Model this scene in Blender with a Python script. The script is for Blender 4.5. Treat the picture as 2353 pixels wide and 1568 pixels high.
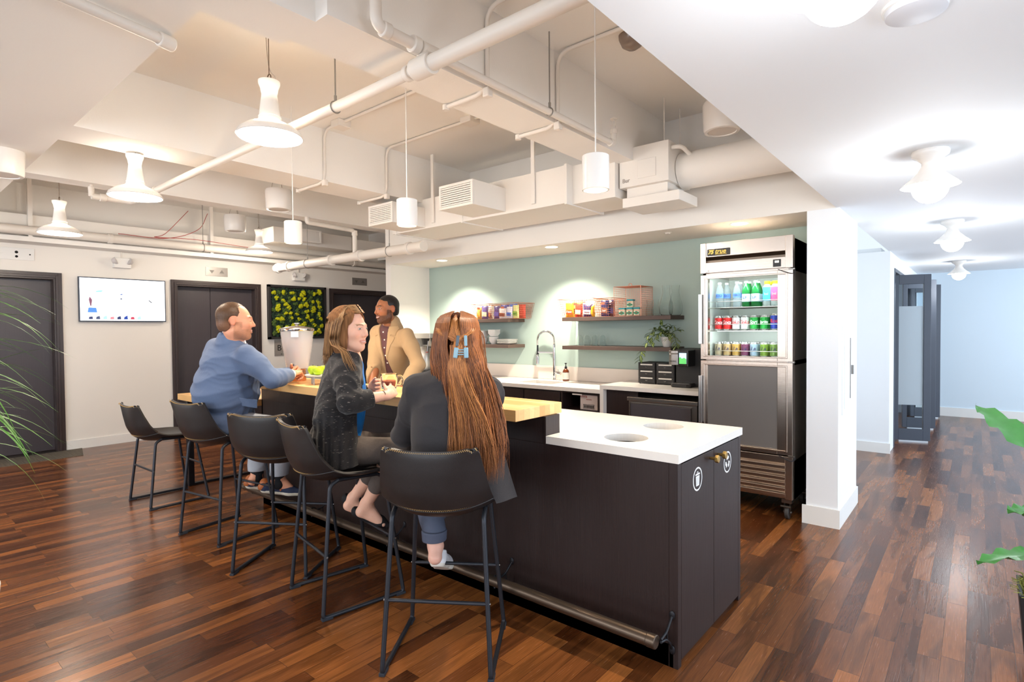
import bpy, bmesh, math, random
import numpy as np
from mathutils import Vector, Matrix
for _o in list(bpy.data.objects): bpy.data.objects.remove(_o)
random.seed(7); RNG = np.random.default_rng(7)
SC = bpy.context.scene; COL = SC.collection
PI = math.pi
# ---------------------------------------------------------------- camera
def cam_setup():
    yaw, pitch, roll, f = -.6958, -.0219, .0083, 1280.23
    fw = Vector((math.sin(yaw)*math.cos(pitch), math.cos(yaw)*math.cos(pitch), math.sin(pitch)))
    rt = Vector((math.cos(yaw), -math.sin(yaw), 0)); dn = fw.cross(rt)
    r2 = rt*math.cos(roll)+dn*math.sin(roll); d2 = dn*math.cos(roll)-rt*math.sin(roll)
    cd = bpy.data.cameras.new('camera'); co = bpy.data.objects.new('camera', cd); COL.objects.link(co)
    co.matrix_world = Matrix(((r2.x,-d2.x,-fw.x,0),(r2.y,-d2.y,-fw.y,0),(r2.z,-d2.z,-fw.z,1.45),(0,0,0,1)))
    cd.sensor_fit = 'HORIZONTAL'; cd.sensor_width = 36; cd.lens = f/2353*36; cd.clip_start = .05; cd.clip_end = 100
    SC.camera = co
cam_setup()
SC.view_settings.view_transform = 'Standard'; SC.view_settings.look = 'None'
SC.view_settings.gamma = 1; SC.view_settings.use_curve_mapping = False
SC.view_settings.exposure = 0.12
# ---------------------------------------------------------------- added daylight and large lights
W = bpy.data.worlds.new('world'); SC.world = W; W.use_nodes = True
W.node_tree.nodes['Background'].inputs[0].default_value = (.80,.90,1,1)
W.node_tree.nodes['Background'].inputs[1].default_value = 1.0
def area(name, loc, target, sx, sy, power, color):
    l = bpy.data.lights.new(name, 'AREA'); l.shape = 'RECTANGLE'; l.size = sx; l.size_y = sy
    l.energy = power; l.color = color
    o = bpy.data.objects.new(name, l); COL.objects.link(o); o.location = loc
    o.rotation_euler = (Vector(target)-Vector(loc)).to_track_quat('-Z','Y').to_euler(); return o
# added area lights for daylight, on solid walls: behind the camera, right of hall
for i, x in enumerate((-6.6,-4.2,-1.8,.9)):
    area('window_daylight', (x,-3.42,1.55), (x,0,1.5), 1.5, 1.9, 62, (.86,.93,1))
for y in (1.2,4.2,7.2,9.9):
    area('hall_daylight', (2.92,y,1.35), (0,y,1.2), 1.9, 1.7, 68, (.72,.86,1))
def lamp_point(loc, power, color, r=.05, name='bulb_light'):
    l = bpy.data.lights.new(name,'POINT'); l.energy = power; l.color = color; l.shadow_soft_size = r
    o = bpy.data.objects.new(name,l); COL.objects.link(o); o.location = loc; return o
def lamp_spot(loc, power, color, ang, blend=.5, r=.03, name='spot_light', target=None):
    l = bpy.data.lights.new(name,'SPOT'); l.energy = power; l.color = color; l.shadow_soft_size = r
    l.spot_size = math.radians(ang); l.spot_blend = blend
    o = bpy.data.objects.new(name,l); COL.objects.link(o); o.location = loc
    if target: o.rotation_euler = (Vector(target)-Vector(loc)).to_track_quat('-Z','Y').to_euler()
    return o
# ---------------------------------------------------------------- materials
def lin(c):
    return tuple(((v/255)/12.92 if v/255 <= .04045 else ((v/255+.055)/1.055)**2.4) for v in c)
MATS = {}
def mat(name, rgb=(200,200,200), rough=.5, metal=0, spec=.5, coat=0, coat_r=.1, trans=0, ior=1.45, emit=None, es=0, alpha=1,
        noise=None, bump=None, sheen=0, vcol=False, aniso=0):
    """noise=(scale_xyz, amount, detail)  bump=(scale_xyz, strength, detail)"""
    if name in MATS: return MATS[name]
    m = bpy.data.materials.new(name); m.use_nodes = True; nt = m.node_tree; b = nt.nodes['Principled BSDF']; L = nt.links
    col = (*lin(rgb),1)
    b.inputs['Base Color'].default_value = col; b.inputs['Roughness'].default_value = rough
    b.inputs['Metallic'].default_value = metal; b.inputs['Specular IOR Level'].default_value = spec
    b.inputs['Coat Weight'].default_value = coat; b.inputs['Coat Roughness'].default_value = coat_r
    b.inputs['Transmission Weight'].default_value = trans; b.inputs['IOR'].default_value = ior
    b.inputs['Alpha'].default_value = alpha; b.inputs['Sheen Weight'].default_value = sheen
    b.inputs['Anisotropic'].default_value = aniso
    if emit: b.inputs['Emission Color'].default_value = (*lin(emit),1); b.inputs['Emission Strength'].default_value = es
    src = None
    if vcol:
        v = nt.nodes.new('ShaderNodeVertexColor'); v.layer_name = 'Col'; src = v.outputs[0]; L.new(src, b.inputs['Base Color'])
    if noise or bump:
        tc = nt.nodes.new('ShaderNodeTexCoord')
    def ntex(s, det):
        mp = nt.nodes.new('ShaderNodeMapping'); mp.inputs['Scale'].default_value = s if isinstance(s, tuple) else (s,s,s)
        n = nt.nodes.new('ShaderNodeTexNoise'); n.inputs['Detail'].default_value = det; n.inputs['Scale'].default_value = 1
        L.new(tc.outputs['Object'], mp.inputs[0]); L.new(mp.outputs[0], n.inputs[0]); return n
    if noise:
        s, amt, det = noise; n = ntex(s, det)
        r = nt.nodes.new('ShaderNodeMapRange'); r.inputs[3].default_value = 1-amt; r.inputs[4].default_value = 1+amt
        L.new(n.outputs[0], r.inputs[0])
        mx = nt.nodes.new('ShaderNodeVectorMath'); mx.operation = 'SCALE'
        if src: L.new(src, mx.inputs[0])
        else: mx.inputs[0].default_value = col[:3]
        L.new(r.outputs[0], mx.inputs['Scale']); L.new(mx.outputs[0], b.inputs['Base Color'])
    if bump:
        s, st, det = bump; n = ntex(s, det); bp = nt.nodes.new('ShaderNodeBump'); bp.inputs['Strength'].default_value = st
        bp.inputs['Distance'].default_value = .01; L.new(n.outputs[0], bp.inputs['Height']); L.new(bp.outputs[0], b.inputs['Normal'])
    MATS[name] = m; return m

# ---------------------------------------------------------------- geometry collector
WOFF = {}
class G:
    def __init__(s): s.v = []; s.f = []; s.mi = []; s.cur = 0
    def add(s, vs, fs):
        o = len(s.v); s.v.extend([tuple(map(float, p)) for p in vs]); s.f.extend([tuple(i+o for i in f) for f in fs]); s.mi.extend([s.cur]*len(fs)); return s
    def box(s, x0, x1, y0, y1, z0, z1):
        return s.add([(x0,y0,z0),(x1,y0,z0),(x1,y1,z0),(x0,y1,z0),(x0,y0,z1),(x1,y0,z1),(x1,y1,z1),(x0,y1,z1)],
                     [(0,3,2,1),(4,5,6,7),(0,1,5,4),(1,2,6,5),(2,3,7,6),(3,0,4,7)])
    def tube(s, pts, r, n=10, cap=True, closed=False):
        P = [Vector(p) for p in pts]; m = len(P); R = r if hasattr(r, '__len__') else [r]*m
        vs = []; prev = None
        for i, p in enumerate(P):
            if closed: t = P[(i+1) % m]-P[i-1]
            else: t = (P[min(i+1, m-1)]-P[max(i-1, 0)])
            t = t.normalized() if t.length > 1e-9 else Vector((0,0,1))
            if prev is None: a = t.orthogonal().normalized()
            else:
                a = prev-t*prev.dot(t); a = a.normalized() if a.length > 1e-6 else t.orthogonal().normalized()
            prev = a; b = t.cross(a)
            for k in range(n):
                th = 2*PI*k/n; vs.append(p+(a*math.cos(th)+b*math.sin(th))*R[i])
        fs = []
        for i in range(m if closed else m-1):
            j = (i+1) % m
            for k in range(n):
                k2 = (k+1) % n; fs.append((i*n+k, i*n+k2, j*n+k2, j*n+k))
        if cap and not closed: fs += [tuple(range(n))[::-1], tuple((m-1)*n+k for k in range(n))]
        return s.add(vs, fs)
    def cyl(s, a, b, r, r2=None, n=24): return s.tube([a, b], [r, r if r2 is None else r2], n)
    def lathe(s, prof, c=(0,0,0), n=32, cap=False):
        vs = []; m = len(prof)
        for r, z in prof:
            for k in range(n): th = 2*PI*k/n; vs.append((c[0]+r*math.cos(th), c[1]+r*math.sin(th), c[2]+z))
        fs = [(i*n+k, i*n+(k+1) % n, (i+1)*n+(k+1) % n, (i+1)*n+k) for i in range(m-1) for k in range(n)]
        if cap: fs += [tuple(range(n))[::-1], tuple((m-1)*n+k for k in range(n))]
        return s.add(vs, fs)
    def ell(s, c, rx, ry=None, rz=None, n=16, m=10):
        ry = rx if ry is None else ry; rz = rx if rz is None else rz
        vs = [(c[0], c[1], c[2]-rz)]
        for i in range(1, m):
            ph = -PI/2+PI*i/m
            for k in range(n): th = 2*PI*k/n; vs.append((c[0]+rx*math.cos(ph)*math.cos(th), c[1]+ry*math.cos(ph)*math.sin(th), c[2]+rz*math.sin(ph)))
        vs.append((c[0], c[1], c[2]+rz)); L = len(vs)-1
        fs = [(0, 1+(k+1) % n, 1+k) for k in range(n)]
        for i in range(m-2):
            for k in range(n): fs.append((1+i*n+k, 1+i*n+(k+1) % n, 1+(i+1)*n+(k+1) % n, 1+(i+1)*n+k))
        fs += [(L, 1+(m-2)*n+k, 1+(m-2)*n+(k+1) % n) for k in range(n)]
        return s.add(vs, fs)
    def prism(s, poly, z0, z1, axis='z', flip=False):
        """poly of 2-D points extruded along axis. x: (y,z)  y: (x,z)  z: (x,y)"""
        n = len(poly)
        def mk(p, t): return {'z': (p[0],p[1],t), 'y': (p[0],t,p[1]), 'x': (t,p[0],p[1])}[axis]
        return s.add([mk(p, z0) for p in poly]+[mk(p, z1) for p in poly],
            [tuple(range(n))[::-1], tuple(range(n, 2*n))]+[(i, (i+1) % n, n+(i+1) % n, n+i) for i in range(n)])
    def grid(s, fn, nu, nv, closed_u=False):
        vs = [fn(i/(nu if closed_u else nu-1), j/(nv-1)) for j in range(nv) for i in range(nu)]
        fs = []
        for j in range(nv-1):
            for i in range(nu if closed_u else nu-1):
                i2 = (i+1) % nu; fs.append((j*nu+i, j*nu+i2, (j+1)*nu+i2, (j+1)*nu+i))
        return s.add(vs, fs)
    def shell(s, fn, nu, nv, th):
        """thick sheet: fn(u,v) -> point ; offset along the normal by -th"""
        A = [[Vector(fn(i/(nu-1), j/(nv-1))) for i in range(nu)] for j in range(nv)]
        B = [[None]*nu for _ in range(nv)]
        for j in range(nv):
            for i in range(nu):
                du = A[j][min(i+1,nu-1)]-A[j][max(i-1,0)]; dv = A[min(j+1,nv-1)][i]-A[max(j-1,0)][i]
                n = du.cross(dv); n = n.normalized() if n.length > 1e-9 else Vector((0,0,1)); B[j][i] = A[j][i]-n*th
        vs = [p for r in A for p in r]+[p for r in B for p in r]; N = nu*nv; fs = []
        for j in range(nv-1):
            for i in range(nu-1):
                a = j*nu+i; fs.append((a, a+1, a+nu+1, a+nu)); fs.append((N+a, N+a+nu, N+a+nu+1, N+a+1))
        for i in range(nu-1):
            fs.append((i, N+i, N+i+1, i+1)); a = (nv-1)*nu+i; fs.append((a, a+1, N+a+1, N+a))
        for j in range(nv-1):
            a = j*nu; fs.append((a, a+nu, N+a+nu, N+a)); a = j*nu+nu-1; fs.append((a, N+a, N+a+nu, a+nu))
        return s.add(vs, fs)
    def xf(s, M, start=0):
        for i in range(start, len(s.v)): s.v[i] = tuple(M @ Vector(s.v[i]))
        return s
    def obj(s, name, mats, parent=None, smooth=35, bev=0, seg=2, **tags):
        me = bpy.data.meshes.new(name); vs = s.v
        if parent is not None and parent.name in WOFF:
            w = WOFF[parent.name]; vs = [(a-w[0], b-w[1], c-w[2]) for a, b, c in vs]
        org = None
        if parent is None and vs:
            A = np.array(vs); org = ((A[:,0].min()+A[:,0].max())/2, (A[:,1].min()+A[:,1].max())/2, A[:,2].min())
            vs = [(a-org[0], b-org[1], c-org[2]) for a, b, c in vs]
        me.from_pydata(vs, [], s.f); me.update()
        if not isinstance(mats, (list, tuple)): mats = [mats]
        for m in mats: me.materials.append(m)
        if len(mats) > 1: me.polygons.foreach_set('material_index', s.mi)
        if smooth:
            me.polygons.foreach_set('use_smooth', [True]*len(me.polygons)); me.set_sharp_from_angle(angle=math.radians(smooth))
        o = bpy.data.objects.new(name, me); COL.objects.link(o)
        if org: o.location = org; WOFF[o.name] = org
        if parent is not None:
            o.parent = parent
            if parent.name in WOFF: WOFF[o.name] = WOFF[parent.name]
        if bev:
            b = o.modifiers.new('bevel', 'BEVEL'); b.width = bev; b.segments = seg; b.limit_method = 'ANGLE'; b.angle_limit = math.radians(40)
        for k, v in tags.items(): o[k] = v
        return o
def thing(name, label, cat, loc=(0,0,0), rz=0, group=None, world=True):
    """Empty at the base of a thing; world=True: its parts are given in world coordinates"""
    o = bpy.data.objects.new(name, None); COL.objects.link(o); o.location = loc; o.rotation_euler = (0,0,rz); o.empty_display_size = .1
    o['label'] = label; o['category'] = cat
    if group: o['group'] = group
    if world: WOFF[o.name] = tuple(loc)
    return o
def tag(o, label, cat, group=None, kind=None):
    o['label'] = label; o['category'] = cat
    if group: o['group'] = group
    if kind: o['kind'] = kind
    return o
def struct(o, kind='structure'): o['kind'] = kind; return o
def dup(root, loc=None, rz=None, label=None, group=None):
    def rec(src, parent):
        c = src.copy(); COL.objects.link(c)
        if parent is not None: c.parent = parent
        for ch in src.children: rec(ch, c)
        return c
    r = rec(root, None)
    if loc is not None: r.location = loc
    if rz is not None: r.rotation_euler = (0,0,rz)
    if label: r['label'] = label
    if group: r['group'] = group
    return r
FONT = None
def text_mesh(txt, size, shear=0, bold=0, extrude=.0006):
    cu = bpy.data.curves.new('txt', 'FONT'); cu.body = txt; cu.size = size; cu.extrude = extrude; cu.shear = shear; cu.offset = bold
    cu.align_x = 'CENTER'; cu.align_y = 'CENTER'
    to = bpy.data.objects.new('txt', cu); COL.objects.link(to); bpy.context.view_layer.update()
    me = bpy.data.meshes.new_from_object(to.evaluated_get(bpy.context.evaluated_depsgraph_get()))
    vs = [tuple(v.co) for v in me.vertices]; fs = [tuple(p.vertices) for p in me.polygons]
    bpy.data.objects.remove(to); bpy.data.meshes.remove(me); bpy.data.curves.remove(cu)
    return vs, fs
def put_text(g, txt, size, origin, xdir, updir, shear=0, bold=0, sx=1):
    vs, fs = text_mesh(txt, size, shear, bold); X = Vector(xdir); U = Vector(updir); Nn = X.cross(U); O = Vector(origin)
    g.add([O+X*(v[0]*sx)+U*v[1]+Nn*(v[2]+.0007) for v in vs], fs); return g
def ring(n, r, c=(0,0), a0=0): return [(c[0]+r*math.cos(a0+2*PI*k/n), c[1]+r*math.sin(a0+2*PI*k/n)) for k in range(n)]
def bez(pts, n=8):
    """Catmull-Rom through points"""
    P = [Vector(p) for p in pts]; P = [P[0]*2-P[1]]+P+[P[-1]*2-P[-2]]; out = []
    for i in range(1, len(P)-2):
        for k in range(n):
            t = k/n; a, b, c, d = P[i-1], P[i], P[i+1], P[i+2]
            out.append(.5*((2*b)+(c-a)*t+(2*a-5*b+4*c-d)*t*t+(3*b-a-3*c+d)*t**3))
    out.append(P[-2]); return out
def rpath(pts, r, n=5):
    """polyline with rounded corners"""
    P = [Vector(p) for p in pts]; out = [P[0]]
    for i in range(1, len(P)-1):
        a = (P[i-1]-P[i]); b = (P[i+1]-P[i]); rr = min(r, a.length*.48, b.length*.48); A = P[i]+a.normalized()*rr; B = P[i]+b.normalized()*rr
        for k in range(n+1):
            t = k/n; out.append((1-t)**2*A+2*t*(1-t)*P[i]+t*t*B)
    out.append(P[-1]); return out
# ---------------------------------------------------------------- implicit-surface modelling for the figures
def smin(a, b, k):
    if k <= 0: return np.minimum(a, b)
    h = np.clip(.5+.5*(b-a)/k, 0, 1); return b*(1-h)+a*h-k*h*(1-h)
def smax(a, b, k): return -smin(-a, -b, k)
class Sdf:
    """list of primitives; each one is (fn, centre, bounding radius, smoothing, op)"""
    def __init__(s): s.p = []; s.post = []; s.inv = None
    def _add(s, fn, c, br, k, op): s.p.append((fn, np.array(c, np.float32), br, k, op)); return s
    def cone(s, a, b, ra, rb, k=.02, op='u'):
        a = np.array(a, np.float32); b = np.array(b, np.float32); ba = b-a; L2 = float(ba@ba)+1e-9; c = (a+b)/2
        def fn(P):
            pa = P-a; h = np.clip(pa@ba/L2, 0, 1); return np.linalg.norm(pa-h[:,None]*ba, axis=1)-(ra+(rb-ra)*h)
        return s._add(fn, c, math.sqrt(L2)/2+max(ra, rb), k, op)
    def path(s, pts, rs, k=.02, op='u'):
        for i in range(len(pts)-1): s.cone(pts[i], pts[i+1], rs[i], rs[i+1], k, op)
        return s
    def ball(s, c, r, k=.02, op='u'): return s.cone(c, (c[0],c[1],c[2]+1e-4), r, r, k, op)
    def ell(s, c, r, F=None, k=.02, op='u'):
        """F: 3x3 rows = local axes in world"""
        c = np.array(c, np.float32); r = np.array(r, np.float32); R = np.eye(3, dtype=np.float32) if F is None else np.array(F, np.float32)
        def fn(P):
            q = (P-c)@R.T; k0 = np.linalg.norm(q/r, axis=1); k1 = np.linalg.norm(q/(r*r), axis=1)+1e-9
            return np.where(k0 < .2, k0*r.min()-r.min(), k0*(k0-1)/k1)
        return s._add(fn, c, float(r.max()), k, op)
    def box(s, c, h, F=None, rad=.01, k=.01, op='u'):
        c = np.array(c, np.float32); h = np.array(h, np.float32)-rad; R = np.eye(3, dtype=np.float32) if F is None else np.array(F, np.float32)
        def fn(P):
            q = np.abs((P-c)@R.T)-h; return np.linalg.norm(np.maximum(q, 0), axis=1)+np.minimum(q.max(axis=1), 0)-rad
        return s._add(fn, c, float(np.linalg.norm(h)+rad), k, op)
    def __call__(s, P):
        P = P.astype(np.float32); d = np.full(len(P), 1.0, np.float32)
        for fn, c, br, k, op in s.p:
            dc = np.linalg.norm(P-c, axis=1)-br; m = dc < .12
            if op == 'u': d = np.where(m, d, np.minimum(d, np.maximum(dc, .1)))
            if not m.any(): continue
            q = fn(P[m])
            if op == 'u': d[m] = smin(d[m], q, k)
            elif op == 's': d[m] = smax(d[m], -q, k)
        for f in s.post: d = f(P, d)
        return d
    def bounds(s, pad=.03):
        lo = np.min([c-br for f, c, br, k, op in s.p if op == 'u'], axis=0)-pad; hi = np.max([c+br for f, c, br, k, op in s.p if op == 'u'], axis=0)+pad
        return lo, hi
def surface_net(fn, lo, hi, h):
    B = 8; bs = B*h; lo = np.array(lo, float); n = np.ceil((np.array(hi)-lo)/bs).astype(int)
    I = np.stack(np.meshgrid(*[np.arange(k) for k in n], indexing='ij'), -1).reshape(-1, 3)
    cc = lo+(I+.5)*bs; d = fn(cc); I = I[np.abs(d) < bs*.87*1.35+.004]
    N = n*B+2                                                     # global corner grid dims
    sub = np.stack(np.meshgrid(*[np.arange(B)]*3, indexing='ij'), -1).reshape(-1, 3)
    C = (I[:,None,:]*B+sub[None]).reshape(-1, 3)                   # cells
    def lid(c): return (c[:,0]*N[1]+c[:,1])*N[2]+c[:,2]
    offs = np.array([(a,b,c) for a in (0,1) for b in (0,1) for c in (0,1)])
    cid = lid(C); allc = np.unique((cid[:,None]+lid(offs)[None]).ravel())
    cz = allc % N[2]; t = allc//N[2]; cy = t % N[1]; cx = t//N[1]
    V = np.empty(len(allc), np.float32); P = lo+np.stack([cx,cy,cz], 1)*h
    for a in range(0, len(P), 400000): V[a:a+400000] = fn(P[a:a+400000])
    idx = np.searchsorted(allc, cid[:,None]+lid(offs)[None]); val = V[idx]   # cell x 8
    act = (val.min(1) < 0) & (val.max(1) >= 0); C = C[act]; val = val[act]; cid = cid[act]
    edges = [(i, j) for i in range(8) for j in range(i+1, 8) if np.abs(offs[i]-offs[j]).sum() == 1]
    S = np.zeros((len(C), 3)); cnt = np.zeros(len(C))
    for i, j in edges:
        a, b = val[:,i], val[:,j]; m = (a < 0) != (b < 0); tt = np.where(m, a/(a-b+1e-12), 0)
        p = offs[i]+(offs[j]-offs[i])*tt[:,None]; S += p*m[:,None]; cnt += m
    verts = lo+(C+S/cnt[:,None])*h
    order = np.argsort(cid); sid = cid[order]
    def find(k):
        j = np.searchsorted(sid, k); j = np.clip(j, 0, len(sid)-1); ok = sid[j] == k; return order[j], ok
    faces = []
    st = [N[1]*N[2], N[2], 1]
    for ax in range(3):
        e = np.zeros(3, int); e[ax] = 1; j = int(np.where((offs == e).all(1))[0][0])
        a, b = val[:,0], val[:,j]; m = (a < 0) != (b < 0); k = cid[m]; flip = (a[m] < 0)
        u, w = st[(ax+1) % 3], st[(ax+2) % 3]
        q = [find(k-u-w), find(k-w), find(k), find(k-u)]; ok = q[0][1] & q[1][1] & q[2][1] & q[3][1]
        F = np.stack([x[0] for x in q], 1); F[~flip] = F[~flip][:, ::-1]; faces.append(F[ok])
    return verts, np.concatenate(faces)
def sdf_obj(name, fn, lo, hi, h, mats, parent, color=None, relax=1, **tags):
    v, f = surface_net(fn, lo, hi, h)
    for _ in range(relax):                                         # one light smoothing pass
        acc = np.zeros_like(v); n = np.zeros(len(v))
        for a, b in ((0,1),(1,2),(2,3),(3,0)):
            np.add.at(acc, f[:,a], v[f[:,b]]); np.add.at(acc, f[:,b], v[f[:,a]]); np.add.at(n, f[:,a], 1); np.add.at(n, f[:,b], 1)
        v = v*.55+acc/np.maximum(n, 1)[:,None]*.45
    w = WOFF.get(parent.name, (0,0,0)) if parent else (0,0,0)
    me = bpy.data.meshes.new(name); nv = len(v); nf = len(f)
    me.vertices.add(nv); me.vertices.foreach_set('co', (v-np.array(w)).ravel())
    me.loops.add(nf*4); me.loops.foreach_set('vertex_index', f.ravel().astype(np.int32))
    me.polygons.add(nf); me.polygons.foreach_set('loop_start', np.arange(0, nf*4, 4, dtype=np.int32)); me.polygons.foreach_set('loop_total', np.full(nf, 4, np.int32))
    me.polygons.foreach_set('use_smooth', np.ones(nf, bool)); me.update(calc_edges=True); me.validate()
    for m in (mats if isinstance(mats, list) else [mats]): me.materials.append(m)
    if color is not None:
        c = np.concatenate([color(v), np.ones((nv, 1))], 1).astype(np.float32)
        at = me.color_attributes.new('Col', 'FLOAT_COLOR', 'POINT'); at.data.foreach_set('color', c.ravel())
    o = bpy.data.objects.new(name, me); COL.objects.link(o)
    if parent: o.parent = parent; WOFF[o.name] = w
    for k, x in tags.items(): o[k] = x
    return o
def frame(az, tilt=0, roll=0):
    """rows right, forward, up. tilt>0 leans/looks down, roll>0 leans to the right"""
    a = math.radians(az); f = Vector((math.cos(a), math.sin(a), 0)); r = Vector((math.sin(a), -math.cos(a), 0)); u = Vector((0,0,1))
    t = math.radians(tilt); f2 = f*math.cos(t)-u*math.sin(t); u2 = u*math.cos(t)+f*math.sin(t)
    q = math.radians(roll); r3 = r*math.cos(q)-u2*math.sin(q); u3 = u2*math.cos(q)+r*math.sin(q)
    return np.array([r3, f2, u3])
def ik(a, b, l1, l2, pole):
    a = Vector(a); b = Vector(b); d = b-a; L = min(d.length, (l1+l2)*.999); dn = d.normalized()
    x = (l1*l1-l2*l2+L*L)/(2*L); hgt = math.sqrt(max(l1*l1-x*x, 0)); p = Vector(pole); p = (p-dn*p.dot(dn)).normalized(); return a+dn*x+p*hgt
def fbm(P, s, seed=0):
    """cheap smooth pseudo-noise in -1..1"""
    x, y, z = (P*s).T; q = seed*1.7
    return (np.sin(x*1.3+q+1.7*np.sin(y*.9+q))+np.sin(y*1.7-q+1.3*np.sin(z*1.1+2*q))+np.sin(z*1.5+q+1.5*np.sin(x*1.2-q)))/3
# ---- head: local axes right, forward, up; origin between the ears
def add_head(S, O, F, s=1.0, male=True, jaw=1.0, smile=1.0, mouth_open=False):
    O = np.array(O, float); F = np.array(F)
    def P(x, y, z): return O+(x*F[0]+y*F[1]+z*F[2])*s
    E = lambda c, r, k, op='u': S.ell(P(*c), [v*s for v in r], F, k*s, op)
    w = 1.0 if male else .95
    E((0,-.018,.034), (.077*w,.098,.088), .01)
    E((0,.032,-.02), (.063*w,.068,.088), .03)
    E((0,.035,-.066), (.05*w*jaw,.05,.05), .02)
    S.cone(P(-.045*jaw,.006,-.062), P(-.012,.07,-.1), .022*s, .018*s, .03*s); S.cone(P(.045*jaw,.006,-.062), P(.012,.07,-.1), .022*s, .018*s, .03*s)
    E((0,.074,-.1), (.02*jaw,.017,.016), .015)
    for x in (-1, 1):
        E((.042*x,.062,-.022), (.024,.024,.022), .03)
        S.cone(P(.012*x,.093,.024), P(.045*x,.076,.024), .0085*s, .007*s, .014*s)
        E((.032*x,.104,.006), (.018,.018,.0125), .008, 's')
        E((.032*x,.080,.006), (.0155,.0145,.0125), .003)
        S.cone(P(.016*x,.0925,.0035), P(.047*x,.082,.006), .0028*s, .0028*s, .003*s)
        S.cone(P(.018*x,.094,.010), P(.046*x,.0835,.011), .003*s, .003*s, .003*s)
    S.cone(P(0,.092,.014), P(0,.112,-.026), .0075*s, .0115*s, .012*s)
    for x in (-1, 1): S.ball(P(.0135*x,.1,-.031), .0085*s, .008*s); S.ball(P(.007*x,.106,-.0415), .0042*s, .003*s, 's')
    c = .006*smile
    lr = 1.0 if male else .8
    for z, dz, r in ((-.0605,.002,.0052*lr),(-.0725,-.002,.0060*lr)):
        S.path([P(-.026,.083,-.065+c), P(-.012,.0975,z), P(.012,.0975,z), P(.026,.083,-.065+c)], [.0035*s, r*s, r*s, .0035*s], .006*s)
    S.path([P(-.024,.094,-.066+c), P(-.010,.106,-.0665-c*.2), P(.010,.106,-.0665-c*.2), P(.024,.094,-.066+c)], [.0018*s, .0033*s, .0033*s, .0018*s], .002*s, 's')
    for x in (-1, 1):
        A = np.array([F[0]*.94+F[1]*.34*x, F[1]*.94-F[0]*.34*x, F[2]])
        S.ell(P(.079*w*x,-.012,-.002), (.0075*s,.018*s,.031*s), A, .004*s)
        S.ell(P(.088*w*x,-.008,-.001), (.0045*s,.010*s,.019*s), A, .003*s, 's')
    return P
def head_color(O, F, s, skin, lip, brow, hair=None, beard=None, beard_c=None):
    skin = np.array(lin(skin)); lip = np.array(lin(lip)); brow = np.array(lin(brow)); F = np.array(F, float); O = np.array(O, float)
    def col(v):
        q = (v-O)@F.T/s; x = np.abs(q[:,0]); y = q[:,1]; z = q[:,2]; c = np.tile(skin, (len(v), 1))
        near = (np.linalg.norm(q, axis=1) < .16)
        c = c*(1+.05*fbm(v, 60, 2))[:,None]
        def mixin(m, t): nonlocal c; m = np.clip(m, 0, 1)[:,None]; c = c*(1-m)+t*m
        mixin(near*np.exp(-((x-.045)/.02)**2-((z+.02)/.02)**2)*(y > .03)*.35, skin*np.array([1.05,.72,.68]))
        mixin(near*np.exp(-((x)/.016)**2-((z+.03)/.014)**2)*(y > .09)*.35, skin*np.array([1.05,.72,.68]))
        mixin(near*(x > .074)*(np.abs(z) < .035)*(np.abs(y+.01) < .03)*.4, skin*np.array([1.08,.68,.62]))
        if beard is not None:
            bl = np.clip((-.048-z-.25*np.clip(.05-y, 0, .05)*0)/.012, 0, 1)*np.clip((y+.012)/.015, 0, 1)
            side = np.clip((.03-np.abs(y-.018))/.01, 0, 1)*np.clip((-.0-z)/.01, 0, 1)
            must = np.exp(-((z+.0505)/.006)**2)*(x < .03)*(y > .07)
            m = np.maximum(np.maximum(bl, side*(x > .04)), must)*(np.linalg.norm(q-np.array([0,.03,-.07]), axis=1) < .095)*(z > -.125)
            mixin(near*m*beard*(.85+.25*fbm(v, 900, 3)), np.array(lin(beard_c)))
        lw = (np.abs(z+.0665-.006*np.clip(x/.026,0,1)**2) < .0115-.008*(x/.03)**2)*(x < .027)*(y > .078)
        mixin(near*lw*.6, lip)
        inn = (np.abs(z+.0665-.006*np.clip(x/.026,0,1)**2) < .0022)*(x < .02)*(y > .075); mixin(near*inn*.6, np.array((.85,.78,.72)))
        bz = .026+.005*np.sin(np.clip((x-.01)/.04, 0, 1)*PI); mixin(near*(np.abs(z-bz) < .0042)*(x > .013)*(x < .05)*(y > .06)*.85, brow)
        q3 = np.stack([x-.032, y-.094, z-.007], 1); d = np.sqrt(q3[:,0]**2+q3[:,2]**2)
        eye = (np.abs(q3[:,0]) < .0125)*(np.abs(q3[:,2]) < .0045*(1-(q3[:,0]/.0145)**2))*(y > .07)
        mixin(near*eye*1., np.array((.55,.50,.47))); mixin(near*eye*(d < .0058), np.array((.07,.05,.035)) if beard_c and sum(skin) < .9 else np.array((.14,.16,.13))); mixin(near*eye*(d < .0026), np.array((.01,.01,.01)))
        lid = (np.abs(np.abs(q3[:,2])-.0056) < .0012)*(np.abs(q3[:,0]) < .0145)*(y > .07); mixin(near*lid*.55, skin*.35)
        return np.clip(c, 0, 1)
    return col
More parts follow.
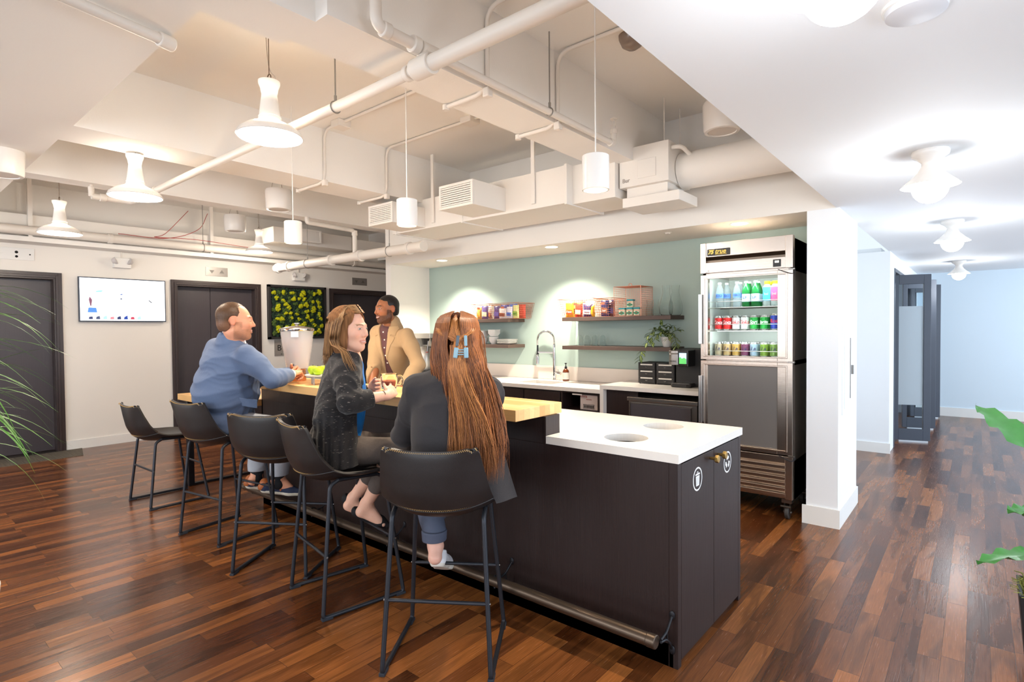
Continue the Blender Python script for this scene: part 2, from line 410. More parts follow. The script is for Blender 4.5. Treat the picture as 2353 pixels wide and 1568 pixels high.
# ---- hand: wrist -> five separate fingers
def add_hand(S, wrist, fdir, palm_n, s=1.0, side=1, curl=(.5,.5,.55,.6), spread=.06, thumb=(.6,.5), k=.0035):
    """fdir: direction of the fingers, palm_n: outward normal of the palm, side=+1: thumb on fdir x palm_n side"""
    W0 = Vector(wrist); f = Vector(fdir).normalized(); n = Vector(palm_n); n = (n-f*n.dot(f)).normalized(); t = f.cross(n)*side
    fr = np.array([t, f, n])
    S.ell(W0+f*.048*s, (.039*s,.05*s,.0155*s), fr, .012); S.cone(W0-f*.02*s, W0+f*.02*s, .0235*s, .026*s, .015)
    S.ell(W0+f*.03*s+t*.024*s+n*.008*s, (.018*s,.032*s,.015*s), fr, .01)
    L = ((.044,.026,.021),(.049,.03,.022),(.045,.027,.022),(.035,.021,.02))
    for i in range(4):
        off = (.030-.0205*i)*s; b = W0+f*(.088-.004*abs(i-1)-.004*(i == 3))*s+t*off
        d0 = (f+t*spread*(1.5-i)).normalized(); c = curl[i]; p = b; r = (.0088,.0092,.0088,.0076)[i]*s; th = 0
        S.cone(W0+f*.05*s+t*off*.8, b, .011*s, r*1.12, .008)
        for j in range(3):
            th += c*(.85,1.0,.7)[j]; d = d0*math.cos(th)+n*math.sin(th)
            e = p+d*L[i][j]*s; S.cone(p, e, r, r*.92, k if j == 0 else .002); S.ball(p, r*1.06, .002); p = e; r *= .92
    b = W0+f*.022*s+t*.03*s; a1, a2 = thumb
    d = (f*math.cos(a1)+t*math.sin(a1)*.9+n*.45).normalized()
    e = b+d*.044*s; S.cone(b, e, .0135*s, .011*s, .008); d2 = (d*math.cos(a2)+f*math.sin(a2)*.6+n*.3*math.sin(a2)).normalized()
    e2 = e+d2*.03*s; S.cone(e, e2, .0108*s, .0098*s, .002); e3 = e2+(d2+f*.2).normalized()*.022*s; S.cone(e2, e3, .0098*s, .0082*s, .002)
    return S
# ================================================================ ROOM
def floor_material():
    m = bpy.data.materials.new('oak_planks'); m.use_nodes = True; nt = m.node_tree; L = nt.links; b = nt.nodes['Principled BSDF']; N = nt.nodes.new
    tc = N('ShaderNodeTexCoord'); sp = N('ShaderNodeSeparateXYZ'); L.new(tc.outputs['Object'], sp.inputs[0])
    cb = N('ShaderNodeCombineXYZ'); L.new(sp.outputs['Y'], cb.inputs['X']); L.new(sp.outputs['X'], cb.inputs['Y'])
    br = N('ShaderNodeTexBrick'); L.new(cb.outputs[0], br.inputs['Vector']); br.inputs['Scale'].default_value = 1; br.inputs['Brick Width'].default_value = .62; br.inputs['Row Height'].default_value = .083
    br.inputs['Mortar Size'].default_value = .0009; br.inputs['Mortar Smooth'].default_value = .4; br.offset = .37; br.offset_frequency = 3; br.squash = .72; br.squash_frequency = 4
    br.inputs['Color1'].default_value = (0,0,0,1); br.inputs['Color2'].default_value = (1,1,1,1); br.inputs['Mortar'].default_value = (.5,.5,.5,1); br.inputs['Bias'].default_value = 0
    # grain, shifted plank by plank
    ad = N('ShaderNodeVectorMath'); ad.operation = 'SCALE'; L.new(br.outputs['Color'], ad.inputs[0]); ad.inputs['Scale'].default_value = 37
    a2 = N('ShaderNodeVectorMath'); a2.operation = 'ADD'; L.new(tc.outputs['Object'], a2.inputs[0]); L.new(ad.outputs[0], a2.inputs[1])
    mp = N('ShaderNodeMapping'); mp.inputs['Scale'].default_value = (9,1.1,1); L.new(a2.outputs[0], mp.inputs[0])
    n1 = N('ShaderNodeTexNoise'); n1.inputs['Scale'].default_value = 1.0; n1.inputs['Detail'].default_value = 2; n1.inputs['Distortion'].default_value = .6; L.new(mp.outputs[0], n1.inputs[0])
    ml = N('ShaderNodeMath'); ml.operation = 'MULTIPLY'; ml.inputs[1].default_value = 20; L.new(n1.outputs[0], ml.inputs[0])
    sn = N('ShaderNodeMath'); sn.operation = 'SINE'; L.new(ml.outputs[0], sn.inputs[0])
    m2 = N('ShaderNodeMapping'); m2.inputs['Scale'].default_value = (260,9,1); L.new(a2.outputs[0], m2.inputs[0])
    n2 = N('ShaderNodeTexNoise'); n2.inputs['Scale'].default_value = 1; n2.inputs['Detail'].default_value = 3; L.new(m2.outputs[0], n2.inputs[0])
    cr = N('ShaderNodeValToRGB'); e = cr.color_ramp.elements; L.new(br.outputs['Color'], cr.inputs[0])
    e[0].position = 0; e[0].color = (*lin((72,36,15)),1); e[1].position = 1; e[1].color = (*lin((142,86,42)),1)
    x = cr.color_ramp.elements.new(.5); x.color = (*lin((106,61,30)),1)
    g = N('ShaderNodeMapRange'); g.inputs[1].default_value = -.2; g.inputs[2].default_value = 1; g.inputs[3].default_value = 1.08; g.inputs[4].default_value = .66; L.new(sn.outputs[0], g.inputs[0])
    g2 = N('ShaderNodeMapRange'); g2.inputs[1].default_value = .3; g2.inputs[2].default_value = .7; g2.inputs[3].default_value = .78; g2.inputs[4].default_value = 1.16; L.new(n2.outputs[0], g2.inputs[0])
    mu = N('ShaderNodeMath'); mu.operation = 'MULTIPLY'; L.new(g.outputs[0], mu.inputs[0]); L.new(g2.outputs[0], mu.inputs[1])
    mo = N('ShaderNodeMapRange'); mo.inputs[3].default_value = 1; mo.inputs[4].default_value = .35; L.new(br.outputs['Fac'], mo.inputs[0])
    mu2 = N('ShaderNodeMath'); mu2.operation = 'MULTIPLY'; L.new(mu.outputs[0], mu2.inputs[0]); L.new(mo.outputs[0], mu2.inputs[1])
    sc = N('ShaderNodeVectorMath'); sc.operation = 'SCALE'; L.new(cr.outputs[0], sc.inputs[0]); L.new(mu2.outputs[0], sc.inputs['Scale']); L.new(sc.outputs[0], b.inputs['Base Color'])
    b.inputs['Roughness'].default_value = .30; b.inputs['Coat Weight'].default_value = .12; b.inputs['Specular IOR Level'].default_value = .30; b.inputs['Coat Roughness'].default_value = .17
    rr = N('ShaderNodeMapRange'); rr.inputs[3].default_value = .17; rr.inputs[4].default_value = .32; L.new(n2.outputs[0], rr.inputs[0]); L.new(rr.outputs[0], b.inputs['Roughness'])
    bp = N('ShaderNodeBump'); bp.inputs['Strength'].default_value = .16; bp.inputs['Distance'].default_value = .004; L.new(mu2.outputs[0], bp.inputs['Height']); L.new(bp.outputs[0], b.inputs['Normal']); return m
M_floor = floor_material()
M_wall = mat('wall_paint', (234,229,222), rough=.75, bump=(260.,.04,2))
M_hall = mat('hall_paint', (236,238,240), rough=.7, bump=(260.,.03,2))
M_ceil = mat('ceiling_paint', (240,236,230), rough=.8, bump=(90.,.05,3))
M_green = mat('sage_wall_paint', (168,186,178), rough=.7, bump=(260.,.04,2))
M_trim = mat('white_trim', (232,230,226), rough=.45)
M_pipe = mat('pipe_paint', (228,220,210), rough=.45)
M_duct = mat('duct_paint', (234,228,220), rough=.55)
M_dark = mat('dark_void', (24,22,22), rough=.9)
M_wenge = mat('wenge_veneer', (40,27,25), rough=.42, noise=((160.,160.,3.),.30,4), bump=((300.,300.,4.),.15,3), spec=.4)
M_casing = mat('bronze_casing', (58,47,46), rough=.35, noise=((120.,120.,2.),.15,3))
M_elev = mat('elevator_door', (66,60,64), rough=.38, noise=((120.,120.,2.),.12,3))
def S_box(name, m, *b, kind='structure', bev=0):
    g = G(); [g.box(*x) for x in b]; return struct(g.obj(name, m, smooth=0, bev=bev), kind)
S_box('floor', M_floor, (-8.8,3.1,-3.6,11.4,-.12,0))
S_box('ceiling', M_ceil, (-8.8,-.773,-3.6,5.18,3.2,3.35), (-8.8,-5.9,5.18,8.2,3.2,3.35))
S_box('ceiling_hall', M_hall, (-.773,3.1,-3.6,11.4,2.29,3.35))
WX = -8.585
y_ = [(-3.6,.55),(1.628,2.99),(4.085,5.45),(6.55,8.2)]
S_box('wall_left', M_wall, *[(WX-.2,WX,a,b,0,3.2) for a,b in y_], *[(WX-.2,WX,a,b,2.09,3.2) for a,b in ((.55,1.628),(2.99,4.085),(5.45,6.55))])
S_box('wall_lobby_back', M_wall, (-8.8,-5.8,8.0,8.2,0,3.2))
S_box('wall_kitchen_back', M_green, (-5.9,-.8,5.18,5.30,0,2.29))
S_box('wall_kitchen_left', M_wall, (-5.9,-5.8,4.52,5.18,0,2.29), (-5.9,-5.8,5.30,8.0,0,3.2))
S_box('wall_kitchen_soffit', M_wall, (-5.9,-.755,4.52,5.302,2.29,3.2))
S_box('wall_column', M_hall, (-.96,-.755,4.52,5.302,0,2.29))
S_box('wall_hall_recess', M_hall, (-1.6,-.758,7.55,7.70,0,2.29), (-1.6,-1.5,5.302,7.55,0,2.29), (-.86,-.758,7.70,7.97,0,2.29), (-.86,-.758,11.0,11.26,0,2.29), (-.86,-.758,7.97,11.0,2.13,2.29))
S_box('wall_hall_back', mat('hall_back_paint', (214,228,238), rough=.7), (-1.6,3.1,11.26,11.4,0,2.35))
S_box('wall_right', M_hall, (3.0,3.1,-3.6,11.26,0,2.29)); S_box('wall_front', M_hall, (-8.8,3.0,-3.6,-3.5,0,3.2))
for n, b in dict(left_near=(WX,WX+.014,1.718,2.907,0,.113), left_mid=(WX,WX+.014,4.175,5.361,0,.113), lobby=(WX,-5.9,7.986,8.0,0,.113), recess=(-1.5,-.745,7.536,7.55,0,.115), back=(-.86,3.0,11.246,11.26,0,.14)).items(): S_box('baseboard_'+n, M_trim, b)
S_box('baseboard_column', M_trim, (-.985,-.741,4.506,4.52,0,.135), (-.755,-.741,4.52,5.316,0,.135), (-.97,-.741,5.302,5.316,0,.135))
for i, x in enumerate((-6.6,-4.2,-1.8,.9)): S_box('window_%d' % (i+1), M_trim, (x-.82,x-.75,-3.5,-3.40,.5,2.6), (x+.75,x+.82,-3.5,-3.40,.5,2.6), (x-.82,x+.82,-3.5,-3.40,.5,.58), (x-.82,x+.82,-3.5,-3.40,2.52,2.6), (x-.02,x+.02,-3.5,-3.40,.58,2.52))  # added frames round the area lights, the wall behind them is solid
# elevator openings
for i, (a, b, sp) in enumerate(((.55,1.628,1.05),(2.99,4.085,3.47),(5.45,6.55,5.9))):
    d = thing('door_%d' % (i+1), 'x', 'x', (WX, (a+b)/2, 0)); del d['label']; del d['category']; d['kind'] = 'structure'
    for y0, y1 in ((a,sp-.003),(sp+.003,b)):
        g = G(); g.box(WX-.14,WX-.11,y0,y1,.012,2.09); g.obj('panel', M_elev, d, bev=.002)
    g = G(); g.box(WX-.2,WX-.145,a,b,0,2.09); g.obj('shaft', M_dark, d)
    g = G(); w = .083
    for k, (o, p) in enumerate(((0,.020),(.020,.032),(.045,.024))):
        i0 = o; i1 = (.020,.045,w)[k]
        g.box(WX-.11*(k == 0),WX+p,a-i1,a-i0,0,2.09+i1); g.box(WX-.11*(k == 0),WX+p,b+i0,b+i1,0,2.09+i1); g.box(WX-.11*(k == 0),WX+p,a-i0,b+i0,2.09+i0,2.09+i1)
    g.box(WX-.145,WX,a,a+.004,0,2.09); g.box(WX-.145,WX,b-.004,b,0,2.09); g.box(WX-.145,WX,a,b,2.086,2.09)
    g.obj('casing', M_casing, d, bev=.002)
    g = G(); g.box(WX-.145,WX+.04,a-.05,b+.05,0,.008); g.obj('sill', mat('sill_metal', (70,64,60), rough=.4, metal=.8), d)
g = G(); g.prism([(WX,.2),(WX+.52,.2),(WX+.52,1.77),(WX+.012,1.87),(WX,1.87)], .0, .006); tag(g.obj('floor_mat', mat('grooved_mat', (92,86,76), rough=.9, noise=((3.,190.,1.),.5,0), bump=((2.,160.,1.),.8,0))), 'dark grey ribbed floor mat at the foot of the leftmost elevator door', 'mat')
# beams and dropped ceiling boxes
S_box('trim_1', M_ceil, (-8.6,-2.43,-3.5,.95,2.75,3.2), (-2.43,-2.15,-3.5,1.30,2.75,3.2))
S_box('trim_2', M_ceil, (-4.76,-4.37,.95,4.52,2.75,3.2)); S_box('trim_3', M_ceil, (-2.37,-2.06,1.30,4.52,2.75,3.2)); S_box('trim_4', M_ceil, (-6.13,-5.92,.95,8.0,2.75,3.2))
S_box('trim_5', M_ceil, (WX,-8.28,-3.5,8.0,2.49,2.545)); S_box('trim_6', M_ceil, (WX,-6.13,6.2,6.5,2.70,3.2))
# ---- pipes and ducts
def pipe(name, paths, label, fittings=(), extra=()):
    t = thing(name, label, 'pipe', tuple(paths[0][0][0]))
    for pts, r in paths: g = G(); g.tube(rpath(pts, r*2.2), r, 14); g.obj('pipe', M_pipe, t, 50)
    for a, b, r in fittings: g = G(); g.cyl(a, b, r, n=18); g.obj('coupling', M_pipe, t, 30, bev=.004)
    for k, *q in extra:
        if k == 'hang':
            (x, y, z), top, r, ax = q; g = G(); g.cyl((x,y,z+r+.03), (x,y,top), .004, n=8); u = (1,0,0) if ax == 'y' else (0,1,0)
            c = Vector((x,y,z)); pts = [c+Vector(u)*(r+.004)*math.cos(a)+Vector((0,0,1))*(r+.004)*math.sin(a) for a in np.linspace(0, 2*PI, 17)[:-1]]
            g.tube(pts, .0035, 6, closed=True); g.tube([c+Vector((0,0,r)), c+Vector((0,0,r+.035))], .008, 8); g.obj('hanger', mat('galvanised', (150,146,140), rough=.4, metal=.7), t)
        if k == 'head':
            (x, y, z), = q; g = G(); g.lathe([(.0,0),(.024,0),(.024,.03),(.014,.035),(.012,.055)], (x,y,z), 16); g.tube([(x-.012,y,z+.055),(x-.014,y,z+.08),(x,y,z+.1)], .003, 6); g.tube([(x+.012,y,z+.055),(x+.014,y,z+.08),(x,y,z+.1)], .003, 6); g.lathe([(.0,.10),(.026,.10),(.026,.103),(0,.103)], (x,y,z), 16); g.obj('sprinkler_head', M_pipe, t)
    return t
pipe('sprinkler_pipe', [([(-.78,1.72,2.65),(-1.95,1.72,2.65)],.036), ([(-1.95,1.72,2.65),(-6.0,1.72,2.65),(-6.0,1.42,2.65)],.027), ([(-6.0,1.42,2.65),(-6.0,1.42,2.70)],.022)],
     'large white sprinkler main crossing under the ceiling beams', [((-1.89,1.72,2.65),(-2.01,1.72,2.65),.048),((-2.04,1.72,2.65),(-2.07,1.72,2.65),.036),((-5.35,1.72,2.65),(-5.40,1.72,2.65),.036),((-6.0,1.48,2.65),(-6.0,1.53,2.65),.034)], [('hang',(-2.66,1.72,2.65),3.2,.027,'x'),('head',(-6.0,1.42,2.70))])
pipe('sprinkler_pipe', [([(-1.95,1.46,2.83),(-1.95,1.46,2.73),(-1.95,1.78,2.73)],.025), ([(-1.95,1.74,2.73),(-1.95,3.46,2.73),(-1.95,3.46,2.80)],.020), ([(-1.95,1.72,2.69),(-1.95,1.72,2.73)],.03)],
     'white sprinkler branch pipe running toward the air duct', [((-1.95,1.65,2.73),(-1.95,1.69,2.73),.038),((-1.95,1.70,2.73),(-1.95,1.80,2.73),.033),((-1.95,1.49,2.73),(-1.95,1.53,2.73),.033),((-1.95,3.40,2.73),(-1.95,3.43,2.73),.027)], [('hang',(-1.95,2.70,2.73),3.2,.020,'y'),('head',(-1.95,3.46,2.80)),('head',(-1.95,1.46,2.83))])
pipe('sprinkler_pipe', [([(-7.75,4.0,2.345),(-4.60,4.0,2.345)],.056), ([(-5.82,4.0,2.345),(-5.82,4.0,2.66),(-5.86,3.4,2.68),(-5.86,3.4,2.74)],.026)], 'thick white main pipe with clamps leading to the kitchen pillar',
     [((x,4.0,2.345),(x+.045,4.0,2.345),.07) for x in (-7.7,-7.4,-6.35,-5.72,-4.82)]+[((-4.62,4.0,2.345),(-4.56,4.0,2.345),.06),((-5.82,4.0,2.60),(-5.82,4.0,2.66),.034)], [('hang',(-5.15,4.0,2.345),2.75,.056,'x'),('hang',(-6.9,4.0,2.345),3.2,.056,'x')])
pipe('wall_pipe', [([(-8.22,-3.4,2.605),(-8.22,7.9,2.605)],.052)], 'long white round pipe running along the top of the elevator wall', [((-8.22,y,2.605),(-8.22,y+.05,2.605),.062) for y in (.5,2.1,5.6)], [('hang',(-8.22,3.2,2.605),3.2,.052,'y')])
pipe('drain_pipe', [([(-2.6297,0.4455,2.7150),(-2.7232,0.9097,2.7150)],.023)], 'bluish white foil wrapped pipe under the low ceiling at top left', [((-2.7184,0.8948,2.7150),(-2.7352,0.9581,2.7150),.031)])
def duct(name, boxes, label, loc, extra=None):
    t = thing(name, label, 'duct', loc)
    for n, b in boxes: g = G(); g.box(*b); g.obj(n, M_duct, t, 0, bev=.004)
    return t
def grille(t, x0, x1, y0, y1, z0, z1, ax, n=9, m=22):
    """face grille: frame, dark back and louvre bars. ax='y' faces -y, ax='x' faces +x"""
    fr = .022; k = M_duct
    g = G()
    if ax == 'y':
        for b in ((x0,x1,y0-.008,y0+.01,z0,z0+fr),(x0,x1,y0-.008,y0+.01,z1-fr,z1),(x0,x0+fr,y0-.008,y0+.01,z0+fr,z1-fr),(x1-fr,x1,y0-.008,y0+.01,z0+fr,z1-fr)): g.box(*b)
    else:
        for b in ((x1-.01,x1+.008,y0,y1,z0,z0+fr),(x1-.01,x1+.008,y0,y1,z1-fr,z1),(x1-.01,x1+.008,y0,y0+fr,z0+fr,z1-fr),(x1-.01,x1+.008,y1-fr,y1,z0+fr,z1-fr)): g.box(*b)
    fo = g.obj('grille', k, t, 0, bev=.002); g = G()
    if ax == 'y': g.box(x0+fr,x1-fr,y0+.002,y0+.006,z0+fr,z1-fr)
    else: g.box(x1-.006,x1-.002,y0+fr,y1-fr,z0+fr,z1-fr)
    g.obj('grille_back', mat('grille_dark', (70,62,56), rough=.9), fo, 0); g = G()
    for i in range(n):
        z = z0+fr+(z1-z0-2*fr)*(i+.5)/n; h = (z1-z0-2*fr)/n*.28
        if ax == 'y': g.box(x0+fr,x1-fr,y0-.004,y0+.002,z-h,z+h)
        else: g.box(x1-.002,x1+.004,y0+fr,y1-fr,z-h,z+h)
    for i in range(m):
        if ax == 'y': x = x0+fr+(x1-x0-2*fr)*(i+.5)/m; g.box(x-.002,x+.002,y0-.003,y0+.003,z0+fr,z1-fr)
        else: y = y0+fr+(y1-y0-2*fr)*(i+.5)/m; g.box(x1-.003,x1+.003,y-.002,y+.002,z0+fr,z1-fr)
    g.obj('louvre', M_duct, fo, 0)
t = duct('air_duct', [('duct_section',(-4.86,-3.80,3.82,4.40,2.48,2.78)),('duct_section',(-3.795,-2.60,3.82,4.40,2.48,2.79)),('duct_section',(-2.595,-2.19,3.90,4.34,2.48,2.80)),('branch',(-4.71,-4.33,3.42,3.82,2.49,2.69)),('branch',(-3.66,-3.25,3.41,3.82,2.50,2.71))], 'long white rectangular air duct with two louvred outlets above the kitchen', (-3.6,4.1,2.48))
grille(t, -4.71,-4.33,3.41,3.42,2.49,2.69,'y'); grille(t, -3.66,-3.25,3.40,3.41,2.50,2.71,'y')
for x in (-4.80,-3.80,-2.60): g = G(); g.box(x-.012,x+.012,3.812,4.408,2.470,2.80); g.obj('flange', M_duct, t, 0, bev=.002)
for x in (-4.2,-2.93): g = G(); g.box(x-.018,x+.018,3.80,3.815,2.52,3.2); g.obj('hanger_strap', M_duct, t, 0)
t = thing('air_handler', 'white boxy air handling unit hanging at the right end of the duct', 'air unit', (-1.97,4.15,2.40)); g = G(); g.box(-2.18,-1.77,3.95,4.36,2.55,2.85); g.obj('housing', M_duct, t, 0, bev=.004)
g = G(); g.box(-2.17,-1.70,3.98,4.33,2.40,2.475); g.obj('drip_tray', M_duct, t, 0, bev=.004); g = G(); g.box(-2.14,-1.80,4.0,4.3,2.475,2.55); g.obj('collar', M_duct, t, 0)
g = G(); g.box(-2.02,-1.87,3.944,3.95,2.60,2.74); g.obj('access_panel', M_duct, t, 0, bev=.002); put_g = G(); put_text(put_g, 'Bur', .045, (-2.12,3.9485,2.60), (1,0,0), (0,0,1)); put_g.obj('maker_mark', mat('grey_ink', (150,138,130)), t, 0)
for x, y in ((-2.16,4.03),(-2.16,4.32),(-1.84,4.03),(-1.84,4.32)): g = G(); g.cyl((x,y,2.85),(x,y,3.2),.004,n=8); g.obj('hanger_rod', M_pipe, t)
g = G(); g.tube(rpath([(-1.77,4.0,2.80),(-1.70,4.02,2.80),(-1.66,4.12,2.74)],.03), .016, 12); g.obj('refrigerant_line', M_pipe, t)
g = G(); g.tube([(-1.765,4.2,2.66),(-.775,4.2,2.66)], .138, 36); t = g.obj('round_duct', M_duct, None, 50); tag(t, 'white round air duct running from the air unit to the hall bulkhead', 'duct')
t = duct('air_duct', [('duct_section',(-7.88,-7.50,3.84,5.10,2.69,2.90)),('duct_section',(-7.86,-7.52,5.10,6.2,2.70,2.88)),('branch',(-7.50,-7.38,4.12,4.50,2.72,2.90))], 'white rectangular air duct with a square vent over the elevator lobby', (-7.7,4.7,2.69)); grille(t, -7.5,-7.38,4.12,4.50,2.72,2.90,'x',9,9)
t = duct('air_duct', [('duct_section',(WX+.002,-8.32,-3.45,7.9,2.66,2.80))], 'white flat air duct hugging the top of the elevator wall', (-8.45,2,2.66))
for y in (1.38,3.34): g = G(); g.box(-8.31,-8.27,y-.02,y+.02,2.545,3.2); g.obj('hanger_strap', M_duct, t, 0)
# electrical conduits strapped to the beams
def conduit(pts, label, boxes=()):
    t = thing('conduit', label, 'conduit', pts[0]); g = G(); g.tube(rpath(pts, .10, 7), .0125, 10); g.obj('tube', M_pipe, t, 50)
    for b in boxes: g = G(); g.box(*b); g.obj('junction_box', M_pipe, t, 0, bev=.006)
    for p in (pts[-1],): g = G(); g.cyl((p[0],p[1],p[2]-.018),(p[0],p[1],p[2]+.012),.02,n=12); g.obj('end_cap', M_pipe, t)
    e = pts[-2]; g = G(); g.box(e[0]-.022,e[0]+.022,e[1]-.02,e[1]+.02,e[2]-.03,e[2]+.02); g.obj('elbow', M_pipe, t, 0, bev=.006); return t
cz = 2.735
conduit([(-.78,2.26,3.185),(-2.045,2.26,3.185),(-2.045,2.26,cz),(-2.37,2.26,cz)], 'thin white conduit bending down and under the wide beam, nearer the camera')
conduit([(-.78,2.92,3.185),(-2.045,2.92,3.185),(-2.045,2.92,cz),(-2.37,2.92,cz)], 'thin white conduit under the wide beam, nearer the air duct')
conduit([(-2.40,2.70,3.185),(-4.355,2.70,3.185),(-4.355,2.70,cz),(-4.80,2.70,cz)], 'thin white conduit with junction boxes behind the nearest pendant lamp', ((-4.16,-4.04,2.64,2.76,3.14,3.2),))
conduit([(-2.40,3.36,3.185),(-4.355,3.36,3.185),(-4.355,3.36,cz),(-4.80,3.36,cz)], 'thin white conduit dropping beside the left louvred outlet', ((-3.30,-3.18,3.30,3.42,3.15,3.2),))
g = G(); g.tube(bez([(-8.3,3.05,3.1),(-8.25,2.75,2.75),(-8.2,2.62,2.68),(-8.18,3.1,2.70),(-8.18,3.8,2.67)],10), .004, 6); g.tube(bez([(-8.3,3.3,3.1),(-8.25,3.15,2.85),(-8.2,2.75,2.68),(-8.18,2.2,2.67)],10), .004, 6); tag(g.obj('cable', mat('red_cable', (170,60,56), rough=.5)), 'thin red cable looping over the wall pipe', 'cable')
g = G(); g.lathe([(0,-.085),(.03,-.08),(.06,-.06),(.078,-.02),(.08,0)], (-1.60,3.06,3.2), 28); tag(g.obj('dome_camera', mat('smoked_dome', (140,124,112), rough=.15)), 'smoked dome camera on the high ceiling beside the bulkhead', 'camera')
# ---- recessed downlights over the counter
for i, (x, w) in enumerate(((-5.02,'leftmost'),(-3.375,'middle'),(-1.494,'rightmost, above the refrigerator'))):
    t = thing('downlight', 'round recessed downlight in the kitchen soffit, %s of three' % w, 'light', (x,4.69,2.285), group='kitchen downlights')
    g = G(); g.lathe([(.062,0),(.078,-.003),(.08,.002)], (x,4.69,2.289), 28); g.obj('trim_ring', M_trim, t); g = G(); g.lathe([(0,0),(.062,0)], (x,4.69,2.288), 28); g.obj('lens', mat('lens_glow', (255,246,225), emit=(255,238,205), es=14), t)
    lamp_spot((x,4.69,2.27), 170 if i < 2 else 115, (1,.91,.76), 118, .75, .03, target=(x,4.86,0))
for x, w in ((-4.617,'left'),(-2.11,'right')): g = G(); g.lathe([(0,-.012),(.02,-.012),(.024,-.004),(.036,-.002),(.036,0)], (x,4.69,2.29), 20); tag(g.obj('sprinkler', M_pipe), 'small flush sprinkler in the kitchen soffit, %s one' % w, 'sprinkler', 'soffit sprinklers')
# ---- pendant lamps
M_sh = mat('enamel_white', (235,230,224), rough=.25); M_in = mat('shade_inside', (250,244,232), rough=.5); M_bulb = mat('bulb_glow', (255,246,230), emit=(255,232,196), es=22); M_steel = mat('brushed_steel', (150,146,142), rough=.3, metal=1)
def barn(loc, label, top):
    t = thing('pendant_lamp', label, 'lamp', loc, group='bell pendant lamps', world=False); R = .170
    g = G(); g.lathe([(R,0),(R+.004,.004),(R-.006,.028),(R-.045,.058),(R-.085,.075),(.066,.083),(.058,.098)], n=40); g.lathe([(R-.002,.001),(R-.01,.026),(R-.048,.054),(R-.088,.07),(.06,.077)], n=40); g.obj('shade', M_sh, t, 50)
    g = G(); g.lathe([(.058,.098),(.060,.11),(.056,.113),(.040,.235),(.042,.24),(.046,.265),(.056,.290),(.057,.305),(0,.306)], n=32); g.obj('neck', M_sh, t, 40)
    g = G(); g.ell((0,0,.045), .045, .045, .05); g.obj('bulb', M_bulb, t)
    g = G(); g.tube([Vector((.02*math.cos(a),0,.325+.02*math.sin(a))) for a in np.linspace(0, 2*PI, 15)[:-1]], .003, 6, closed=True); g.cyl((0,0,.345),(0,0,top-loc[2]),.0022,n=6); g.obj('chain', mat('chain', (120,100,84), rough=.4, metal=.8), t)
    g = G(); g.tube(bez([(.03,.02,.29),(.028,.02,.33),(-.005,.0,.40),(-.02,-.01,top-loc[2])],8), .0022, 6); g.obj('cord', mat('cord', (196,186,174), rough=.7), t)
    lamp_point((loc[0],loc[1],loc[2]-.03), 32, (1,.87,.72), .07); lamp_point((loc[0],loc[1],loc[2]+.16), 10, (1,.86,.70), .12, 'slot_light'); return t
barn((-3.0,1.527,2.515), 'large white enamel bell pendant, nearest of the four', 3.2); barn((-4.71,1.38,2.43), 'white enamel bell pendant, second nearest, hooked under the long beam', 2.75)
barn((-6.63,1.32,2.38), 'white enamel bell pendant near the elevator wall, left of the screen', 3.2); barn((-7.57,3.67,2.53), 'small white enamel bell pendant farthest away, beside the square vent', 3.2)
for i, (loc, w) in enumerate((((-1.45,2.39,2.13),'rightmost and largest in view'),((-2.85,2.36,2.125),'middle one, above the woman in black'),((-4.12,2.27,2.135),'leftmost, in front of the lobby duct'))):
    t = thing('cylinder_pendant', 'white cylinder pendant over the bar, '+w, 'lamp', loc, group='cylinder pendants', world=False)
    g = G(); g.lathe([(.060,0),(.066,0),(.0665,.002),(.0665,.166),(.062,.170),(0,.171)], n=40); g.lathe([(.060,0),(.058,.04)], n=40); g.obj('shade', M_sh, t, 40)
    g = G(); g.lathe([(0,.04),(.058,.04)], n=30); g.obj('lens', mat('warm_lens', (255,240,214), emit=(255,226,180), es=5), t)
    g = G(); g.cyl((0,0,.171),(0,0,3.2-loc[2]),.0035,n=8); g.obj('stem', M_sh, t)
    lamp_spot((loc[0],loc[1],loc[2]+.03), 90, (1,.85,.66), 120, .5, .04)
# hanging drum speakers
for loc, w in (((-5.54,2.90,2.70),'behind the beam, right of the second bell lamp'),((-7.36,3.26,2.74),'smaller in view, near the far elevators'),((-5.35,.745,2.58),'cut by the left edge of the view'),((-1.39,3.99,2.83),'half hidden by the white bulkhead')):
    t = thing('drum_speaker', 'white drum shaped ceiling speaker '+w, 'speaker', loc, group='drum speakers', world=False)
    g = G(); g.lathe([(0,0),(.095,0)], n=32); g.obj('grille', mat('speaker_grille', (216,208,200), rough=.8), t); g = G(); g.lathe([(.095,0),(.097,-.006),(.118,-.004),(.124,.006),(.132,.18),(.124,.20),(0,.202)], n=36); g.obj('case', M_sh, t, 40)
    g = G(); [g.cyl((.07*math.cos(a),.07*math.sin(a),.2),(.01*math.cos(a),.01*math.sin(a),(3.2 if loc[1] > 1 else 2.75)-loc[2]-(0 if loc[0] < -2 else .0)),.0016,n=6) for a in (0,2.1,4.2)]; g.obj('wires', mat('chain', (120,100,84)), t)
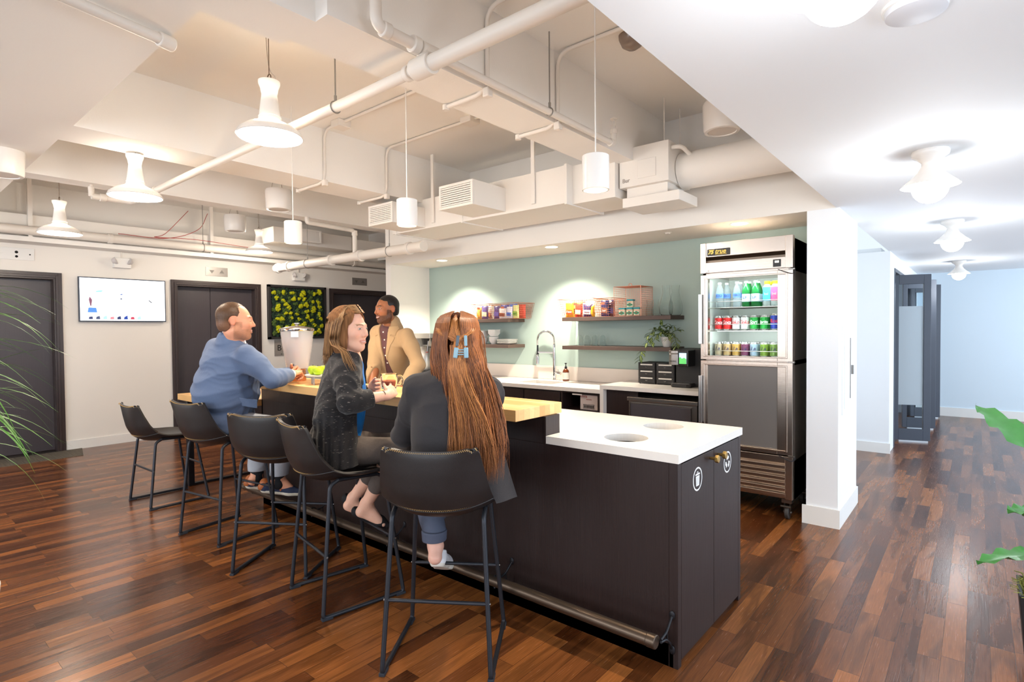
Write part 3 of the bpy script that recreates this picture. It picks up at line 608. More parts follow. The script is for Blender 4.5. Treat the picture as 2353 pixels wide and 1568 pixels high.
# hall ceiling lamps and detector
for i, (x, y, w) in enumerate((((-0.2056,1.2524,2.0300)[0],(-0.2056,1.2524,2.0300)[1],'closest, cut by the top of the view'),(-.18,3.37,'second from the camera'),(-.16,5.72,'third from the camera'),(-.19,9.37,'farthest, above the glass doors'))):
    t = thing('ceiling_lamp', 'white hall ceiling lamp with round bulb, '+w, 'lamp', (x,y,2.29), group='hall ceiling lamps', world=False)
    g = G(); g.lathe([(0,0),(.075,0),(.078,-.008),(.074,-.024),(.055,-.036),(.036,-.055),(.034,-.07),(.05,-.10),(.085,-.135),(.118,-.165),(.120,-.168)], n=40); g.lathe([(.118,-.168),(.08,-.14),(.03,-.11)], n=40); g.obj('shade', M_sh, t, 50)
    g = G(); g.ell((0,0,-.175), .075, .075, .075, 24, 14); g.obj('bulb', mat('hall_bulb', (255,255,255), emit=(240,246,255), es=20), t); lamp_point((x,y,2.29-.38), 12, (.93,.97,1), .12)
t = thing('smoke_detector', 'flat round white smoke detector on the hall ceiling', 'detector', ((-0.1291,1.8129,2.2700)[0],(-0.1291,1.8129,2.2700)[1],2.29), world=False); g = G(); g.lathe([(0,-.032),(.05,-.031),(.068,-.024),(.070,-.010)], n=36); g.obj('cover', mat('detector_grey', (206,206,210), rough=.5), t); g = G(); g.lathe([(.070,-.010),(.076,-.009),(.077,0),(0,0)], n=36); g.obj('base_ring', M_trim, t)
# ---- hall doors
M_stile = mat('charcoal_door', (72,78,90), rough=.45); M_glass = mat('clear_glass', (245,250,252), rough=.02, trans=1, ior=1.1); M_frost = mat('frosted_glass', (206,216,222), rough=.45, trans=.35, ior=1.1)
for i, (yh, w) in enumerate(((8.42,'nearest'),(9.52,'middle'),(10.74,'farthest'))):
    t = thing('glass_door', 'open grey framed glass door with frosted band in the hall, %s of three' % w, 'door', (-.80,yh,0), math.radians(18), 'open hall doors', world=False)
    W2 = .385; g = G()
    for b in ((0,.052,0,.05,.02,2.08),(W2-.075,W2,0,.05,.02,2.08),(.052,W2-.075,0,.05,.02,.16),(.052,W2-.075,0,.05,1.965,2.08)): g.box(*b)
    g.obj('frame', M_stile, t, 0, bev=.003); g = G(); g.box(.052,W2-.075,.02,.03,.16,1.965); go = g.obj('glass', M_glass, t, 0); g = G(); g.box(.0525,W2-.0755,.0185,.0195,.46,1.69); g.obj('frosted_band', M_frost, go, 0)
    g = G(); g.box(.06,W2-.02,.01,.04,.0,.02); g.obj('bottom_seal', mat('aluminium', (190,196,202), rough=.35, metal=.6), t, 0)
t = thing('door_4', 'x', 'x', (-.8,9.5,0)); del t['label']; del t['category']; t['kind'] = 'structure'; g = G(); g.box(-.87,-.75,7.97,8.02,0,2.13); g.box(-.87,-.75,8.02,11.0,2.09,2.13); g.box(-.87,-.75,10.95,11.0,0,2.13); g.obj('door_frame', M_stile, t, 0)
# room beyond the hall doorway (seen through the glass only)
S_box('wall_side_room', M_hall, (-3.0,-2.9,7.7,11.26,0,2.29)); S_box('ceiling_side_room', M_hall, (-3.0,-.86,7.7,11.26,2.29,2.35))
g = G(); g.box(-1.9,-1.86,8.6,8.64,0,2.2); g.box(-1.9,-1.86,9.3,9.34,0,2.2); g.box(-1.9,-1.86,8.64,9.3,.55,.6); struct(g.obj('trim_7', M_trim, None, 0))
t = thing('exit_sign', 'red glowing sign behind the nearest glass door', 'sign', (-1.5,9.0,1.78)); g = G(); g.box(-1.62,-1.38,9.0,9.03,1.78,1.88); g.obj('panel', mat('red_glow', (220,60,60), emit=(255,60,50), es=1.2), t, 0)
# electrical panel on the column
t = thing('electrical_panel', 'narrow white electrical panel door on the side of the column', 'panel', (-.755,4.85,.80)); g = G(); g.box(-.755,-.748,4.65,5.04,.80,1.45); g.obj('frame', M_hall, t, 0, bev=.002); g = G(); g.box(-.748,-.742,4.70,4.99,.84,1.41); g.obj('door', M_hall, t, 0, bev=.002)
g = G(); g.box(-.742,-.736,4.90,4.905,.90,1.36); g.obj('slot', M_steel, t, 0); g = G(); g.box(-.742,-.725,4.955,4.975,1.08,1.15); g.obj('latch', M_steel, t, 0, bev=.002)
# ---- things on the elevator wall
t = thing('television', 'flat wall screen showing a white page between two elevator doors', 'television', (WX,2.345,1.583)); x1 = WX+.055
g = G(); g.box(WX+.02,x1,1.863,2.827,1.583,2.144); g.obj('bezel', mat('tv_bezel', (52,62,78), rough=.4), t, 0, bev=.002); g = G(); g.box(WX,WX+.02,2.1,2.6,1.7,2.0); g.obj('mount', M_dark, t, 0)
sg = G(); sg.box(x1,x1+.001,1.875,2.815,1.597,2.132); so = sg.obj('screen', mat('tv_white', (255,255,255), emit=(244,249,255), es=1.15), t, 0)
def scr(pts, c, n):
    g = G(); g.prism(pts, x1+.0011, x1+.0018, 'x'); g.obj(n, mat('tv_'+n+str(c[0]), c, emit=c, es=1.0), so, 0)
scr([(1.965,1.86),(1.975,1.90),(2.0,1.86),(1.99,1.78),(1.98,1.78)], (110,70,90), 'figure'); scr([(1.95,1.70),(2.05,1.70),(2.04,1.76),(1.96,1.76)], (70,120,210), 'picture'); scr([(2.03,1.955),(2.1,1.96),(2.12,1.985),(2.05,1.975)], (130,226,230), 'swoosh')
scr([(2.30,1.93),(2.325,1.93),(2.325,1.945),(2.30,1.94)], (50,80,140), 'icon'); scr([(2.30,1.87),(2.32,1.87),(2.32,1.89),(2.30,1.89)], (90,100,120), 'icon')
scr([(2.62,1.865),(2.66,1.835),(2.665,1.84),(2.625,1.875)], (40,44,60), 'clock_hand'); scr([(2.57,1.875),(2.66,1.835),(2.66,1.84)], (60,64,80), 'clock_hand')
for k, c in enumerate(((40,50,90),(60,70,100),(150,190,230),(220,120,130),(40,100,210),(30,60,140),(160,60,80),(150,150,160))): scr([(1.96+k*.075,1.615),(2.005+k*.075,1.615),(2.0+k*.075,1.65+.008*(k % 3)),(1.965+k*.075,1.645)], c, 'thumbnail')
t = thing('moss_panel', 'square framed wall art of green moss with yellow clumps', 'wall art', (WX,4.775,1.316)); g = G(); y0,y1,z0,z1 = 4.27,5.279,1.316,2.179
for b in ((y0,y1,z0,z0+.035),(y0,y1,z1-.035,z1),(y0,y0+.035,z0,z1),(y1-.035,y1,z0,z1)): g.box(WX,WX+.06,*b)
g.box(WX,WX+.02,y0,y1,z0,z1); g.obj('frame', mat('black_frame', (46,44,44), rough=.5), t, 0)
def clumps(n, name, cols, r0, r1, depth, seed, jit=.35):
    rg = np.random.default_rng(seed); g = G(); k = int(math.sqrt(n))
    for i in range(k):
        for j in range(k):
            cy = y0+.07+(y1-y0-.14)*(i+.5+jit*rg.uniform(-1,1))/k; cz = z0+.06+(z1-z0-.12)*(j+.5+jit*rg.uniform(-1,1))/k; R = rg.uniform(r0, r1)
            for _ in range(9): a = rg.uniform(0, 2*PI); d = R*rg.uniform(0,.75); g.ell((WX+.02+depth*rg.uniform(.5,1), cy+d*math.cos(a), cz+d*math.sin(a)*.9), depth*.9, R*.45, R*.45, 8, 5)
    o = g.obj(name, mat(*cols[0], **cols[1]), t, 60); o['kind'] = 'stuff'; return o
clumps(400, 'dark_moss', (('dark_moss',(30,52,38)), dict(rough=.95, noise=(60.,.5,3), bump=(90.,1,3))), .03,.05,.02,1); clumps(64, 'green_moss', (('green_moss',(78,100,42)), dict(rough=.95, noise=(80.,.3,3), bump=(120.,1,3))), .035,.05,.03,2); clumps(49, 'yellow_moss', (('yellow_moss',(190,190,16)), dict(rough=.9, noise=(70.,.25,3), bump=(120.,1,3))), .034,.052,.042,5)
g = G(); g.box(WX,WX+.008,4.377,4.95,1.046,1.305); t = g.obj('floor_sign', mat('brushed_sign', (160,154,148), rough=.4, metal=.3, noise=((3.,3.,120.),.1,2)), None, 0); tag(t, 'grey metal sign with a letter B below the moss panel', 'sign'); g = G(); put_text(g, 'B', .13, (WX+.009,4.455,1.172), (0,1,0), (0,0,1)); g.obj('letter', M_dark, t, 0); g = G(); g.lathe([(0,0),(.012,0)], n=20); g.xf(Matrix.Translation((WX+.0095,4.49,1.075)) @ Matrix.Rotation(PI/2,4,'Y')); g.box(WX+.008,WX+.0095,4.52,4.66,1.068,1.082); g.obj('small_print', mat('grey_ink2', (110,106,104)), t, 0)
t0 = None
for y, z, w in ((3.524,2.323,'centre'),(5.99,2.325,'right')):
    t = thing('floor_indicator', 'small metal lift indicator plate above the %s elevator door' % w, 'indicator', (WX,y,z-.065), group='lift indicator plates'); g = G(); g.box(WX,WX+.006,y-.155,y+.155,z-.065,z+.065); g.obj('plate', mat('plate_metal', (146,142,138), rough=.4, metal=.5), t, 0, bev=.002)
    for s in (-1,1): g = G(); c = y+.07*s; g.prism([(c-.035,z-.02*s),(c+.035,z-.02*s),(c,z+.03*s)], WX+.006, WX+.0075, 'x'); g.obj('arrow', mat('plate_dark', (112,108,104), rough=.4), t, 0)
for y, z, w in ((2.33,2.345,'above the television'),(4.79,2.33,'above the moss panel')):
    t = thing('emergency_light', 'white twin head emergency light '+w, 'light', (WX+.03,y,z-.07), group='emergency lights'); s = .8; g = G(); g.box(WX+.0,WX+.075,y-.12*s,y+.12*s,z-.065,z+.065); g.obj('battery_case', M_trim, t, 0, bev=.006)
    for sd in (-1,1): g = G(); g.lathe([(0,0),(.03,0),(.045,.03),(.047,.05),(0,.055)], n=20); g.xf(Matrix.Translation((WX+.045,y+sd*.13*s,z+.01)) @ Matrix.Rotation(sd*1.1,4,'X') @ Matrix.Rotation(.5,4,'Y')); g.obj('lamp_head', mat('lamp_grey', (196,190,188), rough=.3), t)
    g = G(); g.cyl((WX+.03,y,z+.06),(WX+.03,y,2.49),.008,n=8); g.obj('conduit', M_pipe, t)
g = G(); g.box(WX,WX+.01,1.02,1.40,2.36,2.52) if False else g.box(WX,WX+.01,.98,1.46,2.30,2.44); t = g.obj('exit_plate', M_trim, None, 0, bev=.003); tag(t, 'white wall plate with dark symbols cut by the left edge', 'sign'); g = G()
for y, z, r in ((1.42,2.37,.008),(1.30,2.39,.016),(1.30,2.34,.014)): g.cyl((WX+.01,y,z),(WX+.012,y,z),r,n=12)
g.obj('symbol', M_dark, t)
# ================================================================ ISLAND, BAR, STOOLS
M_quartz = mat('white_quartz', (232,226,218), rough=.22, noise=((40.,40.,40.),.015,3)); M_black = mat('black_steel', (38,38,42), rough=.38, metal=.5)
def butcher():
    m = mat('maple_block', (222,172,108), rough=.38); nt = m.node_tree; L = nt.links; N = nt.nodes.new; b = nt.nodes['Principled BSDF']; tc = N('ShaderNodeTexCoord')
    br = N('ShaderNodeTexBrick'); L.new(tc.outputs['Object'], br.inputs['Vector']); br.inputs['Scale'].default_value = 1; br.inputs['Brick Width'].default_value = .7; br.inputs['Row Height'].default_value = .042; br.inputs['Mortar Size'].default_value = .0004
    br.inputs['Color1'].default_value = (*lin((206,152,92)),1); br.inputs['Color2'].default_value = (*lin((236,192,130)),1); br.inputs['Mortar'].default_value = (*lin((170,116,66)),1)
    mp = N('ShaderNodeMapping'); mp.inputs['Scale'].default_value = (5,90,90); L.new(tc.outputs['Object'], mp.inputs[0]); n = N('ShaderNodeTexNoise'); n.inputs['Scale'].default_value = 1; n.inputs['Detail'].default_value = 3; L.new(mp.outputs[0], n.inputs[0])
    r = N('ShaderNodeMapRange'); r.inputs[3].default_value = .86; r.inputs[4].default_value = 1.12; L.new(n.outputs[0], r.inputs[0]); s = N('ShaderNodeVectorMath'); s.operation = 'SCALE'; L.new(br.outputs['Color'], s.inputs[0]); L.new(r.outputs[0], s.inputs['Scale']); L.new(s.outputs[0], b.inputs['Base Color']); return m
M_maple = butcher()
t = thing('kitchen_island', 'long dark wood kitchen island with bin doors on its end', 'kitchen island', (-2.78,2.6,0)); Y0, Y1 = 2.227, 3.035
g = G(); g.box(-4.60,-.98,Y0,Y1,0,.10); g.box(-4.60,-1.0,Y0,Y0+.02,.0,.875); g.box(-4.60,-1.66,Y0,2.347,.875,1.011); g.box(-1.665,-1.645,Y0,2.347,.875,1.011); g.box(-4.60,-4.58,Y0,Y1,0,.875); g.box(-4.6,-1.0,Y1-.02,Y1,.0,.875); g.box(-4.58,-1.66,Y0+.03,2.34,.1,.875); g.box(-1.0,-.96,Y0,Y0+.035,0,.875); g.box(-1.0,-.96,Y1-.035,Y1,0,.875); g.obj('body', M_wenge, t, 0, bev=.0015)
g = G(); g.box(-4.58,-1.02,2.36,Y1-.03,.0,.3); g.obj('interior', M_dark, t, 0)
for c in ((-1.311,2.432),(-1.305,2.838)): g = G(); g.lathe([(0,-.5),(.10,-.5),(.107,-.003)], (*c,.875), 32); g.obj('bin_liner', M_dark, t, 40)
for k, (a, b, lab) in enumerate(((Y0+.037,2.642,'trash'),(2.646,Y1-.037,'recycle'))):
    g = G(); g.box(-.985,-.960,a,b,.028,.868); d = g.obj('door', M_wenge, t, 0, bev=.0015); yk = 2.598 if k == 0 else 2.700; zk = .834; brass = mat('brass_knob', (196,160,92), rough=.3, metal=.9)
    g = G(); g.cyl((-.96,yk,zk),(-.935,yk,zk),.006,.009,n=14); g.prism(ring(6,.019,(yk,zk),PI/6), -.935, -.919, 'x'); g.obj('knob', brass, d, 30, bev=.0015)
    yc, zc = (2.443,.768) if k == 0 else (2.833,.771); g = G(); n = 40; xx = -.9595
    A = ring(n,.0535,(yc,zc)); B = ring(n,.0465,(yc,zc)); g.add([(xx,*p) for p in A]+[(xx,*p) for p in B], [(i,(i+1) % n,n+(i+1) % n,n+i) for i in range(n)]); g.obj('sign_ring', mat('white_decal', (240,240,240), rough=.6), d, 0); g = G()
    if k == 0:
        g.prism([(yc-.017,zc-.031),(yc+.017,zc-.031),(yc+.021,zc+.014),(yc-.021,zc+.014)], xx-.0003, xx+.0003, 'x'); g.prism([(yc-.026,zc+.018),(yc+.026,zc+.018),(yc+.024,zc+.025),(yc-.024,zc+.025)], xx-.0003, xx+.0003, 'x')
        g.tube([(xx,yc+.007*math.cos(a),zc+.026+.007*math.sin(a)) for a in np.linspace(0,PI,9)], .0014, 5); g.obj('bin_symbol', mat('white_decal'), d, 0)
        g = G(); [g.box(xx+.0004,xx+.0006,yc+dy-.0016,yc+dy+.0016,zc-.025,zc+.008) for dy in (-.010,0,.010)]; g.obj('bin_stripes', mat('grey_decal', (178,182,188)), d, 0)
    else:
        for q in range(3):
            a0 = PI/2+q*2*PI/3; P = []
            for aa, rr in ((-.72,.030),(-.2,.033),(.30,.029),(.30,.037),(.72,.022),(.30,.008),(.30,.015),(-.2,.016),(-.6,.014)): P.append((yc+rr*math.cos(a0+aa), zc+rr*math.sin(a0+aa)))
            g.prism(P, xx-.0003, xx+.0003, 'x')
        g.obj('recycling_symbol', mat('white_decal'), d, 0)
# quartz top with two round holes
def slab_holes(x0, x1, y0, y1, z0, z1, holes, notch=None):
    bm = bmesh.new(); outer = [(x0,y0),(x1,y0),(x1,y1),(x0,y1)] if not notch else notch; vs = [bm.verts.new((*p,z1)) for p in outer]; ed = [bm.edges.new((vs[i],vs[(i+1) % len(vs)])) for i in range(len(vs))]
    for c, r in holes: hv = [bm.verts.new((*p,z1)) for p in (ring(40, r, c) if not hasattr(r, '__len__') else r)]; ed += [bm.edges.new((hv[i],hv[(i+1) % len(hv)])) for i in range(len(hv))]
    res = bmesh.ops.triangle_fill(bm, use_beauty=True, edges=ed); fs = [f for f in bm.faces]; ex = bmesh.ops.extrude_face_region(bm, geom=fs); bmesh.ops.translate(bm, verts=[v for v in ex['geom'] if isinstance(v, bmesh.types.BMVert)], vec=(0,0,z0-z1)); bmesh.ops.recalc_face_normals(bm, faces=bm.faces)
    g = G(); bm.verts.index_update(); g.add([v.co for v in bm.verts], [tuple(v.index for v in f.verts) for f in bm.faces]); bm.free(); return g
g = slab_holes(0,0,0,0,.877,.915, [((-1.311,2.432),.106),((-1.305,2.838),.106)], [(-1.643,2.224),(-.955,2.224),(-.955,3.05),(-4.60,3.05),(-4.60,2.350),(-1.643,2.350)]); tag(g.obj('countertop', M_quartz, None, 0), 'white quartz island top with two round bin holes', 'countertop')
g = G(); g.box(-4.65,-1.66,2.009,2.387,1.0115,1.0665); tag(g.obj('bar_counter', M_maple, None, 0, bev=.002), 'raised maple butcher block bar top along the island', 'counter')
t = thing('bar_table', 'wooden table with black metal legs at the far end of the island', 'table', (-5.2,2.5,0)); g = G(); g.box(-5.73,-4.66,1.98,3.0,.815,.87); g.obj('tabletop', M_maple, t, 0, bev=.002)
for y in (2.06,2.90): g = G(); g.box(-5.70,-5.65,y-.025,y+.025,.0,.815); g.obj('leg', M_black, t, 0, bev=.002)
g = G(); g.box(-5.695,-5.655,2.085,2.875,.0,.02); g.obj('floor_bar', M_black, t, 0); g = G(); g.box(-5.695,-5.655,2.085,2.875,.79,.815); g.obj('top_bar', M_black, t, 0)
# foot rail
t = thing('foot_rail', 'thick dark bronze foot rail along the front of the island', 'foot rail', (-2.8,2.09,.14)); M_rail = mat('bronze_tube', (92,78,66), rough=.33, metal=.75); g = G(); g.cyl((-4.62,2.095,.165),(-1.03,2.095,.165),.0265,n=28); g.obj('rail', M_rail, t, 40)
g = G(); g.cyl((-1.035,2.095,.165),(-.995,2.095,.165),.0285,n=28); g.obj('end_cap', M_rail, t, 40, bev=.003); g = G(); g.cyl((-4.66,2.095,.165),(-4.62,2.095,.165),.0285,n=28); g.obj('end_cap', M_rail, t, 40, bev=.003)
for x in (-.985,-1.871,-2.75,-3.6,-4.5):
    g = G(); M_br = M_black
    g.tube(bez([(x,2.12,.175),(x,2.16,.180),(x,2.195,.205),(x,2.221,.225)],5), [.006]*16, 8) if False else g.tube(bez([(x,2.115,.17),(x,2.165,.18),(x,2.20,.205),(x,2.222,.222)],5), .0058, 8)
    g.tube(bez([(x,2.115,.16),(x,2.165,.148),(x,2.20,.118),(x,2.222,.086)],5), .0058, 8); g.tube([(x,2.172,.181),(x,2.176,.146)], .004, 8)
    for z in (.228,.080): g.ell((x,2.223,z), .013, .005, .020, 14, 8)
    if x < -1: g.tube([Vector((x,2.095+.030*math.cos(a),.165+.030*math.sin(a))) for a in np.linspace(-1.9,1.9,15)], .005, 8)
    g.obj('bracket', M_br, t, 50)
# ---- stools
M_leath = mat('black_leather_seat', (37,34,34), rough=.36, noise=((9.,9.,9.),.22,4), bump=((420.,420.,420.),.10,3), spec=.55); M_thr = mat('gold_thread', (206,170,110), rough=.7); M_leg = mat('gunmetal_leg', (52,54,60), rough=.4, metal=.55)
def stool_proto(H, name_label, loc, az):
    """H seat edge height"""
    t = thing('bar_stool', name_label, 'stool', loc, math.radians(az-90), 'black leather bar stools', world=False); dz = H-.715
    V = [0,.10,.25,.42,.55,.66,.76,.88,1.0]
    ef = [-.292,-.276,-.245,-.205,-.155,-.095,-.01,.10,.215]; ez = [.985,.965,.885,.80,.745,.722,.712,.708,.690]; ew = [.185,.196,.208,.222,.232,.234,.230,.222,.205]
    cf = [-.300,-.305,-.298,-.280,-.245,-.180,-.08,.06,.215]; cz = [.960,.938,.865,.775,.708,.672,.662,.672,.685]
    ip = lambda A, v: float(np.interp(v, V, A))
    def sm(A, v): return (ip(A, max(0,v-.03))+ip(A, v)*2+ip(A, min(1,v+.03)))/4
    def fn(u, v):
        s = abs(2*u-1); q = s**2.3; sg = 1 if u > .5 else -1; w = sm(ew, v)
        cr = 1-.10*max(0, (s-.75)/.25)**2*(v < .06)*(1-v/.06); return (sg*w*s, sm(cf, v)*(1-q)+sm(ef, v)*q, (sm(cz, v)*(1-q)+sm(ez, v)*q)-(.03*max(0, (s-.8)/.2)**2 if v < .02 else 0)+dz)
    SV = .545
    for nm, v0, v1 in (('backrest',0,SV),('seat',SV,1)):
        g = G(); g.shell(lambda u, v: fn(u, v0+(v1-v0)*v), 25, 16, .017); o = g.obj(nm, M_leath, t, 50, bev=.004, seg=2)
        if nm == 'backrest': bo = o
        else: so = o
    def zig(P, amp, per, name, par, side):
        P = [Vector(p) for p in P]; out = []; acc = 0; k = 0
        for i in range(len(P)-1):
            d = P[i+1]-P[i]; L = d.length; dn = d.normalized(); n = Vector(side(P[i])).normalized()
            while acc < L: out.append(P[i]+dn*acc+n*(amp if k % 2 else -amp)); acc += per/2; k += 1
            acc -= L
        g = G(); g.tube(out, .0010, 4); g.obj(name, M_thr, par, 0)
    off = .0028
    # seam across the back, edge stitching round the backrest and along the seat
    seam = [Vector(fn(u, SV))+Vector((0,-.0195,-.002)) for u in np.linspace(0,1,50)]; zig(seam, .0045, .008, 'stitching', bo, lambda p: (0,-.25,1))
    for uu, sg in ((.018,-1),(.982,1)):
        ed = [Vector(fn(uu, v))+Vector((sg*.004,-.012,0)) for v in np.linspace(.04,SV,30)]; zig(ed, .004, .008, 'stitching', bo, lambda p, sg=sg: (sg*.8,-.5,0))
        ed = [Vector(fn(uu, v))+Vector((sg*.006,0,-.008)) for v in np.linspace(SV,.97,26)]; zig(ed, .004, .008, 'stitching', so, lambda p, sg=sg: (sg*.5,0,.8))
    ed = [Vector(fn(u, .012))+Vector((0,-.018,-.004)) for u in np.linspace(.03,.97,46)]; zig(ed, .0045, .0085, 'stitching', bo, lambda p: (0,-.3,1))
    zt = .675+dz; r = .0105
    for sx in (-1,1):
        X = .23*sx; xt = .196*sx
        A = (xt,-.165,zt); B = (xt*.9,.14,zt-.012); fr = (X,-.225,.012); ff = (X,.225,.012)
        def at(z, a, b): k = (z-.012)/(zt-.012); return (a[0]+(b[0]-a[0])*k, a[1]+(b[1]-a[1])*k, z)
        g = G(); g.tube(rpath([at(.055,fr,A), at(zt-.02,fr,A), (xt,-.12,zt+.002)], .05, 6), r, 12); g.obj('leg', M_leg, t, 50)
        g = G(); g.tube(rpath([at(.055,ff,B), at(zt-.03,ff,B), (xt*.9,.10,zt-.008)], .04, 6), r, 12); g.obj('leg', M_leg, t, 50)
        g = G(); g.tube([(xt,-.12,zt+.002),(xt*.9,.10,zt-.008)], r, 12); g.obj('seat_rail', M_leg, t, 50)
        g = G(); g.tube(rpath([at(.055,fr,A), fr, ff, at(.055,ff,B)], .055, 6), r, 12); g.obj('floor_runner', M_leg, t, 50)
        for y in (-.205,.205): g = G(); g.box(X-.013,X+.013,y-.028,y+.028,0,.014); g.obj('foot_pad', mat('rubber_pad', (40,44,52), rough=.7), t, 0, bev=.002)
    for a, b, y0 in (((.23,-.225,.012),(.196,-.165,zt),0),((.23,.225,.012),(.176,.14,zt-.012),0)):
        k = (.31-.012)/(zt-.012); x = a[0]+(b[0]-a[0])*k; y = a[1]+(b[1]-a[1])*k; g = G(); g.cyl((-x,y,.31),(x,y,.31),.0082,n=12); g.obj('crossbar', M_leg, t, 50)
        for s in (-1,1): g = G(); g.cyl((x*s,y,.31),((x+.013)*s,y,.31),.005,n=10); g.obj('bolt', M_steel, t, 40)
    return t
tall = stool_proto(.72, 'black leather bar stool nearest the camera, holding the woman with auburn hair', (-1.837,1.726,0), 124)
dup(tall, (-2.68,1.759,0), math.radians(80-90), 'black leather bar stool under the woman in the black cardigan')
dup(tall, (-3.31,1.756,0), math.radians(123-90), 'empty black leather bar stool between the man in blue and the woman in black')
dup(tall, (-4.155,1.76,0), math.radians(99.5-90), 'black leather bar stool under the man in the blue blazer')
stool_proto(.60, 'lower empty black leather stool, leftmost, beside the wooden table', (-5.357,1.774,0), 91.5)
# ================================================================ BACK COUNTER
t = thing('base_cabinet', 'dark wood base cabinet below the sink with an open shelf at its right', 'cabinet', (-4.2,4.85,0)); g = G()
g.box(-5.80,-3.20,4.56,5.18,.10,.832) if False else None
g.box(-5.795,-2.735,4.62,5.17,0,.10); g.box(-5.795,-3.18,4.575,5.17,.10,.60); g.box(-5.795,-3.95,4.575,5.17,.60,.832); g.box(-3.37,-3.18,4.575,5.17,.60,.832); g.box(-3.95,-3.37,4.575,4.60,.60,.832); g.box(-5.795,-3.2,5.12,5.17,.6,.83)
for b in ((-3.18,-3.16,4.56,5.17,.10,.832),(-2.755,-2.735,4.56,5.17,.10,.832),(-3.16,-2.755,5.14,5.17,.10,.832),(-3.16,-2.755,4.57,5.17,.10,.12),(-3.16,-2.755,4.57,5.17,.635,.655),(-3.16,-2.755,4.57,5.14,.815,.832)): g.box(*b)
g.obj('body', M_wenge, t, 0, bev=.001)
for a, b in ((-5.79,-4.93),(-4.92,-4.30),(-4.29,-3.655),(-3.645,-3.19)): g = G(); g.box(a,b,4.556,4.575,.12,.62); g.obj('door', M_wenge, t, 0, bev=.0015); g = G(); g.box(a,b,4.556,4.575,.63,.812); g.obj('drawer', M_wenge, t, 0, bev=.0015)
g = G(); g.box(-3.04,-2.93,4.553,4.556,.800,.812); tag(g.obj('shelf_label', mat('label_paper', (214,210,204), rough=.8), None, 0), 'small white label strip on the edge of the open shelf under the counter', 'label')
sink = [(-3.845,4.70),(-3.845,4.99),(-3.395,4.99),(-3.395,4.70)]; sp = []
for (cx, cy), a0 in (((-3.815,4.73),PI),((-3.425,4.73),1.5*PI),((-3.425,4.96),0),((-3.815,4.96),PI/2)): sp += [(cx+.03*math.cos(a0+k*PI/8), cy+.03*math.sin(a0+k*PI/8)) for k in range(5)]
g = slab_holes(0,0,0,0,.832,.87, [(0, sp)], [(-5.80,4.54),(-2.722,4.54),(-2.722,5.175),(-5.80,5.175)]); ct = g.obj('countertop', M_quartz, None, 0); tag(ct, 'white quartz counter with the undermount sink on the back wall', 'countertop')
g = G(); g.box(-5.795,-1.74,5.158,5.178,.872,1.022); tag(g.obj('backsplash', mat('quartz_splash', (226,214,204), rough=.3), None, 0), 'low pale quartz backsplash along the green wall', 'backsplash')
t = thing('sink', 'rectangular stainless steel sink set in the back counter', 'sink', (-3.62,4.845,.66)); g = G(); n = len(sp); cx, cy = -3.62, 4.845; lv = [(1.0,.832),(.99,.70),(.93,.67),(.15,.665)]
vs = [((x-cx)*k+cx, (y-cy)*k+cy, z) for k, z in lv for x, y in sp]; g.add(vs, [(j*n+i, j*n+(i+1) % n, (j+1)*n+(i+1) % n, (j+1)*n+i) for j in range(3) for i in range(n)]+[tuple(range(3*n,4*n))]); g.obj('basin', M_steel, t, 40)
g = G(); g.lathe([(.0,0),(.035,0),(.04,.003)], (cx,cy,.667), 20); g.obj('drain', M_black, t)
# raised waterfall section
g = G(); g.prism([(-2.722,0),(-2.684,0),(-2.684,.877),(-1.73,.877),(-1.73,.915),(-2.722,.915)], 4.54, 5.155, 'y'); tag(g.obj('waterfall_counter', M_quartz, None, 0, bev=.001), 'raised white quartz waterfall counter beside the refrigerator', 'countertop')
t = thing('side_panel', 'dark wood filler panel left of the undercounter ice maker', 'panel', (-2.55,4.8,0)); g = G(); g.box(-2.684,-2.36,4.60,4.62,.0,.877); g.obj('front', M_wenge, t, 0)
t = thing('ice_maker', 'stainless undercounter ice maker with a dark front panel', 'appliance', (-2.1,4.82,0)); g = G(); g.box(-2.43,-1.795,4.56,5.10,.03,.79); g.obj('body', M_steel, t, 0, bev=.003); g = G(); g.box(-2.44,-1.785,4.545,5.12,.79,.825); g.obj('lid', M_steel, t, 0, bev=.004)
g = G(); g.box(-2.405,-1.845,4.548,4.56,.12,.765); g.obj('door', mat('dark_front', (70,66,70), rough=.45, bump=(500.,.1,2)), t, 0, bev=.002); g = G(); g.box(-2.415,-1.835,4.55,4.56,.765,.775); g.box(-2.415,-2.405,4.545,4.56,.12,.775); g.obj('door_trim', M_steel, t, 0)
for x in (-2.4,-1.83): g = G(); g.cyl((x,4.62,0),(x,4.62,.03),.015,n=12); g.obj('leg', M_black, t)
g = G(); g.box(-2.684,-1.74,5.10,5.155,0,.87); struct(g.obj('trim_8', M_dark, None, 0))
t = thing('cardboard_box', 'white and red carton on the open shelf under the counter', 'box', (-2.88,4.75,.655)); g = G(); g.box(-2.99,-2.795,4.62,4.90,.656,.800); g.obj('carton', mat('carton', (206,190,182), rough=.8), t, 0, bev=.002); ri = mat('red_ink', (170,70,60), rough=.8)
g = G(); put_text(g, 'Keurig', .03, (-2.95,4.619,.785), (1,0,0), (0,0,1)); put_text(g, '40 PODS', .016, (-2.89,4.619,.755), (1,0,0), (0,0,1)); g.obj('print', ri, t, 0); g = G()
for k in range(7): g.box(-2.945+k*.016,-2.934+k*.016,4.6185,4.62,.672,.700)
for b in ((-2.955,-2.83,4.6185,4.62,.664,.668),(-2.955,-2.83,4.6185,4.62,.704,.708),(-2.955,-2.951,4.6185,4.62,.664,.708),(-2.834,-2.83,4.6185,4.62,.664,.708)): g.box(*b)
g.obj('barcode', M_black, t, 0)
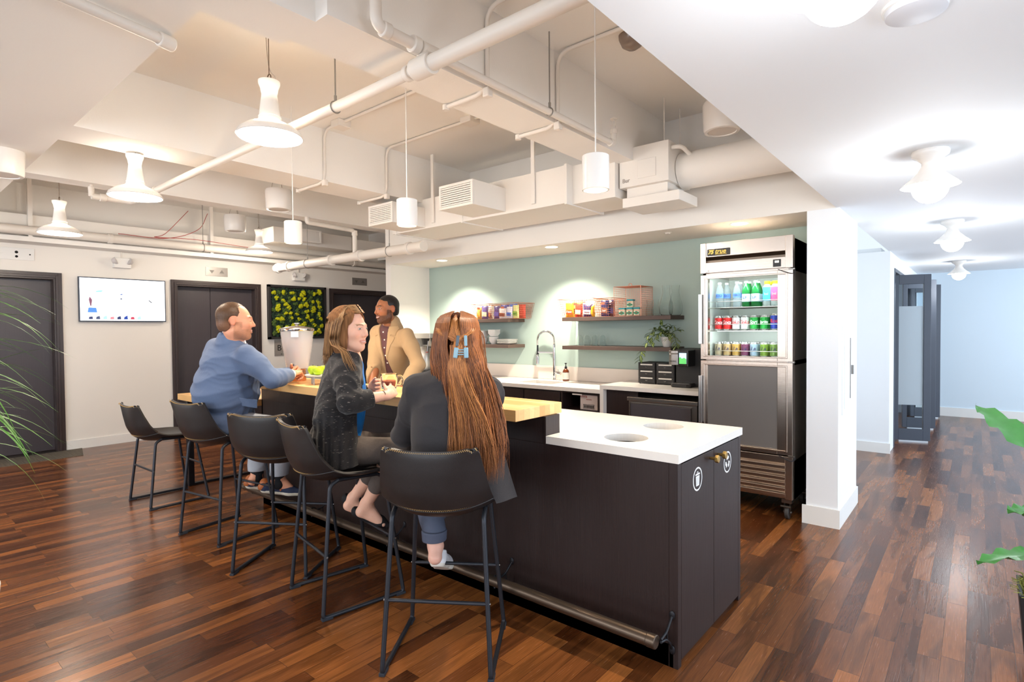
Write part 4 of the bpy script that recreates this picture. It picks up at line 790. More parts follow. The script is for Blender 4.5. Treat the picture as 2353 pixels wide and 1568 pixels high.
# faucet
M_chr = mat('chrome', (226,226,228), rough=.08, metal=1); t = thing('faucet', 'tall chrome spring faucet with pull down sprayer behind the sink', 'faucet', (-3.63,5.085,.87)); y = 5.085; x0 = -3.632; x2 = -3.865
g = G(); g.lathe([(.03,0),(.03,.006),(.022,.01),(.022,.07)], (x0,y,.87), 24); g.lathe([(.017,.07),(.017,.31)], (x0,y,.87), 20); g.lathe([(.0135,.31),(.0135,.40)], (x0,y,.87), 20); g.obj('column', M_chr, t, 40)
arc = [Vector((x0,y,1.27)),Vector((x0,y,1.30))]+[Vector(((x0+x2)/2+(x0-x2)/2*math.cos(a), y-.03*math.sin(a)*0, 1.315+.105*math.sin(a))) for a in np.linspace(0,PI,25)]+[Vector((x2,y,1.26))]
g = G(); g.tube(arc, .007, 10); g.obj('hose', M_steel, t); P = bez(arc, 4); sp_ = []; L = 0
for i in range(len(P)-1): pass
tot = sum((P[i+1]-P[i]).length for i in range(len(P)-1)); turns = 46; g = G(); acc = 0; pts = []; prev = Vector((0,1,0))
for i in range(len(P)-1):
    d = P[i+1]-P[i]; tn = d.normalized(); a = Vector((0,1,0)); b = tn.cross(a)
    for k in range(4): q = (acc+d.length*k/4)/tot*turns*2*PI; pts.append(P[i]+d*k/4+(a*math.cos(q)+b*math.sin(q))*.0125)
    acc += d.length
sg = []
n_ = 46*9; 
for k in range(n_):
    s = tot*k/n_; a_ = 0
    for i in range(len(P)-1):
        l = (P[i+1]-P[i]).length
        if a_+l >= s: break
        a_ += l
    d = (P[i+1]-P[i]); tn = d.normalized(); p = P[i]+tn*(s-a_); A = Vector((0,1,0)); B = tn.cross(A); q = k/9*2*PI; sg.append(p+(A*math.cos(q)+B*math.sin(q))*.013)
g.tube(sg, .0028, 5); g.obj('spring', M_chr, t, 60)
g = G(); g.cyl((x2,y,1.26),(x2,y,1.165),.010,n=16); g.cyl((x2,y,1.165),(x2,y,1.155),.016,n=16); g.obj('hose_end', M_black, t); g = G(); g.cyl((x2,y,1.155),(x2,y,1.13),.015,.021,n=20); g.cyl((x2,y,1.13),(x2,y,1.045),.021,n=20); g.obj('spray_head', M_chr, t, 40, bev=.002)
g = G(); g.box(x2-.004,x0,y-.006,y+.006,1.170,1.190); g.obj('arm', M_chr, t, 0, bev=.003); g = G(); g.cyl((x0+.01,y,.955),(x0+.055,y,.955),.016,n=18); g.cyl((x0+.055,y,.955),(x0+.085,y,.95),.024,.018,n=18); g.tube([(x0+.06,y,.96),(x0+.045,y,.995)], .004, 8); g.obj('handle', M_chr, t, 40)
t = thing('soap_bottle', 'amber pump soap bottle with white label next to the faucet', 'bottle', (-3.47,5.075,.87)); c = (-3.47,5.075,.87); g = G(); g.lathe([(0,.001),(.034,.001),(.037,.006),(.037,.10),(.030,.122),(.014,.136),(.013,.145)], c, 28); g.obj('bottle', mat('amber_glass', (104,48,20), rough=.12, coat=.5), t, 40)
g = G(); g.lathe([(.0375,.022),(.0375,.095)], c, 28); g.obj('label', mat('cream_label', (222,216,204), rough=.7), t); g = G(); g.lathe([(.015,.142),(.015,.158),(.006,.165),(.004,.19)], c, 16); g.box(c[0]-.012,c[0]+.010,c[1]-.005,c[1]+.005,c[2]+.188,c[2]+.199); g.obj('pump', mat('black_plastic', (28,26,26), rough=.4), t)
# pod drawers and coffee machine
M_bp = mat('black_plastic'); MB2 = mat('black_matte', (36,33,32), rough=.5)
for k, (x0, x1, w) in enumerate(((-2.50,-2.325,'left'),(-2.315,-2.135,'right'))):
    t = thing('pod_organizer', 'black three drawer coffee pod organizer, %s of the pair' % w, 'organizer', ((x0+x1)/2,4.99,.915), group='pod organizers'); yf = 4.88; g = G(); g.box(x0,x1,yf+.006,5.12,.922,1.118); g.obj('case', MB2, t, 0, bev=.002)
    for q in range(4): g = G(); g.cyl((x0+.01 if q % 2 else x1-.01, yf+.02 if q < 2 else 5.10, .915),(x0+.01 if q % 2 else x1-.01, yf+.02 if q < 2 else 5.10,.922),.006,n=10); g.obj('foot', M_bp, t)
    for j in range(3):
        z = .927+j*.064; g = G(); g.box(x0+.005,x1-.005,yf,yf+.006,z,z+.058); d = g.obj('drawer', MB2, t, 0, bev=.0015); g = G(); g.box(x0+.026,x1-.026,yf-.002,yf,z+.038,z+.050); g.obj('drawer_label', mat('silver_label', (206,200,192), rough=.4), d, 0)
        xm = (x0+x1)/2; g = G(); g.tube([(xm+.009*math.cos(a),yf-.004,z+.026+.007*math.sin(a)) for a in np.linspace(PI,2*PI,9)], .002, 6); g.obj('pull', M_steel, d)
t = thing('coffee_machine', 'black pod coffee machine with a steel reservoir and lit touch screen', 'coffee machine', (-1.99,4.95,.915)); g = G()
g.box(-2.11,-1.78,4.86,5.14,.918,1.255); g.obj('body', MB2, t, 0, bev=.006); g = G(); g.box(-2.02,-1.93,4.70,4.88,1.105,1.25); g.obj('brew_head', mat('gloss_black', (22,22,24), rough=.15), t, 0, bev=.004)
g = G(); g.prism([(-2.115,4.86),(-2.115,4.76),(-2.09,4.735),(-1.96,4.735),(-1.93,4.76),(-1.93,4.86)], .918, .948, 'z'); g.obj('drip_tray', MB2, t, 0, bev=.003); g = G(); g.box(-2.105,-1.94,4.75,4.86,.948,.951); g.obj('tray_grid', M_steel, t, 0)
P = []; x0,x1,yy0,yy1 = -2.135,-2.025,4.74,4.87
for (cx_, cy_), a0 in (((x1-.035,yy1-.03),0),((x0+.035,yy1-.03),PI/2),((x0+.035,yy0+.03),PI),((x1-.035,yy0+.03),1.5*PI)): P += [(cx_+.035*math.cos(a0+k*PI/10), cy_+.03*math.sin(a0+k*PI/10)) for k in range(6)]
g = G(); g.prism(P, 1.115, 1.215, 'z'); g.obj('reservoir', M_steel, t, 40, bev=.004); g = G(); g.prism([(((a-(-2.08))*1.03)-2.08, (b-4.805)*1.03+4.805) for a, b in P], 1.215, 1.245, 'z'); g.obj('lid', M_steel, t, 40, bev=.005); g = G(); put_text(g, 'KEURIG', .018, (-2.085,4.7395,1.148), (1,0,0), (0,0,1)); g.obj('logo', MB2, t, 0)
g = G(); g.box(-2.010,-1.945,4.697,4.70,1.13,1.225); s = g.obj('screen', mat('screen_blue', (190,225,240), emit=(190,226,244), es=1.0), t, 0); g = G(); g.prism([(-2.010,1.13),(-1.945,1.13),(-1.945,1.172),(-1.965,1.185),(-1.985,1.175),(-2.0,1.19),(-2.010,1.184)], 4.6955, 4.697, 'y'); g.obj('screen_picture', mat('screen_green', (96,190,104), emit=(90,190,96), es=.9), s, 0)
# drip coffee brewer behind the standing man
t = thing('coffee_brewer', 'stainless commercial coffee brewer at the left end of the counter', 'coffee machine', (-5.62,4.95,.87)); g = G(); g.box(-5.76,-5.40,4.82,5.14,1.335,1.40); g.box(-5.76,-5.42,5.00,5.14,.90,1.335); g.obj('body', mat('satin_steel', (176,172,166), rough=.35, metal=.8), t, 0, bev=.004); g = G(); g.box(-5.75,-5.43,4.84,5.0,.89,.915); g.obj('base', M_black, t, 0)
for x in (-5.72,-5.46): g = G(); g.cyl((x,4.88,.87),(x,4.88,.89),.012,n=10); g.obj('foot', M_black, t)
g = G(); g.lathe([(.035,0),(.055,.085)], (-5.60,4.92,1.25), 24); g.obj('brew_basket', MB2, t); g = G(); g.lathe([(.0,0),(.085,0),(.09,.01),(.09,.27),(.06,.31),(0,.315)], (-5.61,4.92,.917), 32); g.obj('server', mat('satin_steel'), t, 40); g = G(); g.tube([(-5.50,4.88,1.30),(-5.50,4.86,1.16)], .006, 8); g.obj('faucet_tap', M_steel, t); g = G(); g.box(-5.515,-5.485,4.85,4.87,1.15,1.16); g.obj('tap_lever', ri, t, 0)
# ================================================================ SHELVES
M_shelf = mat('walnut_shelf', (88,70,62), rough=.5, noise=((3.,160.,160.),.22,4), bump=((4.,300.,300.),.12,2))
for nm, x0, x1, z in (('upper right',-3.375,-2.165,1.526),('lower right',-3.374,-2.165,1.228),('upper left',-5.33,-4.127,1.529),('lower left',-5.33,-4.127,1.229)): g = G(); g.box(x0,x1,4.87,5.18,z,z+.038); tag(g.obj('floating_shelf', M_shelf, None, 0, bev=.001), 'dark wood floating shelf, the %s of four' % nm, 'shelf', 'floating shelves')
M_wire = mat('copper_wire', (222,140,110), rough=.3, metal=.9)
def basket(x0, x1, y0, y1, z0, h, label, flare=.03, cell=.022, tagp=True, top=None):
    t = thing('wire_basket', label, 'basket', ((x0+x1)/2,(y0+y1)/2,z0), group='copper wire baskets'); nx = int((x1-x0)/cell); ny = int((y1-y0)/cell); nz = max(3,int(h/cell)); r = .0011; g = G()
    def P(s, u, k): f = flare*k/h; X0,X1,A,B = x0-f,x1+f,y0-f,y1+f; return {0:(X0+(X1-X0)*u,A,z0+k),1:(X0+(X1-X0)*u,B,z0+k),2:(X0,A+(B-A)*u,z0+k),3:(X1,A+(B-A)*u,z0+k)}[s]
    for s, n in ((0,nx),(1,nx),(2,ny),(3,ny)):
        for i in range(n+1): g.tube([P(s,i/n,.003),P(s,i/n,h)], r, 4)
        for k in range(nz+1): kk = .003+(h-.003)*k/nz; g.tube([P(s,0,kk),P(s,1,kk)], r, 4)
    for i in range(nx+1): x = x0+(x1-x0)*i/nx; g.tube([(x,y0,z0+.003),(x,y1,z0+.003)], r, 4)
    g.obj('mesh_wires', M_wire, t, 50); g = G()
    for s in (0,1,2,3): g.tube([P(s,0,h),P(s,1,h)], .0026, 6)
    g.obj('rim', M_wire, t); 
    if tagp: g = G(); q = P(0,.5,h*.72); g.box(q[0]-.022,q[0]+.022,q[1]-.004,q[1]-.002,q[2]-.012,q[2]+.012); g.obj('tag', mat('copper_tag', (190,110,84), rough=.35, metal=.7), t, 0)
    return t
basket(-3.40,-3.02,4.90,5.13,1.5645,.19, 'copper wire basket of yellow snack bags at the left end of the upper right shelf'); basket(-2.955,-2.81,4.90,5.13,1.5645,.185, 'narrow copper wire basket with dark blue snack packs beside the tall wire bin')
basket(-4.70,-4.50,4.91,5.14,1.5675,.18, 'copper wire basket with pastel wrappers on the upper left shelf'); basket(-4.44,-4.00,4.91,5.14,1.5675,.18, 'long copper wire basket of chip bags on the upper left shelf')
t = thing('wire_bin', 'tall copper wire bin lying on its side around the snack tubs', 'basket', (-2.63,5.0,1.5645)); g = G(); x0,x1,y0,y1,z0,z1 = -2.765,-2.475,4.89,5.14,1.566,1.855
for i in range(15):
    u = i/14; x = x0+(x1-x0)*u; z = z0+(z1-z0)*u; yb = y1
    g.tube([(x,y0,z1),(x,y1,z1)],.0011,4); g.tube([(x,y0,z0),(x,y1,z0)],.0011,4); g.tube([(x,y1,z0),(x,y1,z1)],.0011,4); g.tube([(x0,y0,z),(x0,y1,z)],.0011,4); g.tube([(x1,y0,z),(x1,y1,z)],.0011,4); g.tube([(x0,y1,z),(x1,y1,z)],.0011,4)
for i in range(13): y = y0+(y1-y0)*i/12; g.tube([(x0,y,z0),(x0,y,z1),(x1,y,z1),(x1,y,z0)],.0011,4)
g.obj('mesh_wires', M_wire, t); g = G(); g.tube([(x0,y0,z0),(x0,y0,z1),(x1,y0,z1),(x1,y0,z0)],.0028,6,closed=True); g.tube([(x0,y1,z0),(x0,y1,z1),(x1,y1,z1),(x1,y1,z0)],.0028,6,closed=True); g.obj('rim', M_wire, t)
g = G(); g.tube(bez([(-2.66,5.0,1.857),(-2.655,5.0,1.885),(-2.63,5.0,1.885),(-2.625,5.0,1.857)],6),.0028,6); g.obj('handle', M_wire, t); g = G(); g.box(-2.65,-2.585,4.93,4.96,1.856,1.859); g.obj('tag', mat('copper_tag'), t, 0)
def bag(x, y, z, w, h, c1, c2, label, txt=None, tilt=0, grp='snack bags', d=.035, tc=(240,235,225)):
    t = thing('snack_bag', label, 'snack', (x,y,z), tilt, grp, world=False)
    def fn(u, v): e = math.sin(PI*u)**.6*math.sin(PI*min(max(v,.0),1))**.55; return ((u-.5)*w*(1-.05*math.sin(PI*v)), -d/2*e, v*h)
    g = G(); g.grid(fn, 9, 11); n = len(g.v); g.grid(lambda u, v: (fn(u,v)[0], -fn(u,v)[1]+.001, v*h), 9, 11); g.f = [f[::-1] if i >= 80 else f for i, f in enumerate(g.f)]; g.obj('pouch', mat('bag_%d_%d_%d' % c1, c1, rough=.3, bump=(60.,.5,2)), t, 60)
    g = G(); g.prism([(-w*.36,h*.22),(w*.36,h*.18),(w*.38,h*.5),(-w*.34,h*.55)], -d/2-.0035, -d/2-.002, 'y')
    g.obj('band', mat('bag_%d_%d_%d' % c2, c2, rough=.35), t, 0)
    if txt: g = G(); put_text(g, txt, min(.03, w*1.1/max(3,len(txt))*1.2), (0,-d/2-.0045,h*.36), (1,0,0), (0,0,1), bold=.0006); g.obj('lettering', mat('ink_%d_%d_%d' % tc, tc), t, 0)
    return t
zs = 1.569
bag(-3.325,4.945,zs,.10,.15,(238,176,40),(226,90,30),'orange and yellow snack bag leftmost in the yellow snack basket','Cheez',.1); bag(-3.215,4.95,zs,.10,.14,(190,60,44),(236,220,170),'red and cream snack bag in the yellow snack basket','mix',-.1)
bag(-3.10,4.945,zs,.11,.13,(60,50,92),(240,236,236),'white banded purple snack pack right in the yellow snack basket','Pretzels',.05,tc=(70,50,100)); bag(-3.28,5.03,zs,.12,.17,(244,200,90),(90,50,30),'tall cream and brown bag behind in the yellow snack basket'); bag(-3.13,5.04,zs,.12,.165,(240,214,180),(240,130,40),'tall pale orange bag behind in the yellow snack basket'); bag(-3.045,4.95,zs,.04,.12,(240,190,20),(240,160,20),'slim yellow pouch at the right edge of the yellow snack basket')
bag(-2.90,4.95,zs,.09,.16,(44,48,96),(160,96,60),'navy snack pouch at the front of the narrow copper basket','bar',.1); bag(-2.85,4.99,zs,.08,.155,(70,44,60),(50,60,130),'dark plum snack pouch right in the narrow copper basket'); bag(-2.90,5.05,zs,.10,.17,(50,60,120),(180,170,190),'tall blue snack pouch behind in the narrow copper basket')
zs = 1.572
bag(-4.65,4.955,zs,.08,.14,(206,160,80),(230,150,60),'gold wrapper bag at the left of the pastel basket'); bag(-4.56,4.96,zs,.10,.155,(90,80,140),(232,220,170),'lavender cookie bag with cream top in the pastel basket','cookies',.06); bag(-4.60,5.06,zs,.12,.16,(226,216,206),(190,120,90),'white crinkled bag behind in the pastel basket')
bag(-4.37,4.965,zs,.10,.15,(60,56,120),(90,90,170),'indigo snack bag leftmost in the long chip basket'); bag(-4.27,4.95,zs,.11,.12,(236,230,224),(160,84,50),'white bag with a brown nut picture in the long chip basket','nuts',.05,tc=(120,60,40)); bag(-4.17,4.955,zs,.09,.135,(226,232,242),(70,130,210),'white and blue chip bag in the long chip basket','chips',tc=(30,70,160)); bag(-4.075,4.955,zs,.10,.15,(214,220,150),(120,180,70),'pale green popped snack bag at the right of the long chip basket','veggie',-.08,tc=(60,120,50))
bag(-4.33,5.06,zs,.12,.165,(54,80,170),(200,90,70),'royal blue bag behind in the long chip basket'); bag(-4.20,5.06,zs,.12,.17,(40,120,210),(40,120,210),'bright blue bag behind in the long chip basket'); bag(-4.07,5.06,zs,.11,.16,(196,70,60),(196,70,60),'red bag behind in the long chip basket')
def tub(x, y, z, w):
    t = thing('snack_tub', 'teal lidded snack tub, '+w, 'snack', (x,y,z), group='teal snack tubs', world=False); g = G(); g.prism([(-.032,-.025),(.032,-.025),(.032,.025),(-.032,.025)], .001, .068); g.obj('cup', mat('tub_cream', (226,214,186), rough=.5), t, 0, bev=.012, seg=3)
    g = G(); g.box(-.035,.035,-.028,.028,.066,.080); g.obj('lid', mat('tub_teal', (40,150,160), rough=.4), t, 0, bev=.006); g = G(); g.prism([(-.03,.032),(0,.046),(.03,.032),(.03,.022),(0,.012),(-.03,.022)], -.0262, -.0255, 'y'); g.obj('label', mat('tub_green', (30,130,96)), t, 0)
    g = G(); put_text(g, 'DIP', .014, (0,-.0268,.029), (1,0,0), (0,0,1)); put_text(g, 'Hummus', .013, (0,-.0262,.054), (1,0,0), (0,0,1)); g.obj('lettering', mat('tub_text', (206,70,56)), t, 0)
for x, z, w in ((-2.705,1.568,'left of the bottom row'),(-2.622,1.568,'middle of the bottom row'),(-2.545,1.568,'right of the bottom row'),(-2.615,1.649,'alone on top of the row')): tub(x, 4.96, z, w)
M_gl = mat('thin_glass', (250,252,252), rough=.0, trans=1, ior=1.12)
def vessel(name, label, cat, loc, prof, grp=None, m=None, n=32, th=.0022):
    t = thing(name, label, cat, loc, group=grp, world=False); g = G(); inner = [(max(r-th,0.0005),z+th*(z < .01)) for r, z in prof][::-1]; g.lathe([(0.0003,prof[0][1])]+prof+inner+[(.0003,prof[0][1]+th)], n=n); g.obj('glass', m or M_gl, t, 60); return t
for x, w in ((-2.262,'left'),(-2.195,'right')): vessel('carafe', 'curved clear glass carafe at the right end of the upper shelf, %s one' % w, 'carafe', (x,4.99+(.06 if w == 'right' else 0),1.5645), [(.045,0),(.058,.02),(.064,.07),(.058,.12),(.040,.18),(.034,.22),(.038,.285)], 'glass carafes')
for x, w in ((-2.435,'nearest the wire bin'),(-2.375,'nearest the carafes')): vessel('glass_pitcher', 'small clear glass pitcher '+w, 'pitcher', (x,5.0,1.5645), [(.034,0),(.038,.02),(.036,.06),(.024,.10),(.030,.155)], 'small glass pitchers')
for x, w in ((-3.228,'leftmost'),(-3.143,'second from left'),(-3.047,'third from left'),(-2.952,'rightmost')): vessel('wine_glass', 'upturned stemless wine glass on the lower right shelf, %s of four' % w, 'glass', (x,4.99,1.267), [(.034,0),(.037,.03),(.036,.06),(.026,.095),(.010,.108)], 'stemless wine glasses')
for i in range(8):
    x = -5.22+.068*(i % 4)+.18*(i > 3)-.0*i; x = -5.24+i*.066; vessel('tumbler', 'clear glass tumbler on the upper left shelf, number %s from the left' % ('one','two','three','four','five','six','seven','eight')[i], 'glass', (x,4.98+.05*(i % 2),1.5675), [(.026,0),(.030,.05),(.030,.10)], 'clear tumblers', n=20)
M_cer = mat('white_ceramic', (236,234,230), rough=.3)
def stack(kind, x, y, z, n, prof, dz, label, grp, poly=None):
    for i in range(n):
        g = G(); 
        if poly: g.lathe(prof, (x,y,z+i*dz), 4)
        else: g.lathe(prof, (x,y,z+i*dz), 28)
        o = g.obj(kind, M_cer, None, 50); tag(o, 'white %s %s, %s' % (kind.replace('_',' '), label, ('at the bottom','second from the bottom','third up','fourth up','fifth up','sixth up')[i] if i < n-1 else 'on top'), 'plate' if 'plate' in kind else 'bowl', grp)
bp = [(.0,.001),(.03,.001),(.034,.006),(.055,.04),(.060,.055),(.057,.053),(.05,.038),(.03,.01),(0,.009)]
stack('round_bowl',-4.46,5.0,1.267,4,bp,.012,'in the stack nearest the small plates','round bowls'); stack('round_bowl',-4.63,5.0,1.267,3,bp,.012,'in the stack behind the auburn hair','round bowls')
sq = [(.0,.001),(.05,.001),(.085,.03),(.082,.028),(.05,.006),(0,.005)]
def sqr(x, y, z, n, label):
    for i in range(n):
        g = G(); a = .058; b = .036; zz = z+i*.0125; pts = lambda r, c=.008: [(x-r,y-r+c),(x-r+c,y-r),(x+r-c,y-r),(x+r,y-r+c),(x+r,y+r-c),(x+r-c,y+r),(x-r+c,y+r),(x-r,y+r-c)]
        R = [(b,zz+.001),(a,zz+.042),(a-.004,zz+.042),(b-.003,zz+.006)]; vs = [(*p,q) for r, q in R for p in pts(r)]; fs = [(j*8+k,j*8+(k+1) % 8,(j+1)*8+(k+1) % 8,(j+1)*8+k) for j in range(3) for k in range(8)]+[tuple(range(8))[::-1],tuple(range(24,32))]
        g.add(vs, fs); tag(g.obj('square_bowl', M_cer, None, 30), 'white square bowl %s, %s' % (label, ('at the bottom','second up','third up','fourth up')[i] if i < n-1 else 'on top'), 'bowl', 'square bowls')
sqr(-4.455,5.0,1.267+.095,5-1,'on the round bowls nearest the plates'); sqr(-4.63,5.0,1.267+.083,4,'on the round bowls behind the auburn hair')
stack('square_plate',-4.245,5.0,1.267,5,[(.0,.001),(.075,.001),(.145,.016),(.142,.019),(.075,.005),(0,.005)],.009,'at the right end of the lower left shelf','small square plates',poly=True) if False else None
for i in range(5):
    g = G(); x, y, z = -4.245,5.0,1.267+i*.0105; pts = lambda r, c=.012: [(x-r,y-r+c),(x-r+c,y-r),(x+r-c,y-r),(x+r,y-r+c),(x+r,y+r-c),(x+r-c,y+r),(x-r+c,y+r),(x-r,y+r-c)]
    R = [(.062,z+.001),(.094,z+.018),(.091,z+.019),(.060,z+.005)]; g.add([(*p,q) for r, q in R for p in pts(r)], [(j*8+k,j*8+(k+1) % 8,(j+1)*8+(k+1) % 8,(j+1)*8+k) for j in range(3) for k in range(8)]+[tuple(range(8))[::-1],tuple(range(24,32))]); tag(g.obj('small_plate', M_cer, None, 30), 'small square white plate in the stack right of the bowls, '+('at the bottom','second up','third up','fourth up','on top')[i], 'plate', 'small square plates')
# ---- trailing plant
def leaf(g, base, d, L, w, droop=.3, n=6, up=(0,0,1), fold=.15):
    d = Vector(d).normalized(); u = Vector(up); s = d.cross(u); s = s.normalized() if s.length > 1e-4 else Vector((1,0,0)); p = Vector(base); vs = []; step = L/n
    for i in range(n+1):
        t = i/n; ww = w*math.sin(PI*min(1, t*.92+.08))**.8*(1-.35*t); nn = s.cross(d)
        vs += [p-s*ww+nn*fold*ww, p, p+s*ww+nn*fold*ww]; p = p+d*step; d = (d-Vector((0,0,1))*droop/n).normalized()
    g.add(vs, [(i*3+k,i*3+k+1,i*3+k+4,i*3+k+3) for i in range(n) for k in range(2)]); return vs
M_leaf = mat('striped_leaf', (98,122,62), rough=.4, noise=((160.,160.,160.),.3,2)); M_leaf2 = mat('pale_leaf', (192,200,132), rough=.4)
t = thing('trailing_plant', 'trailing green and cream plant in a white pot on the lower shelf', 'plant', (-2.25,4.98,1.266)); c = Vector((-2.25,4.98,1.266)); g = G(); g.lathe([(0,.001),(.032,.001),(.038,.01),(.056,.075),(.058,.095),(.053,.095),(.048,.07),(0,.066)], tuple(c), 32); g.obj('pot', mat('pot_white', (226,222,214), rough=.45), t, 40)
g = G(); g.lathe([(0,.084),(.05,.082)], tuple(c), 20); g.obj('soil', mat('soil', (60,44,32), rough=.95), t); rg = np.random.default_rng(5); st = G(); lv = G(); l2 = G()
vines = [[(0,0,.09),(-.05,-.03,.13),(-.13,-.06,.09),(-.19,-.08,.0),(-.22,-.10,-.07),(-.235,-.10,-.13)],[(0,0,.09),(-.04,-.04,.15),(-.12,-.06,.14),(-.18,-.06,.09)],[(0,0,.09),(.0,-.02,.17),(-.05,-.03,.21)],[(0,0,.09),(.03,-.02,.16),(.06,-.03,.20)],[(0,0,.09),(.05,-.04,.13),(.10,-.06,.09),(.13,-.08,.03),(.135,-.08,.0)],[(0,0,.09),(-.02,-.05,.14),(-.06,-.10,.10),(-.10,-.12,.03)],[(0,0,.09),(.03,-.06,.13),(.06,-.10,.08)],[(0,0,.09),(-.08,.0,.16),(-.14,.0,.17)],[(0,0,.09),(.07,.0,.15),(.12,.0,.16)]]
for v in vines:
    P = bez([c+Vector(q) for q in v], 5); st.tube(P, .0022, 6)
    for i in range(2, len(P)):
        for s in (-1,1):
            if rg.random() < .8: d = (P[i]-P[i-1]).normalized(); dd = d*.6+Vector((rg.uniform(-.4,.4)+s*.8,rg.uniform(-.7,.1),rg.uniform(-.1,.5))); L = rg.uniform(.045,.075); k = len(lv.v); leaf(lv, P[i], dd, L, L*.22, .9); b = Vector(lv.v[k+1]); leaf(l2, P[i]+Vector((0,-.0012,.0012)), dd, L*.95, L*.06, .9)
st.obj('stems', M_leaf, t); o = lv.obj('leaves', M_leaf, t, 60); l2.obj('leaf_stripes', M_leaf2, o, 60)
# ================================================================ REFRIGERATOR
M_ss = mat('stainless', (196,184,174), rough=.27, metal=1, noise=((3.,3.,200.),.04,2), bump=((6.,6.,500.),.03,1)); yf = 4.45; X0, X1 = -1.722, -1.037
t = thing('refrigerator', 'tall stainless commercial refrigerator with a glass upper door', 'refrigerator', ((X0+X1)/2,4.8,0)); Z0 = .155
g = G(); g.box(X0,X0+.03,yf+.05,5.10,Z0,2.105); g.box(X1-.03,X1,yf+.05,5.10,Z0,2.105); g.box(X0,X1,5.05,5.10,Z0,2.105); g.box(X0,X1,yf+.05,5.10,1.86,2.105); g.box(X0,X1,yf+.05,5.10,Z0,.45); g.box(X0,X1,yf+.05,5.05,1.16,1.20); g.obj('cabinet', M_ss, t, 0, bev=.003)
g = G(); g.box(X0+.045,X1-.05,yf-.0,yf+.05,1.885+.125,2.122); g.box(X0+.045,X1-.05,yf-.004,yf+.05,1.885,1.965); g.box(X0,X0+.045,yf-.006,yf+.05,1.882,2.122); g.box(X1-.05,X1,yf-.006,yf+.05,1.882,2.122); hd_ = g.obj('header', M_ss, t, 0, bev=.002)
g = G(); g.prism([(yf+.0,2.010),(yf+.03,1.985),(yf+.03,1.965),(yf+.05,1.965),(yf+.05,2.010)], X0+.045, X1-.05, 'x'); g.obj('header_recess', mat('stainless_dark', (110,98,88), rough=.35, metal=1), hd_, 0)
g = G(); g.box(X0+.055,X0+.235,yf-.006,yf,2.018,2.072); lo = g.obj('badge', mat('badge_black', (26,24,22), rough=.3), hd_, 0, bev=.003); g = G(); put_text(g, 'true', .050, (X0+.160,yf-.0075,2.050), (1,0,0), (0,0,1), shear=.3, bold=.001); put_text(g, 'REFRIGERATION', .012, (X0+.165,yf-.0075,2.028), (1,0,0), (0,0,1)); put_text(g, '75', .042, (X0+.084,yf-.0085,2.046), (1,0,0), (0,0,1), shear=.3, bold=.002)
gm = mat('gold_print', (222,190,92), rough=.35, metal=.4); g.obj('badge_lettering', gm, lo, 0)
g = G(); g.box(X1-.135,X1-.080,yf-.006,yf-.003,1.895,1.950); th = g.obj('thermometer', mat('badge_black'), hd_, 0); g = G(); g.box(X1-.122,X1-.094,yf-.0075,yf-.006,1.925,1.940); g.obj('readout', mat('readout', (250,240,220), emit=(255,244,214), es=1.4), th, 0)
g = G(); g.cyl((X0+.065,yf-.008,1.90),(X0+.065,yf-.003,1.90),.008,n=16); g.obj('lock', M_steel, hd_)
def fdoor(z0, z1, gx0, gx1, gz0, gz1, glass):
    g = G(); y = yf
    for b in ((X0,gx0,y,y+.05,z0,z1),(gx1,X1,y,y+.05,z0,z1),(gx0,gx1,y,y+.05,z0,gz0),(gx0,gx1,y,y+.05,gz1,z1)): g.box(*b)
    d = g.obj('door', M_ss, t, 0, bev=.002); g = G(); w = .012; gxx = X1-.035
    for b in ((X0+.022,X0+.022+w,y-.008,y,z0+.028,z1-.028),(gxx-w,gxx,y-.008,y,z0+.028,z1-.028),(X0+.022,gxx,y-.008,y,z0+.022,z0+.034),(X0+.022,gxx,y-.008,y,z1-.034,z1-.022)): g.box(*b)
    g.obj('door_moulding', M_ss, d, 0, bev=.003); return d
d1 = fdoor(1.190,1.868,-1.664,-1.142,1.222,1.838,True); g = G(); g.box(-1.664,-1.142,yf+.012,yf+.018,1.222,1.838); g.obj('glass', mat('door_glass', (244,250,248), rough=.0, trans=1, ior=1.05), d1, 0)
d2 = fdoor(.495,1.182,-1.664,-1.142,.535,1.145,False); g = G(); g.box(-1.664,-1.142,yf+.004,yf+.03,.535,1.145); g.obj('door_panel', mat('brushed_panel', (112,108,105), rough=.2, metal=.0, spec=.6), d2, 0)
for d, z0, z1 in ((d1,1.315,1.715),(d2,.68,1.06)): g = G(); g.box(X0-.006,X0+.006,yf-.035,yf+.0,z0,z1); g.box(X0+.006,X0+.022,yf-.035,yf-.028,z0,z1); g.obj('handle', mat('handle_alu', (226,226,228), rough=.22, metal=.9), d, 0, bev=.002)
g = G(); g.box(X0,X0+.02,yf+.01,yf+.05,.165,.485); g.box(X1-.05,X1,yf+.0,yf+.05,.165,.485); g.box(X0,X1-.05,yf+.0,yf+.05,.435,.485); g.box(X0,X1,yf+.04,yf+.05,.165,.485); gr = g.obj('grille_frame', M_ss, t, 0, bev=.002)
for i in range(6): z = .185+i*.042; g = G(); g.prism([(yf-.008,z),(yf+.03,z+.006),(yf+.03,z+.012),(yf-.004,z+.024),(yf-.008,z+.02)], X0+.02, X1-.05, 'x'); g.obj('louvre', M_ss, gr, 0)
